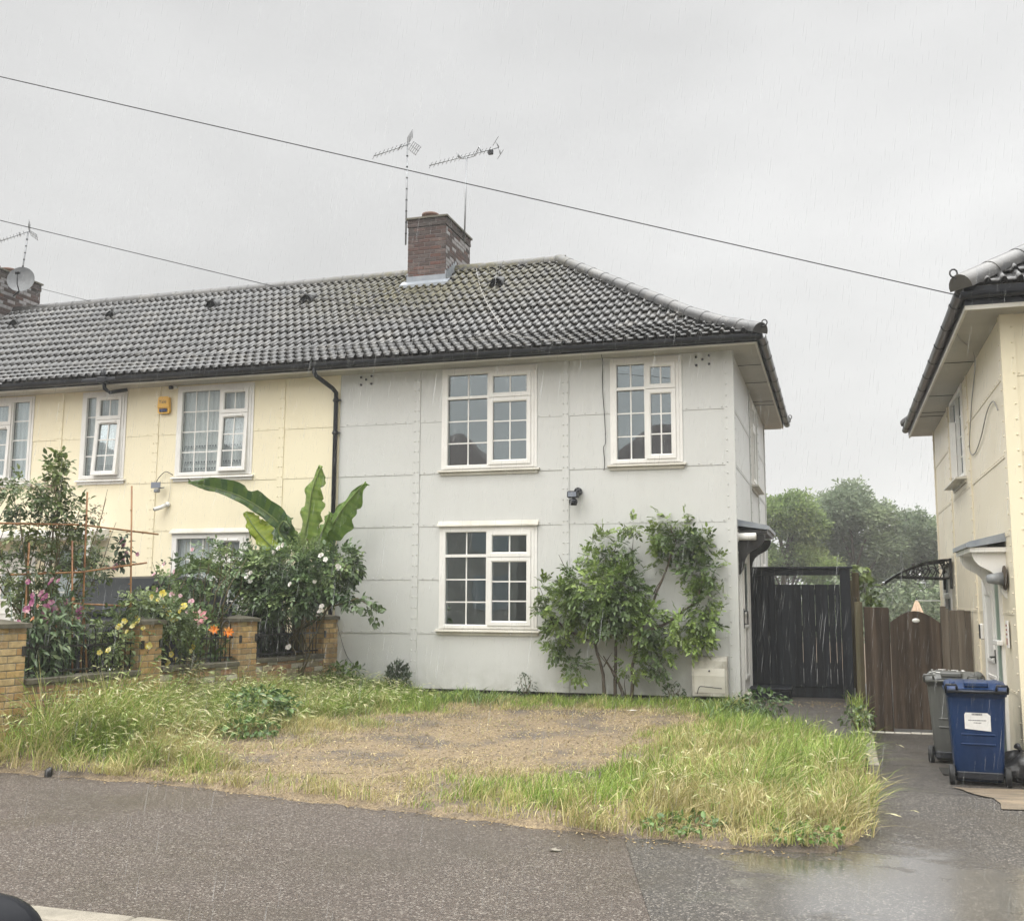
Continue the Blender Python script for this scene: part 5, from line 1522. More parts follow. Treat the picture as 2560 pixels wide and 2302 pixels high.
mb.v = [(p[0], p[1] - .035, p[2] + .035) for p in mb.v]; mb.build('windscreen', M['car_glass'], car)
for sg in (-1, 1):
    mb = MB(); mb.add([(CX + sg * .92, -2.1, 1.06), (CX + sg * .92, -.3, 1.08), (CX + sg * .7, -.4, 1.5), (CX + sg * .7, -1.5, 1.5)], [(0, 1, 2, 3)]); mb.build('side_window', M['car_glass'], car)
    mb = MB(); mb.cbox(CX + sg * .5, CX + sg * .78, -3.6, -3.45, .6, .74, .03); mb.build('headlight', M['lamp_glass'], car)
    mb = MB(); mb.cbox(CX + sg * .96, CX + sg * 1.1, -2.2, -2.08, 1.0, 1.14, .03); mb.build('mirror', M['car_paint'], car)
    for yy in (-2.9, -.3):
        mb = MB(); mb.lathe([(.2, -.11), (.3, -.11), (.31, -.09), (.31, .09), (.3, .11), (.2, .11)], (CX + sg * .82, yy, .25), 'x', 24); w1 = mb.build('wheel', M['tyre'], car)
        mb = MB(); mb.lathe([(.2, -.115), (.2, .115)], (CX + sg * .82, yy, .25), 'x', 16); mb.build('rim', M['chrome'], w1)
mb = MB(); mb.cbox(CX - .42, CX + .42, -3.66, -3.55, .42, .58, .02)
for z in (.45, .49, .53): mb.box(CX - .4, CX + .4, -3.672, -3.66, z, z + .012)
mb.build('grille', M['black'], car)
mb = MB(); mb.cbox(CX + .1 - .27, CX + .1 + .27, -3.7, -3.675, .26, .38, .006); pl = mb.build('number_plate', M['ink'], car)
text_mesh('plate_lettering', 'A  J7', .13, M['paper'], pl, Matrix.Translation((CX + .1, -3.7035, .32)) @ Matrix.Rotation(PI / 2, 4, 'X'))
mb = MB()
for a in (-.35, .2): mb.tube([(CX + a - .25, -2.47, 1.08), (CX + a + .25, -2.33, 1.18)], .01, 5)
mb.build('wiper', M['black'], car)

# ------------------------------------------------------------------ plants
def leaflet(L=1., w=.5, fold=.18, curl=-.2):
    V = [(0, 0, 0), (w * .42, .3 * L, fold * w), (-w * .42, .3 * L, fold * w), (0, .35 * L, 0), (w * .4, .65 * L, fold * w + curl * .2), (-w * .4, .65 * L, fold * w + curl * .2), (0, .68 * L, curl * .25), (0, L, curl * .7)]
    Q = [(0, 1, 3), (0, 3, 2), (4, 7, 6), (6, 7, 5)]
    q4 = [(1, 4, 6, 3), (3, 6, 5, 2)]
    return V, Q, q4
def compound(n=5, L=1., w=.5):
    """pinnate leaf: paired leaflets along a stalk and one at the tip"""
    V = []; T = []; Q = []
    def put(pos, ang, sc_, roll):
        v, t, q = leaflet(1., w); b = len(V); c, s = math.cos(ang), math.sin(ang)
        for x, y, z in v:
            X, Y = x * sc_, y * sc_; V.append((pos[0] + c * X - s * Y, pos[1] + s * X + c * Y, pos[2] + z * sc_ + roll * X))
        T.extend([tuple(i + b for i in f) for f in t]); Q.extend([tuple(i + b for i in f) for f in q])
    k = (n - 1) // 2
    for i in range(k):
        y = .25 + .5 * i / max(1, k); s = .42 * (.8 + .25 * i / max(1, k))
        put((0, y * L, -.04 * i), 1.05, s, .2); put((0, y * L, -.04 * i), -1.05, s, -.2)
    put((0, .78 * L, -.08), 0, .52, 0)
    b = len(V); V.extend([(-.012, 0, 0), (.012, 0, 0), (.008, .8 * L, -.08), (-.008, .8 * L, -.08)]); Q.append((b, b + 1, b + 2, b + 3))
    return V, [T, Q]
T_ROSE = compound(5, 1., .62); T_PIN = compound(7, 1., .5)
_v, _t, _q = leaflet(1., .62); T_LEAF = (_v, [_t, _q])
_v, _t, _q = leaflet(1., .3, .1, -.5); T_LONG = (_v, [_t, _q])

def clump_points(blobs, n, shell=.55):
    """points through a set of ellipsoids (cx,cy,cz,rx,ry,rz,weight), denser near their skins"""
    w_ = np.array([b[6] if len(b) > 6 else b[3] * b[5] for b in blobs]); w_ = w_ / w_.sum()
    which = rng.choice(len(blobs), n, p=w_)
    B = np.array([b[:6] for b in blobs])[which]
    d = rng.normal(size=(n, 3)); d /= np.linalg.norm(d, axis=1, keepdims=True)
    r = rng.random(n) ** (1 / 3) * (1 - shell) + shell * rng.random(n) ** .25
    r *= 1 + .14 * np.sin(d[:, 0] * 7 + which) * np.cos(d[:, 2] * 6 + which * 2)
    return B[:, :3] + d * B[:, 3:] * r[:, None], d

def foliage(name, parent, tmpl, blobs, n, size, pal, shell=.55, droop=.25, mat='leaf', outward=.8, light=None):
    pos, d = clump_points(blobs, n, shell)
    dirs = d * outward + rng.normal(size=(n, 3)) * .6; dirs[:, 2] -= droop
    ups = np.tile([0., 0., 1.], (n, 1)) + rng.normal(size=(n, 3)) * .45 + d * .4
    R = rot_from(dirs, ups)
    sc_ = size * (.55 + .75 * rng.random(n))
    pal = np.array(pal); a = rng.random(n); i = rng.integers(0, len(pal), n)
    # young shoots (paler) are a property of whole twigs, so they come in patches
    patch = vnoise(pos[:, 0], pos[:, 2], 17, 4.5)
    i = np.clip((patch * len(pal) * 1.05 + rng.normal(size=n) * .55).astype(int), 0, len(pal) - 1)
    cols = pal[i] * (.8 + .4 * a)[:, None]
    V, F, C = scatter(tmpl[0], tmpl[1], R, pos, sc_, cols)
    return np_mesh(name, V, F, M[mat], C, parent)

def branches(name, parent, paths, mat, r0, r1=.004, seg=6):
    mb = MB()
    for p in paths:
        pts = [Vector(q) for q in p]; out = []
        for a, b in zip(pts[:-1], pts[1:]):
            for t in (0, .34, .67): out.append(a.lerp(b, t) + Vector((random.uniform(-1, 1), random.uniform(-1, 1), random.uniform(-.5, .5))) * .014)
        out.append(pts[-1]); rs = [r0 + (r1 - r0) * i / (len(out) - 1) for i in range(len(out))]
        mb.tube(out, rs, seg)
    return mb.build(name, M[mat], parent)

def bloom_mesh(mb, c, r, pal, petals=12, face=(0, -1, .4), cup=.55, layers=3, pointed=False):
    f = Vector(face).normalized(); q = f.to_track_quat('Z', 'Y')
    for l in range(layers):
        k = petals // layers + (1 if l == 0 else 0)
        for i in range(k):
            th = 2 * PI * (i + .5 * l + random.uniform(-.1, .1)) / k
            tilt = cup + l * .38 + random.uniform(-.1, .1); rr = r * (1 - .22 * l) * random.uniform(.9, 1.1)
            wd = rr * (.75 if not pointed else .34); P = []
            for s, w_, lift in ((0, .25, 0), (.4, .8, .12), (.75, 1., .1), (1., .7 if not pointed else .05, -.04)):
                row = []
                for e in (-1, 0, 1):
                    x = s * rr; y = e * wd * w_ * .55; z = lift * rr + abs(e) * .1 * rr
                    ca, sa = math.cos(tilt), math.sin(tilt); X, Zz = x * ca - z * sa, x * sa + z * ca
                    ct, st = math.cos(th), math.sin(th)
                    row.append(Vector(c) + q @ Vector((X * ct - y * st, X * st + y * ct, Zz + .08 * rr * l)))
                P.append(row)
            kc = random.uniform(.88, 1.08); col = tuple(min(.95, t * kc) for t in random.choice(pal))
            mb.grid(P, 0, col)
def blooms(parent, centres, r, pal, name='bloom', **kw):
    for c in centres:
        mb = MB(); bloom_mesh(mb, c, r * random.uniform(.55, .95), pal, face=(random.uniform(-.5, .5), -1, random.uniform(-.1, .8)), **kw); mb.build(name, M['petal'], parent)

G_SHRUB = [(.07, .11, .04), (.09, .14, .046), (.125, .19, .052), (.18, .26, .065), (.27, .36, .1)]
G_DARK = [(.055, .095, .04), (.075, .12, .048), (.1, .15, .06)]
G_ROSE = [(.065, .105, .045), (.095, .15, .058), (.13, .195, .07), (.22, .29, .11)]
G_LIGHT = [(.1, .14, .04), (.15, .2, .055), (.2, .25, .08)]

# shrub against the grey house
t = thing('wall_shrub', (-1.6, -.4, -.1), 'bushy green shrub with bare dark stems growing against the grey house front', 'shrub')
st = [[(-1.75, -.4, -.12), (-1.8, -.4, .3), (-1.92, -.38, .72), (-2.1, -.4, 1.1), (-2.3, -.35, 1.4)], [(-1.62, -.38, -.12), (-1.63, -.36, .4), (-1.62, -.35, .8), (-1.7, -.3, 1.4), (-1.78, -.3, 1.9)],
      [(-1.42, -.42, -.12), (-1.38, -.4, .4), (-1.28, -.38, .85), (-1.1, -.34, 1.3), (-.95, -.25, 1.7), (-.8, -.2, 2.1), (-.86, -.2, 2.35)], [(-1.5, -.4, .0), (-1.62, -.45, .3), (-1.78, -.45, .55)],
      [(-1.92, -.38, .72), (-1.7, -.4, .95), (-1.55, -.38, 1.3)], [(-1.28, -.38, .85), (-.9, -.35, 1.0), (-.5, -.3, 1.3), (-.4, -.25, 1.7)], [(-1.9, -.38, .7), (-2.3, -.4, .9), (-2.55, -.35, 1.1)]]
branches('stems', t, st, 'bark', .028, .008)
for tw in [[(-1.6, -.38, .2), (-1.72, -.5, .45), (-1.85, -.5, .62)], [(-1.38, -.4, .15), (-1.34, -.45, .4)], [(-1.5, -.4, -.1), (-1.48, -.42, .3)], [(-1.1, -.34, 1.4), (-.92, -.22, 1.72)], [(-1.8, -.38, .4), (-1.66, -.42, .6)], [(-2.2, -.35, 1.5), (-2.45, -.3, 1.95)], [(-1.7, -.3, 1.8), (-1.62, -.25, 2.15)], [(-1.45, -.3, 1.7), (-1.38, -.25, 2.2)], [(-2.5, -.3, .9), (-2.75, -.25, 1.5)]]:
    branches('twig', t, [tw], 'bark', .01, .003, 5)
SH = [(-1.98, -.42, 1.42, .5, .3, .4), (-2.36, -.38, 1.15, .28, .25, .4), (-1.55, -.42, 1.4, .36, .28, .48), (-1.75, -.45, 1.1, .56, .3, .28), (-1.2, -.38, 1.0, .22, .25, .34), (-1.05, -.4, .55, .18, .2, .24), (-1.5, -.35, 1.95, .14, .14, .22), (-1.9, -.3, 1.9, .18, .16, .2),
      (-.42, -.26, 1.2, .22, .2, .48), (-.5, -.24, 1.7, .22, .18, .2), (-.8, -.18, 2.05, .3, .14, .2), (-1.0, -.16, 2.2, .16, .12, .22), (-.5, -.2, 2.05, .16, .12, .16), (-.75, -.3, .95, .16, .16, .25), (-.5, -.25, .75, .16, .14, .16),
      (-2.2, -.35, .38, .18, .14, .17, .03), (-1.36, -.4, .45, .17, .14, .18, .035), (-2.5, -.3, .75, .14, .12, .26, .045)]
foliage('leaves', t, T_PIN, SH, 2500, .15, G_SHRUB, .5)
sp = MB()
SPR = [(-2.66, -.3, 1.47), (-2.72, -.28, 1.2), (-1.78, -.28, 2.18), (-1.4, -.26, 2.32), (-1.98, -.3, 2.1), (-1.0, -.15, 2.46), (-.72, -.15, 2.4), (-.4, -.18, 2.12), (-.22, -.2, 1.85), (-.18, -.22, 1.4), (-1.05, -.2, 1.8)]
foliage('shoots', t, T_PIN, [(x, y, z, .07, .06, .12, 1.) for x, y, z in SPR], 190, .14, [(.12, .17, .04), (.18, .25, .06)], .3, .0)

# big white rose
t = thing('rose_bush', (-6.3, -1.0, -.05), 'large rose bush with white blooms below the banana leaves, by the downpipe', 'rose bush', 'rose bushes')
branches('stems', t, [[(-6.25 + random.uniform(-.25, .25), -1. + random.uniform(-.2, .2), -.1), (-6.25 + random.uniform(-.3, .3), -1., .5), (-6.2 + a * .5, -1.1, 1.2), (-6.15 + a, -1.1 + random.uniform(-.3, .3), 1.8)] for a in np.linspace(-.9, .9, 9)] + [[(-6.0, -1.1, .9), (-5.5, -1.3, 1.2), (-5.1, -1.3, 1.32), (-4.8, -1.3, 1.15)], [(-6.0, -1.0, .6), (-5.7, -1.2, 1.0), (-5.4, -1.2, 1.5)]], 'stem', .016, .005)
WRB = [(-6.15, -1.25, 1.75, .62, .5, .35), (-6.6, -1.2, 1.55, .45, .45, .42), (-5.75, -1.2, 1.6, .42, .42, .38), (-6.2, -1.3, 1.35, .6, .5, .32), (-5.45, -1.1, 1.8, .2, .25, .25), (-6.95, -1.2, 1.75, .3, .35, .3), (-6.7, -1.25, 1.15, .25, .3, .3, .1)]
foliage('leaves', t, T_ROSE, WRB, 2900, .15, G_ROSE, .5)
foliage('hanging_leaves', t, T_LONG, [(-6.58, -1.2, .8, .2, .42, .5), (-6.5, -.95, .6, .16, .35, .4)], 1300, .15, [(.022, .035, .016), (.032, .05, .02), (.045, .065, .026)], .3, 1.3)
foliage('side_spray', t, T_LEAF, [(-5.05, -1.3, 1.22, .28, .2, .12), (-4.82, -1.3, 1.1, .1, .12, .14), (-5.4, -1.2, 1.35, .2, .2, .12, .05), (-5.3, -1.05, 1.72, .14, .14, .18, .06)], 330, .105, G_DARK, .4, .6)
blooms(t, [(-6.13, -1.7, 2.0), (-6.05, -1.72, 2.05), (-6.2, -1.7, 1.96), (-5.55, -1.55, 1.9), (-5.48, -1.55, 1.85), (-6.62, -1.72, 1.6), (-6.55, -1.72, 1.66), (-6.54, -1.74, 1.55), (-5.9, -1.75, 1.5), (-5.55, -1.5, 1.2), (-5.56, -1.5, 1.13), (-7.0, -1.6, 1.9), (-5.35, -1.4, 1.75), (-5.62, -1.6, 1.55), (-6.45, -1.4, .6), (-6.1, -1.4, .62)], .062, [(.85, .83, .78), (.8, .74, .7)])
# pale pink rose, thin and open
t = thing('rose_bush', (-7., -2.4, -.05), 'sparse rose bush with pale pink blooms between the lilies and the ground-floor window', 'rose bush', 'rose bushes')
br = []
for k in range(16):
    a = random.uniform(-.75, .75); br.append([(-7. + a * .15, -2.4, -.05), (-7. + a * .5, -2.4 + random.uniform(-.2, .2), .8), (-7.0 + a * .9, -2.4 + random.uniform(-.3, .3), 1.4), (-7.0 + a * 1.05, -2.3, random.uniform(1.7, 2.15))])
branches('stems', t, br, 'stem', .013, .003, 5)
foliage('leaves', t, T_ROSE, [(-7.3, -2.4, 1.55, .3, .3, .35), (-6.75, -2.4, 1.65, .35, .3, .3), (-7., -2.4, 1.25, .5, .3, .25), (-6.9, -2.3, 1.95, .25, .2, .12, .06), (-6.75, -2.5, .9, .3, .25, .25)], 420, .14, G_ROSE, .2)
blooms(t, [(-7.15, -2.65, 1.66), (-7.5, -2.6, 1.62), (-7.35, -2.6, 1.75), (-6.85, -2.7, 1.95), (-7.05, -2.75, 1.28), (-6.95, -2.78, 1.34), (-7.1, -2.75, 1.36), (-6.8, -2.75, 1.26), (-7.3, -2.7, 1.3), (-7.15, -2.8, 1.14), (-6.9, -2.7, 1.12), (-7.4, -2.65, 1.42)], .058, [(.8, .55, .58), (.85, .7, .7), (.75, .45, .52)])
# dark glossy shrub behind
t = thing('garden_shrub', (-8., -1.6, -.05), 'rounded dark green shrub with pale flecks against the cream wall', 'shrub')
branches('stems', t, [[(-8., -1.6, -.05), (-8. + a * .5, -1.6, .6), (-8. + a, -1.6, 1.3)] for a in (-.4, -.1, .2, .4)], 'stem', .02)
foliage('leaves', t, T_LEAF, [(-8.05, -1.6, 1.15, .6, .45, .45), (-7.7, -1.7, 1.0, .4, .4, .4), (-8.2, -1.6, .8, .5, .4, .4)], 1100, .1, G_DARK, .6)
blooms(t, [(-8.1 + random.uniform(-.5, .5), -2.02, 1.2 + random.uniform(-.3, .35)) for _ in range(10)], .03, [(.7, .72, .66)], petals=6, layers=1)
# climbing rose on canes
t = thing('climbing_rose', (-7.1, -5., -.05), 'tall straggly climbing rose with faded pale blooms, tied to canes at the left', 'rose bush', 'rose bushes')
br = []
for k in range(20):
    a = random.uniform(-.5, .5); br.append([(-7.15 + a * .1, -5. + a * .4, 0), (-7.15 + a * .25, -5. - a * .8, .9), (-7.15 + random.uniform(-.2, .2), -5. - a * 1.5, 1.6), (-7.12 + random.uniform(-.25, .25), -5. - a * 1.9, random.uniform(1.9, 2.6))])
br.append([(-7.1, -5.05, 1.5), (-7.08, -5.05, 2.3), (-7.08, -5.05, 2.95)])
branches('stems', t, br, 'stem', .014, .003, 5)
CR = [(-7.12, -5.05, 2.45, .2, .28, .2), (-7.15, -5.5, 2.4, .22, .3, .22), (-7.1, -4.75, 2.25, .18, .3, .2), (-7.15, -5.2, 2.05, .22, .5, .2), (-7.1, -4.5, 1.75, .2, .45, .25), (-7.15, -5.4, 1.6, .22, .4, .3), (-7.12, -5., 1.2, .25, .5, .3), (-7.1, -5.05, 2.75, .08, .1, .2, .02)]
foliage('leaves', t, T_ROSE, CR, 1100, .13, [(.07, .1, .045), (.1, .14, .05), (.15, .19, .065), (.22, .25, .1)], .2, .35)
foliage('top_shoot', t, T_LEAF, [(-7.08, -5.05, 2.75, .07, .1, .26)], 60, .1, G_LIGHT, .1, .1)
foliage('pink_stem_leaves', t, T_LEAF, [(-6.98, -3.98, 1.88, .08, .1, .22)], 90, .09, [(.06, .09, .045)], .3)
foliage('seed_heads', t, T_LEAF, [(-7.1, -5.2, 2.52, .1, .3, .1), (-7.05, -4.45, 2.3, .08, .2, .14)], 260, .028, [(.3, .2, .15), (.42, .3, .25), (.2, .13, .09)], .2, 0., 'petal')
blooms(t, [(-7.0, -3.92, 1.95), (-6.98, -3.9, 1.85), (-6.97, -3.95, 1.75), (-6.96, -3.7, 1.85), (-7.0, -4.05, 1.68), (-6.98, -3.98, 2.0)], .05, [(.62, .3, .42), (.7, .42, .5)])
# sweet peas by the street pillar
t = thing('sweet_pea', (-6.98, -5.25, -.05), 'tangle of pink and purple sweet peas beside the pillar nearest the street', 'flowers')
br = []
for k in range(26):
    a = random.uniform(-.45, .45); br.append([(-6.98, -5.25 + a * .6, .0), (-6.98 + random.uniform(-.1, .1), -5.25 + a, .6), (-6.97 + random.uniform(-.12, .12), -5.25 + a * 1.2, random.uniform(.9, 1.5))])
branches('stems', t, br, 'sage', .007, .003, 5)
foliage('leaves', t, T_LONG, [(-6.9, -5.3, .75, .18, .4, .45), (-6.9, -5.1, 1.0, .18, .45, .35), (-6.9, -5.4, .45, .14, .3, .35)], 1500, .12, [(.09, .14, .07), (.13, .19, .09), (.19, .24, .12)], .2, .2)
blooms(t, [(-6.85, -5.25 + random.uniform(-.5, .55), random.uniform(1.0, 1.5)) for _ in range(20)], .055, [(.48, .16, .3), (.58, .27, .4), (.36, .1, .24), (.7, .42, .46)], petals=5, layers=1, cup=.3)
blooms(t, [(-6.85, -5.55, 1.08), (-6.84, -4.95, 1.3), (-6.84, -5.5, 1.22)], .045, [(.85, .4, .18), (.85, .5, .35)], petals=6, layers=2)
# yellow rose
t = thing('rose_bush', (-6.85, -3.9, -.05), 'low rose bush with yellow blooms spilling over the railing and the middle pillar', 'rose bush', 'rose bushes')
branches('stems', t, [[(-6.85, -3.95, 0), (-6.85 + random.uniform(-.1, .1), -3.95 + a * .6, .6), (-6.8 + random.uniform(-.1, .2), -3.95 + a, random.uniform(.8, 1.2))] for a in np.linspace(-.7, .7, 12)], 'stem', .012, .004, 5)
foliage('leaves', t, T_ROSE, [(-6.62, -3.6, 1.1, .2, .4, .2), (-6.5, -3.4, .98, .18, .25, .18), (-6.75, -4.3, .85, .2, .45, .3), (-6.75, -3.85, .7, .2, .35, .25), (-6.72, -3.9, 1.25, .2, .35, .16), (-6.45, -3.3, .8, .1, .2, .14)], 950, .125, [(.07, .11, .035), (.11, .16, .05), (.17, .22, .075)], .35)
blooms(t, [(-6.5, -4.35, .98), (-6.5, -4.25, 1.02), (-6.49, -4.45, .92), (-6.5, -4.15, .95), (-6.4, -3.5, 1.2), (-6.38, -3.6, 1.15), (-6.36, -3.3, .72), (-6.36, -3.36, .66), (-6.5, -4.0, 1.32), (-6.5, -4.75, .72), (-6.48, -4.05, .75), (-6.65, -4.3, 1.04), (-6.64, -4.2, 1.1), (-6.65, -4.38, .97), (-6.63, -4.1, 1.07), (-6.58, -3.55, 1.12), (-6.57, -3.45, 1.06), (-6.6, -3.75, 1.28), (-6.62, -3.95, .85), (-6.56, -3.5, .62), (-6.55, -3.4, .55), (-6.55, -3.55, .52), (-6.66, -4.7, .7), (-6.62, -3.3, 1.0), (-6.6, -3.65, 1.36), (-6.6, -3.6, 1.2)], .062, [(.8, .66, .12), (.82, .72, .25), (.85, .8, .45)])
# lilies
for nm, (x, y, z), r, pal, lab in (('lily', (-6.5, -3.02, 1.05), .1, [(.75, .35, .38), (.85, .55, .55)], 'large pink lily flower above the middle railing'),
                                   ('lily', (-6.47, -2.72, .9), .06, [(.9, .3, .05), (.85, .38, .08)], 'orange lily behind the middle railing, nearer the pink one'),
                                   ('lily', (-6.44, -2.42, .86), .065, [(.9, .3, .04), (.9, .4, .08)], 'orange lily behind the middle railing, close to the second pillar from the house')):
    t = thing(nm, (x - .08, y, 0), lab, 'flower', 'lilies behind the railing')
    mb = MB(); mb.tube([(x - .1, y, -.05), (x - .12, y, .5), (x - .03, y, z - .02), (x, y, z)], .008, 5); mb.build('stem', M['stem'], t)
    foliage('leaves', t, T_LONG, [(x - .1, y, .45, .1, .12, .38)], 60, .16, [(.06, .1, .03), (.09, .14, .04)], .1, -.2)
    mb = MB(); bloom_mesh(mb, (x, y, z), r * 1.25, pal, 7, (.45, -1, .35), .3, 1, True); bloom_mesh(mb, (x + .02, y - .02, z), r, pal, 6, (.45, -1, .35), .55, 1, True); mb.build('bloom', M['petal'], t)
# banana plant
t = thing('banana_plant', (-6.35, -.7, -.05), 'banana plant with five broad upright leaves rising above the white rose', 'banana plant')
mb = MB(); mb.tube([(-6.35, -.7, -.05), (-6.33, -.7, 1.0), (-6.3, -.72, 2.0), (-6.25, -.72, 2.2)], [.11, .1, .07, .04], 10); mb.build('trunk', M['stem'], t)
def banana(pts, w, fold, flip=0., tear=0, cols=((.085, .16, .02), (.14, .22, .035)), seed=0):
    """blade along a spine; fold>0 makes a V, flip leans the blade about its spine"""
    r = random.Random(seed); pts = [Vector(p) for p in pts]; n = 30; mb = MB(); rows = []
    def at(s):
        k = s * (len(pts) - 1); i = min(int(k), len(pts) - 2); f = k - i
        p0, p1, p2, p3 = pts[max(i - 1, 0)], pts[i], pts[i + 1], pts[min(i + 2, len(pts) - 1)]
        return .5 * (2 * p1 + (p2 - p0) * f + (2 * p0 - 5 * p1 + 4 * p2 - p3) * f * f + (3 * p1 - p0 - 3 * p2 + p3) * f ** 3)
    for i in range(n + 1):
        s = i / n; c = at(s); t_ = (at(min(1, s + .02)) - at(max(0, s - .02))).normalized()
        side = t_.cross(Vector((0, -1, .25))).normalized(); nor = side.cross(t_).normalized()
        ww = w * (math.sin(PI * min(1, (s + .02) ** .75)) ** .55 if s < .97 else .25) * (1 + .06 * math.sin(i * 1.3 + seed))
        row = []
        for j in range(9):
            e = (j - 4) / 4; a = fold * abs(e) + flip * e
            ew = 1. if abs(j - 4) < 3 else (1. - (.22 if r.random() < .22 else .0) * (abs(j - 4) - 2) * .6)
            off = side * (e * ew * ww * math.cos(a)) + nor * (-abs(e) * ww * math.sin(fold) + e * ww * math.sin(flip)) + nor * (.05 * math.sin(i * .75 + seed * 2 + e * 3) * abs(e) ** 2)
            row.append(c + off)
        rows.append(row)
    for i in range(n):
        for j in range(8):
            k = (i + seed) % 2; a, b = cols; m = .5 + .5 * math.sin(i * 2.4 + j * .3); col = tuple(a[q] * (1 - m * .6) + b[q] * m * .6 for q in range(3))
            mb.add([rows[i][j], rows[i][j + 1], rows[i + 1][j + 1], rows[i + 1][j]], [(0, 1, 2, 3)], 0, col, True)
    mb.tube([at(s) + Vector((0, -.006, 0)) for s in np.linspace(0, .97, 16)], [.02 - .014 * s for s in np.linspace(0, 1, 16)], 6, 0, (.2, .27, .08))
    return mb
BL = [([(-6.35, -.75, 2.0), (-6.65, -.85, 2.45), (-7.3, -.95, 2.86), (-8.1, -1.05, 3.06)], .2, -.55, .5, ((.05, .105, .035), (.15, .23, .045))),
      ([(-6.3, -.72, 2.1), (-6.2, -.75, 2.5), (-6.12, -.8, 2.9), (-5.98, -.8, 3.28)], .23, .5, .1, ((.15, .24, .045), (.27, .36, .08))),
      ([(-6.15, -.7, 2.1), (-5.85, -.72, 2.35), (-5.6, -.75, 2.68), (-5.28, -.75, 3.02)], .2, .6, -.3, ((.11, .2, .04), (.2, .3, .065))),
      ([(-6.15, -.78, 1.95), (-5.98, -.82, 2.2), (-5.85, -.86, 2.4), (-5.78, -.88, 2.58)], .17, .55, .3, ((.11, .2, .04), (.22, .31, .07))),
      ([(-6.5, -.85, 1.9), (-6.75, -.92, 2.12), (-6.98, -.98, 2.38), (-7.12, -1., 2.6)], .2, .4, -.5, ((.22, .3, .025), (.34, .4, .05))),
      ([(-6.45, -.85, 2.1), (-6.6, -.9, 2.3), (-6.5, -.95, 2.45), (-6.35, -1., 2.36)], .15, .3, .2, ((.06, .11, .04), (.1, .16, .05))),
      ([(-6.9, -1.7, 1.55), (-7.15, -1.8, 1.72), (-7.4, -1.9, 1.72), (-7.7, -2., 1.58)], .11, -.4, .3, ((.08, .13, .04), (.15, .2, .08)))]
for k, (p, w_, fo_, fl, cc) in enumerate(BL):
    banana(p, w_, fo_, fl, cols=cc, seed=k).build('leaf', M['banana'], t)
# cane trellis
t = thing('cane_trellis', (-6.9, -4.8, 0), 'bamboo canes tied into a loose trellis behind the railing nearest the street', 'trellis')
for p in ([(-6.8, -4.0, 0), (-6.8, -4.02, 1.3), (-6.83, -4.07, 2.66)], [(-6.9, -4.7, .1), (-6.9, -4.74, 1.5), (-6.9, -4.77, 2.52)], [(-7., -5.5, .1), (-7., -5.52, 1.9)], [(-6.87, -4.85, .1), (-6.92, -4.95, 1.95)], [(-6.84, -4.62, .1), (-6.9, -4.72, 1.2)], [(-6.95, -5.15, .1), (-6.93, -5.1, 1.2)],
          [(-7.05, -5.95, 2.08), (-6.93, -4.8, 2.14), (-6.76, -3.6, 2.1)], [(-7.05, -5.7, 1.55), (-6.9, -4.8, 1.6), (-6.76, -3.8, 1.74)], [(-6.93, -5.0, 1.25), (-6.8, -3.6, 1.2)]):
    mb = MB(); mb.tube(p, .011, 7)
    a, b = Vector(p[0]), Vector(p[-1])
    for k in range(1, 9): mb.lathe([(.0135, -.006), (.0135, .006)], a.lerp(b, k / 9), 'z', 7)
    mb.build('cane', M['cane'], t)
# hanging baskets at the porch
for x, z, lab in ((-10.75, 1.9, 'dark hanging basket nearer the door of the cream house'), (-10.35, 1.95, 'dark hanging basket at the right end of the cream house porch')):
    t = thing('hanging_basket', (x, -.45, z), lab, 'basket', 'hanging baskets')
    mb = MB(); mb.lathe([(.02, z - .2), (.12, z - .16), (.17, z - .05), (.18, z)], (x, -.45, 0), 'z', 14); mb.build('bowl', M['basket'], t)
    mb = MB()
    for k in range(3): mb.tube([(x + .17 * math.cos(k * 2.1), -.45 + .17 * math.sin(k * 2.1), z), (x, -.45, 2.3)], .004, 4)
    mb.build('chains', M['black_iron'], t)
    foliage('plant', t, T_LEAF, [(x, -.45, z + .04, .17, .17, .1)], 90, .07, G_DARK, .4)
# rosemary tuft, weeds
t = thing('rosemary_tuft', (-4.93, -.2, -.1), 'spiky rosemary tuft at the foot of the grey wall', 'plant')
foliage('sprigs', t, T_LONG, [(-4.93 + .05 * k, -.2, .14 + .03 * (2 - abs(k)), .03, .05, .24) for k in range(-3, 4)], 800, .07, [(.07, .1, .055), (.1, .135, .075)], .1, -.9)
branches('stems', t, [[(-4.93, -.2, -.1), (-4.93 + .05 * k, -.2, .12), (-4.93 + .07 * k, -.2, .32 - .02 * abs(k))] for k in range(-3, 4)], 'stem', .006, .003, 5)
def weed(x, y, r, h, n, tm, size, pal, label, nm='weed', cat='weed', grp='leafy weeds in the grass', **kw):
    t = thing(nm, (x, y, lawn_z(x, y)), label, cat, grp)
    z = lawn_z(x, y)
    branches('stems', t, [[(x, y, z), (x + r * .5 * math.cos(a), y + r * .5 * math.sin(a), z + h * .6), (x + r * .7 * math.cos(a), y + r * .7 * math.sin(a), z + h * random.uniform(.7, 1.))] for a in np.linspace(0, 6, 7)], 'stem', .005, .002, 4)
    foliage('leaves', t, tm, [(x, y, z + h * .55, r, r, h * .5)], n, size, pal, .3, **kw)
weed(-5.72, -.45, .3, .38, 170, T_LEAF, .085, [(.09, .15, .035), (.12, .19, .05)], 'leafy bright green weed at the foot of the wall pillar by the grey house')
weed(-5.25, -3.6, .45, .4, 420, T_LEAF, .09, [(.07, .13, .035), (.1, .17, .045)], 'dark leafy bramble patch in the tall grass at the left')
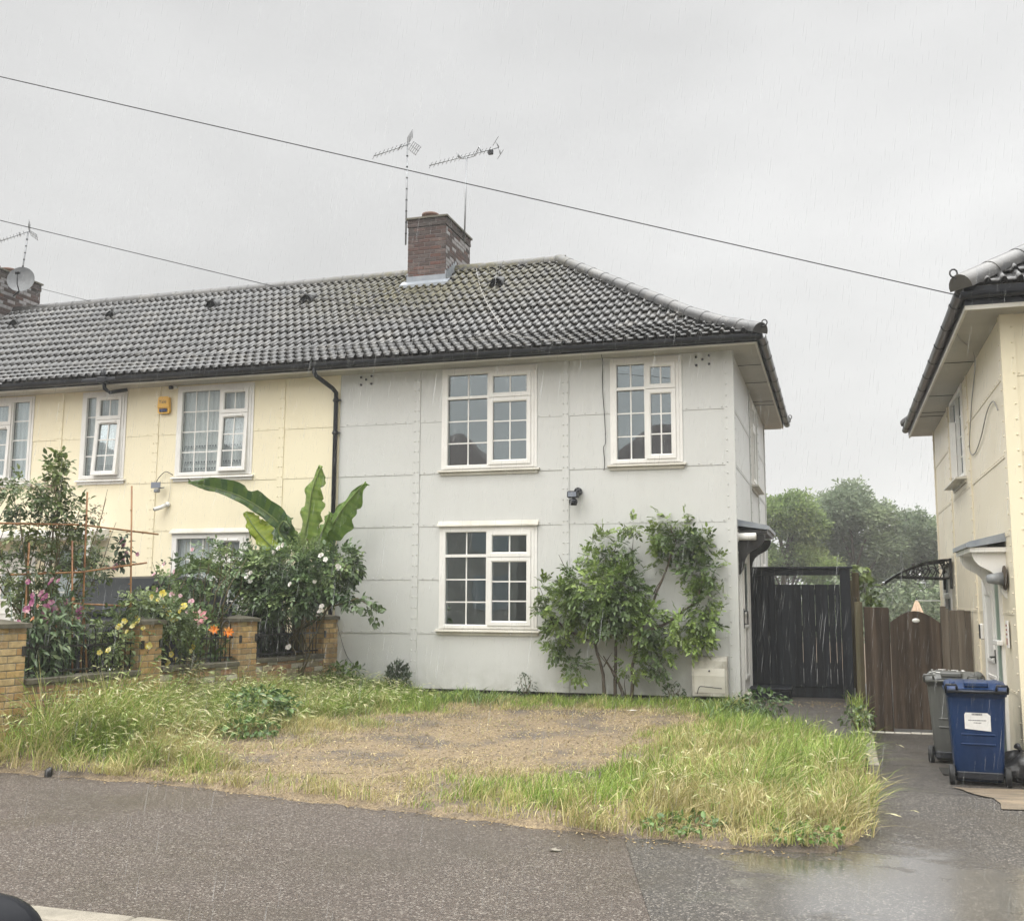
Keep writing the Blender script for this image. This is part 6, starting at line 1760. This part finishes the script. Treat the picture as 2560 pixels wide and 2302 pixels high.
weed(-4.9, -4.4, .35, .2, 220, T_LEAF, .07, [(.08, .15, .04), (.11, .19, .05)], 'low bramble patch between the tall grass and the bare earth')
weed(-2.95, -.25, .14, .36, 80, T_LONG, .07, [(.05, .08, .035), (.07, .1, .05)], 'upright weed against the grey wall below the lower window')
weed(-.85, -.3, .16, .25, 90, T_LEAF, .06, [(.06, .1, .035)], 'small weed left of the meter box')
weed(.35, -1.2, .4, .3, 260, T_LEAF, .07, [(.05, .09, .03), (.08, .13, .04)], 'leafy weed clump beside the path to the black gate')
weed(1.5, -2.0, .2, .25, 170, T_LEAF, .06, [(.08, .13, .04), (.14, .19, .07)], 'weed clump growing from the path edging')
weed(.2, -7.05, .3, .08, 170, T_LEAF, .055, [(.09, .16, .04), (.12, .2, .05)], 'flat dark green weed at the tarmac edge, right of the tarmac joint')
weed(1.05, -7.12, .28, .07, 170, T_LEAF, .05, [(.1, .18, .04), (.13, .22, .05)], 'flat weed at the front right corner of the grass')
t = thing('wall_weed', (-6.42, -3.6, .1), 'wispy brown-tipped weed hanging over the garden wall beside the middle pillar', 'weed')
foliage('leaves', t, T_LONG, [(-6.38, -3.45, .25, .1, .16, .3), (-6.34, -3.3, .42, .07, .12, .2), (-6.36, -3.55, .05, .08, .14, .2)], 420, .07, [(.1, .11, .05), (.16, .15, .07), (.3, .2, .12)], .2, .3)
branches('stems', t, [[(-6.36, -3.5, -.2), (-6.36, -3.4 + .1 * k, .2), (-6.34, -3.35 + .14 * k, .55)] for k in range(-2, 3)], 'stem', .005, .002, 4)
t = thing('bindweed', (1.75, 2.2, -.3), 'pale green bindweed climbing the fence top behind the black gate', 'climber')
foliage('leaves', t, T_LEAF, [(1.68, 2.1, 1.75, .1, .12, .12), (1.78, 2.2, 1.5, .1, .15, .22), (1.86, 2.2, 1.2, .09, .15, .22)], 150, .12, [(.13, .19, .05), (.2, .26, .08)], .2, .5)
branches('stems', t, [[(1.75, 2.2, -.3), (1.8, 2.2, .8), (1.75, 2.2, 1.4), (1.68, 2.1, 1.85)]], 'stem', .008, .003, 5)

# ------------------------------------------------------------------ grass
BARE = np.array([(-4.75, -5.75), (-4.55, -4.4), (-3.95, -2.95), (-3.5, -1.6), (-2.5, -1.45), (-1.3, -1.2), (-.55, -2.), (-.45, -3.7), (-.9, -4.6), (-1.2, -5.2), (-1.7, -5.75), (-2.3, -6.2), (-2.9, -6.15), (-3.8, -6.0)])
def inside(px, py, poly):
    c = np.zeros(px.shape, bool); n = len(poly)
    for i in range(n):
        x0, y0 = poly[i]; x1, y1 = poly[(i + 1) % n]
        hit = ((y0 > py) != (y1 > py)) & (px < (x1 - x0) * (py - y0) / (y1 - y0 + 1e-12) + x0); c ^= hit
    return c
def dist_poly(px, py, poly):
    d = np.full(px.shape, 1e9); n = len(poly)
    for i in range(n):
        a = poly[i]; b = poly[(i + 1) % n]; ab = b - a
        t = np.clip(((px - a[0]) * ab[0] + (py - a[1]) * ab[1]) / (ab @ ab), 0, 1)
        d = np.minimum(d, np.hypot(px - a[0] - t * ab[0], py - a[1] - t * ab[1]))
    return np.where(inside(px, py, poly), -d, d)
EX = np.array([e[0] for e in EDGE]); EY = np.array([e[1] for e in EDGE])
RY = np.array([-7.3, -6.9, -6.0, -4.5, -3.3, -2.6, -1.8, -1., .1]); RXX = np.array([1.3, 1.52, 1.53, 1.5, 1.35, .95, .5, .22, .02])
def hl_np(y): return np.where(y > 0, -.10, np.where(y > -6.8, -.10 + .034 * y, -.331 - .021 * (-6.8 - y)))
def lz_np(x, y): return hl_np(y) + .1 * sm(-4.7, -6.3, x) * sm(-6.45, -5.5, y) + .015 + .035 * vnoise(x, y, 2, 1.1) + .012 * vnoise(x, y, 9, 4.)
def sm(a, b, v):
    t = np.clip((v - a) / (b - a), 0, 1); return t * t * (3 - 2 * t)

def lawn_sites(n):
    x = rng.uniform(-7.6, 1.6, n); y = rng.uniform(-7.45, .02, n)
    xl = np.where(y < -6.22, -8., -6.05 + .12 * (y + .15) + .02)
    wob = .06 * (vnoise(x, y, 31, 5.) - .5)
    ok = (x > xl) & (y > np.interp(x, EX, EY) + wob) & (x < np.interp(y, RY, RXX) + wob)
    return x[ok], y[ok]
def zones(x, y):
    bd = dist_poly(x, y, BARE) + 1.15 * (vnoise(x, y, 41, 1.5) - .5) + .55 * (vnoise(x, y, 42, 4.) - .5)
    ed = y - np.interp(x, EX, EY)
    left = sm(-3.6, -5.0, x) ; right = sm(-.9, .1, x) * sm(-2.2, -4.6, y); back = sm(-1.9, -1.0, y)
    return bd, ed, left, right, back

def blades(x, y, h, lean, width, cols, seed, zoff=0.):
    r = np.random.default_rng(seed); n = len(x)
    z = lz_np(x, y) - .01 + zoff
    az = r.uniform(0, 2 * PI, n); ld = np.stack([np.cos(az), np.sin(az), np.zeros(n)], 1)
    ld[:, 0] += .35; wa = r.uniform(0, 2 * PI, n); wd = np.stack([np.cos(wa), np.sin(wa), np.zeros(n)], 1)
    base = np.stack([x, y, z], 1); V = []
    for s, ws in ((0, 1.), (.4, .9), (.75, .6), (1., 0.)):
        c = base + np.array([0, 0, 1.]) * (h * (s - .38 * lean * s ** 2.2))[:, None] + ld * (h * lean * .85 * s ** 1.8)[:, None]
        if ws: V += [c - wd * (width * ws)[:, None] * .5, c + wd * (width * ws)[:, None] * .5]
        else: V += [c]
    V = np.stack(V, 1); k = np.arange(n)[:, None] * 7
    Q = np.concatenate([(k + np.array([0, 1, 3, 2])[None]), (k + np.array([2, 3, 5, 4])[None])]); T = k + np.array([4, 5, 6])[None]
    return V.reshape(-1, 3), [T, Q], np.concatenate([cols, cols, cols]), V[:, 6], ld

GREEN = np.array([(.14, .225, .035), (.2, .3, .05), (.27, .37, .075), (.35, .43, .11)])
STRAW = np.array([(.5, .42, .2), (.6, .52, .29), (.4, .34, .15), (.34, .33, .12)])
def grass_cols(n, straw, seed):
    r = np.random.default_rng(seed)
    g_ = GREEN[r.integers(0, 4, n)]; s_ = STRAW[r.integers(0, 4, n)]
    k = (r.random(n) < straw).astype(float)[:, None]; k = np.clip(k * (.75 + .25 * r.random((n, 1))) + .12 * r.random((n, 1)) * straw[:, None], 0, 1)
    return (g_ * (1 - k) + s_ * k) * r.uniform(.8, 1.15, (n, 1))

x, y = lawn_sites(190000)
bd, ed, left, right, back = zones(x, y)
patch = vnoise(x, y, 51, 1.3)
cl = vnoise(x, y, 72, 6.)
dens = np.clip(.14 + sm(-.3, .6, bd) * .6 + .2 * back + .25 * left + .2 * right, 0, 1) * (.3 + .85 * sm(.25, .65, cl))
dens *= np.where(bd < -.1, .1 + .65 * sm(.6, .75, vnoise(x, y, 61, 1.7)), 1.)
dens *= np.where(ed < .35, .35 + .75 * sm(.35, .65, vnoise(x, y, 73, 2.6)), 1.)
keep = rng.random(len(x)) < dens
x, y = x[keep], y[keep]; bd, ed, left, right, back = zones(x, y); patch = vnoise(x, y, 51, 1.3)
tuft = vnoise(x, y, 71, 3.2)
h = .06 + .15 * sm(0., .9, bd) + .3 * left * sm(.2, 1.0, ed + .75 * sm(-5.4, -6.2, x)) * (.25 + .75 * sm(-2.6, -4.8, y)) + .08 * right * sm(.05, .9, ed) + .2 * sm(-5.5, -6.4, x) * sm(.12, .4, ed)
h *= 1 - .72 * sm(-.75, -.15, y) * sm(-5.4, -4.6, x)
h *= (.4 + 1. * tuft) * rng.uniform(.45, 1.3, len(x)); h *= np.where(bd < 0, .45, 1.); h *= np.where(ed < .5, .62 + .3 * tuft, 1.)
straw = np.clip(.22 + .36 * right + .75 * np.exp(-(bd / .42) ** 2) + .62 * np.exp(-(ed / .45) ** 2) + .3 * right * sm(.4, .75, patch) + .28 * left * sm(.45, .8, patch) - .6 * back * sm(.2, .9, bd), .03, .93)
straw = np.clip(straw + .75 * (vnoise(x, y, 75, 2.3) - .5) + .5 * (vnoise(x, y, 76, 7.) - .5), .02, .95)
straw = np.where((x > .6) & (y > -4.9) & (y < -2.2), straw * .35, straw)
lean = rng.uniform(.1, 1.0, len(x)) ** .8 * (.85 + .5 * left + .35 * right)
flat = rng.random(len(x)) < .14; lean = np.where(flat, rng.uniform(1.15, 1.6, len(x)), lean)
V, F, C, tip, ld = blades(x, y, h, lean, np.where(h < .12, .006, .0075) * rng.uniform(.7, 1.3, len(x)), grass_cols(len(x), straw, 5), 6)
parts = [(V, F, C)]
# thatch: last year's dead stalks lying flat between the living blades
xt, yt = lawn_sites(52000); bt, et, l2, r2_, b2 = zones(xt, yt)
k_ = rng.random(len(xt)) < (.12 + .75 * np.exp(-((bt - .1) / .5) ** 2) + .35 * np.exp(-(et / .4) ** 2) + .3 * r2_) * (.4 + .6 * sm(.3, .6, vnoise(xt, yt, 78, 3.)))
xt, yt = xt[k_], yt[k_]; nt_ = len(xt)
V, F, C, _, _ = blades(xt, yt, rng.uniform(.04, .15, nt_), rng.uniform(1.2, 1.75, nt_), rng.uniform(.004, .008, nt_), np.array([(.42, .34, .18), (.5, .41, .23), (.33, .26, .14), (.24, .19, .1), (.38, .36, .15)])[rng.integers(0, 5, nt_)] * rng.uniform(.75, 1.15, (nt_, 1)), 16)
parts.append((V, F, C))
# nodding seed heads of wall barley and brome on the taller stalks
sel = (rng.random(len(x)) < (.006 + .2 * left * sm(.15, .8, ed) + .022 * right)) & (h > .2)
n = int(sel.sum()); hv = np.array([(0, 0, 0), (.0085, .35, .006), (-.0085, .35, .006), (0, .35, -.009), (.011, .75, -.01), (-.011, .75, -.01), (0, 1, -.06), (.02, 1.15, -.08), (-.02, 1.15, -.08)])
hv[:, 0] *= 6.; hv[:, 2] *= 3
ht = [np.array([(0, 1, 2), (0, 1, 3), (0, 3, 2), (4, 5, 6), (1, 7, 4), (2, 5, 8)]), np.array([(1, 4, 5, 2)])]
dirs = ld[sel] * .9 + np.array([0, 0, .1]) + rng.normal(size=(n, 3)) * .25
R = rot_from(dirs, np.tile([0., 0., 1.], (n, 1)))
hc = np.array([(.46, .5, .22), (.56, .55, .3), (.6, .56, .34), (.34, .42, .16)])[rng.integers(0, 4, n)]
parts.append(scatter(hv, ht, R, tip[sel], rng.uniform(.055, .11, n), hc))
V, F, C = merge(parts)
tag(np_mesh('grass', V, F, M['grass'], C), kind='stuff')
# broad dock-like blades along the foot of the wall and the tall stand at the right
nb = 5200
x = rng.uniform(-5.9, .9, nb); y = rng.uniform(-1.9, -.12, nb)
ok = (x < np.interp(y, RY, RXX) + .1) & (rng.random(nb) < sm(.25, .6, vnoise(x, y, 81, 1.1)) * sm(-6.2, -1.5, x)) & (dist_poly(x, y, BARE) > .25)
x, y = x[ok], y[ok]
hh = rng.uniform(.13, .3, len(x)) * (1 - .6 * sm(-.7, -.15, y)); V, F, C, _, _ = blades(x, y, hh, rng.uniform(.5, 1.15, len(x)), rng.uniform(.012, .02, len(x)), np.array([(.11, .18, .055), (.15, .22, .075), (.2, .27, .1)])[rng.integers(0, 3, len(x))], 8)
tag(np_mesh('broad_grass', V, F, M['grass'], C), kind='stuff')
# tufts in the path edging
n = 500
y = rng.uniform(-3.6, .9, n); x = 1.53 + rng.normal(size=n) * .055; ok = rng.random(n) < sm(.35, .6, vnoise(x * 0, y, 91, 2.2)); x, y = x[ok], y[ok]
V, F, C, _, _ = blades(x, y, rng.uniform(.08, .26, len(x)), rng.uniform(.3, 1., len(x)), np.full(len(x), .008), grass_cols(len(x), np.full(len(x), .15), 12), 13)
tag(np_mesh('edging_grass', V, F, M['grass'], C), kind='stuff')
# wood chips and dead stalks lying on the bare patch
x, y = lawn_sites(60000); bd, ed, left, right, back = zones(x, y)
keep = rng.random(len(x)) < np.where(bd < .35, .5, .05) * (.35 + .65 * sm(.3, .6, vnoise(x, y, 99, 2.3))); x, y = x[keep], y[keep]; n = len(x)
cv = np.array([(-.5, -.22, 0), (.5, -.16, 0), (.42, .2, .05), (-.45, .22, .02), (-.5, -.22, .16), (.5, -.16, .12), (.42, .2, .2), (-.45, .22, .18)])
cq = [np.array([(4, 5, 6, 7), (0, 1, 5, 4), (1, 2, 6, 5), (2, 3, 7, 6), (3, 0, 4, 7)])]
a = rng.uniform(0, 2 * PI, n); dirs = np.stack([np.cos(a), np.sin(a), rng.normal(size=n) * .2], 1)
R = rot_from(dirs, np.tile([0., 0., 1.], (n, 1)) + rng.normal(size=(n, 3)) * .25)
cc = np.array([(.34, .26, .14), (.43, .34, .185), (.24, .18, .105), (.52, .43, .25), (.15, .12, .085), (.37, .29, .16)])[rng.integers(0, 6, n)]
V, F, C = scatter(cv, cq, R, np.stack([x, y, lz_np(x, y) + .003], 1), rng.uniform(.008, .03, n), cc)
tag(np_mesh('wood_chips', V, F, M['chip'], C), kind='stuff')
# leaf litter along the kerb line and the black gate
n = 700; x = np.concatenate([rng.uniform(-6, 1.3, 450), rng.uniform(.1, 1.4, 250)]); y = np.concatenate([np.interp(x[:450], EX, EY) + rng.normal(size=450) * .07, 1.2 - np.abs(rng.normal(size=250)) * .5])
z = np.concatenate([np.array([hl(v) for v in y[:450]]) + .0, np.array([hl(v) for v in y[450:]]) - .024])
a = rng.uniform(0, 2 * PI, n); dirs = np.stack([np.cos(a), np.sin(a), np.zeros(n)], 1); R = rot_from(dirs, np.tile([0., 0., 1.], (n, 1)) + rng.normal(size=(n, 3)) * .2)
V, F, C = scatter(cv, cq, R, np.stack([x, y, z], 1), rng.uniform(.006, .026, n), np.array([(.36, .27, .14), (.44, .35, .2), (.22, .16, .09)])[rng.integers(0, 3, n)])
tag(np_mesh('leaf_litter', V, F, M['chip'], C), kind='stuff')
for (x, y, s, lab, mt) in ((-.55, -7.75, .035, 'pale splat on the tarmac just left of the joint', 'concrete'), (-.1, -2.9, .04, 'pale scrap of paper in the dry grass', 'paper'), (-1.2, -1.5, .05, 'white scrap caught in the grass under the window', 'paper')):
    mb = MB(); zz = (lawn_z(x, y) + .05) if y > -6.5 else hl(y) + .002
    mb.add([(x + s * math.cos(a) * random.uniform(.6, 1.2) * 1.4, y + s * math.sin(a) * random.uniform(.5, 1.1), zz + random.uniform(0, .008)) for a in np.linspace(0, 5.6, 8)], [tuple(range(8))])
    tag(mb.build('litter', M[mt]), lab, 'litter', 'scraps of litter')
def crack(pts, w_):
    mb = MB(); p = smooth([(x, y, hp(y) if x > 1.58 else hl(y) - .002) for x, y in pts], 7); n = len(p)
    P = [[(q.x + random.uniform(-.012, .012), q.y - w_ * random.uniform(.2, 1.), q.z + .006), (q.x + random.uniform(-.012, .012), q.y + w_ * random.uniform(.2, 1.), q.z + .006)] for q in p]
    mb.grid(P); return tag(mb.build('tarmac_crack', M['dark_plinth']), kind='structure')
crack([(1.62, -4.95), (1.85, -4.75), (2.2, -4.85), (2.55, -4.8), (2.8, -4.7)], .014)
crack([(1.6, -2.75), (1.95, -2.65), (2.25, -2.7)], .014)
mb = MB(); mb.tube([(-5.72, -6.52, -.36), (-5.72, -6.52, -.28), (-5.71, -6.5, -.255)], [.036, .036, .02], 8); tag(mb.build('stub', M['black_iron']), 'dark stub at the tarmac edge in front of the tall grass', 'stub')

# ------------------------------------------------------------------ trees behind the gardens
def tree(x, y, zb, H, Rr, label, pal, seed, n=5600):
    r = random.Random(seed); t = thing('tree', (x, y, zb), label, 'tree', 'trees beyond the gardens')
    mb = MB(); top = zb + H * .62
    mb.tube([(x, y, zb), (x + .1, y, zb + H * .2), (x - .1, y, zb + H * .42), (x, y, top)], [.28, .22, .16, .07], 8)
    blobs = []
    for k in range(21):
        a = r.uniform(0, 2 * PI); hz = r.uniform(.1, .92); rad = Rr * math.sin(PI * min(.96, .2 + hz * .72)) ** .8 * r.uniform(.35, .85)
        c = (x + rad * math.cos(a), y + rad * math.sin(a) * .8, zb + H * hz); s = Rr * r.uniform(.26, .42)
        blobs.append((c[0], c[1], c[2], s, s, s * .8))
        z0 = zb + H * max(.12, hz - .35); p0 = (x, y, z0); m = ((x + c[0]) / 2 + r.uniform(-.2, .2), (y + c[1]) / 2, (z0 + c[2]) / 2 + .15)
        mb.tube([p0, m, c], [.1, .06, .02], 5)
    blobs.append((x, y, zb + H * .88, Rr * .34, Rr * .34, H * .12))
    mb.build('trunk', M['bark'], t)
    tv = []; tq = []
    for k in range(10):
        c = np.array([r.uniform(-.6, .6), r.uniform(-.6, .6), r.uniform(-.4, .4)]); a = r.uniform(0, 6.28); b = r.uniform(-.6, .6)
        u = np.array([math.cos(a), math.sin(a), b * .5]) * .17; v = np.array([-math.sin(a) * .6, math.cos(a) * .6, r.uniform(-.8, .8)]) * .085
        i = len(tv); tv += [c - u, c + v, c + u, c - v]; tq.append((i, i + 1, i + 2, i + 3))
    pos, d = clump_points(blobs, n, .5)
    dirs = d + rng.normal(size=(n, 3)) * .5; R = rot_from(dirs, np.tile([0., 0., 1.], (n, 1)))
    pal = np.array(pal); k = np.clip((vnoise(pos[:, 0], pos[:, 2] + pos[:, 1], seed, .8) * len(pal) + rng.normal(size=n) * .4).astype(int), 0, len(pal) - 1)
    V, F, C = scatter(tv, [np.array(tq)], R, pos, rng.uniform(.5, .95, n), pal[k] * rng.uniform(.75, 1.25, (n, 1)))
    np_mesh('crown', V, F, M['far_leaf'], C, t)
G_HAZY = [(.15, .21, .085), (.2, .27, .1), (.25, .32, .11), (.29, .35, .13)]; G_HAZY_DULL = [(.17, .215, .14), (.21, .255, .16), (.25, .3, .18)]  # distant leaf colours made paler and greyer, carrying part of the rain haze
tree(-1.4, 46, -1.2, 8.3, 3.0, 'fresh green rounded tree next to the corner of the grey house', G_HAZY, 3)
tree(2.3, 49, -1.2, 9.2, 2.7, 'tallest dull green tree between the two houses', G_HAZY_DULL, 4, 6200)
tree(5.6, 50, -1.2, 7.6, 2.5, 'grey green tree next to the wall of the beige house', G_HAZY_DULL, 5)
tree(-6., 52, -1.2, 8., 3., 'green tree hidden mostly behind the grey house', G_HAZY, 6, 1500)
tree(9.4, 52, -1.2, 8., 3., 'dull green tree hidden mostly behind the beige house', G_HAZY_DULL, 7, 1500)
t = thing('hedge', (2.2, 38, -1.2), 'dark overgrown hedge under the far trees', 'hedge')
foliage('leaves', t, T_LEAF, [(x, 38, .2 + .4 * math.sin(x * 1.7), 1.3, 1., 2.0) for x in np.linspace(-5, 9, 12)], 8500, .26, G_HAZY_DULL + [(.06, .1, .03)], .5, .2, 'far_leaf')
branches('stems', t, [[(x, 38, -1.2), (x + .1, 38, 0), (x, 38, .8)] for x in np.linspace(-4.5, 8.5, 9)], 'bark', .06, .02, 5)

# ------------------------------------------------------------------ the photographer's car mirror, rain and mist
t = thing('door_mirror', (.06, -13.47, .8), 'black car door mirror poking into the bottom left corner', 'car mirror')
mb = MB(); P = []
for i in range(13):
    ph = PI * i / 12
    P.append([(.065 + .095 * math.sin(ph) * math.cos(th), -13.47 + .06 * math.sin(ph) * math.sin(th), .80 - .064 * math.cos(ph)) for th in np.linspace(0, 2 * PI, 25)])
mb.grid(P); mb.build('housing', M['car_paint'], t)
mb = MB(); mb.tube([(.065, -13.47, .78), (.02, -13.46, .7), (-.08, -13.44, .62)], [.03, .026, .035], 8); mb.build('arm', M['black'], t)

rm_ = bpy.data.materials.new('rain drop'); rm_.use_nodes = True; nt = rm_.node_tree; nt.nodes.clear()
o_ = nd(nt, 'ShaderNodeOutputMaterial'); a_ = nd(nt, 'ShaderNodeBsdfTransparent'); b_ = nd(nt, 'ShaderNodeBsdfTranslucent'); b_.inputs[0].default_value = (.9, .92, .93, 1); x_ = nd(nt, 'ShaderNodeMixShader'); x_.inputs[0].default_value = .17
nt.links.new(a_.outputs[0], x_.inputs[1]); nt.links.new(b_.outputs[0], x_.inputs[2]); nt.links.new(x_.outputs[0], o_.inputs[0])
n = 20000
pos = np.stack([rng.uniform(-8, 4.5, n), rng.uniform(-12.2, -.9, n), rng.uniform(-.2, 6.5, n)], 1)
dv = np.array([(0, 0, -.5), (.5, 0, -.2), (-.25, .43, -.2), (-.25, -.43, -.2), (.35, 0, .3), (-.18, .3, .3), (-.18, -.3, .3), (0, 0, .5)])
dv[:, :2] *= .022
dt = [np.array([(0, 2, 1), (0, 3, 2), (0, 1, 3), (7, 4, 5), (7, 5, 6), (7, 6, 4)]), np.array([(1, 2, 5, 4), (2, 3, 6, 5), (3, 1, 4, 6)])]
R = np.tile(np.array([[1, 0, .13], [0, 1, 0], [-.13, 0, 1.]]), (n, 1, 1))
V, F, C = scatter(dv, dt, R, pos, rng.uniform(.03, .12, n), np.ones((n, 3)))
tag(np_mesh('rain', V, F, rm_, None), kind='stuff')

hm = bpy.data.materials.new('rain mist'); hm.use_nodes = True; nt = hm.node_tree; nt.nodes.clear()
o_ = nd(nt, 'ShaderNodeOutputMaterial'); v_ = nd(nt, 'ShaderNodeVolumePrincipled'); v_.inputs['Color'].default_value = (.93, .95, .94, 1); v_.inputs['Density'].default_value = .0014
nt.links.new(v_.outputs[0], o_.inputs['Volume'])
mb = MB(); mb.box(-72, 72, -62, 112, -1.7, 10.8); tag(mb.build('haze', hm), kind='stuff')
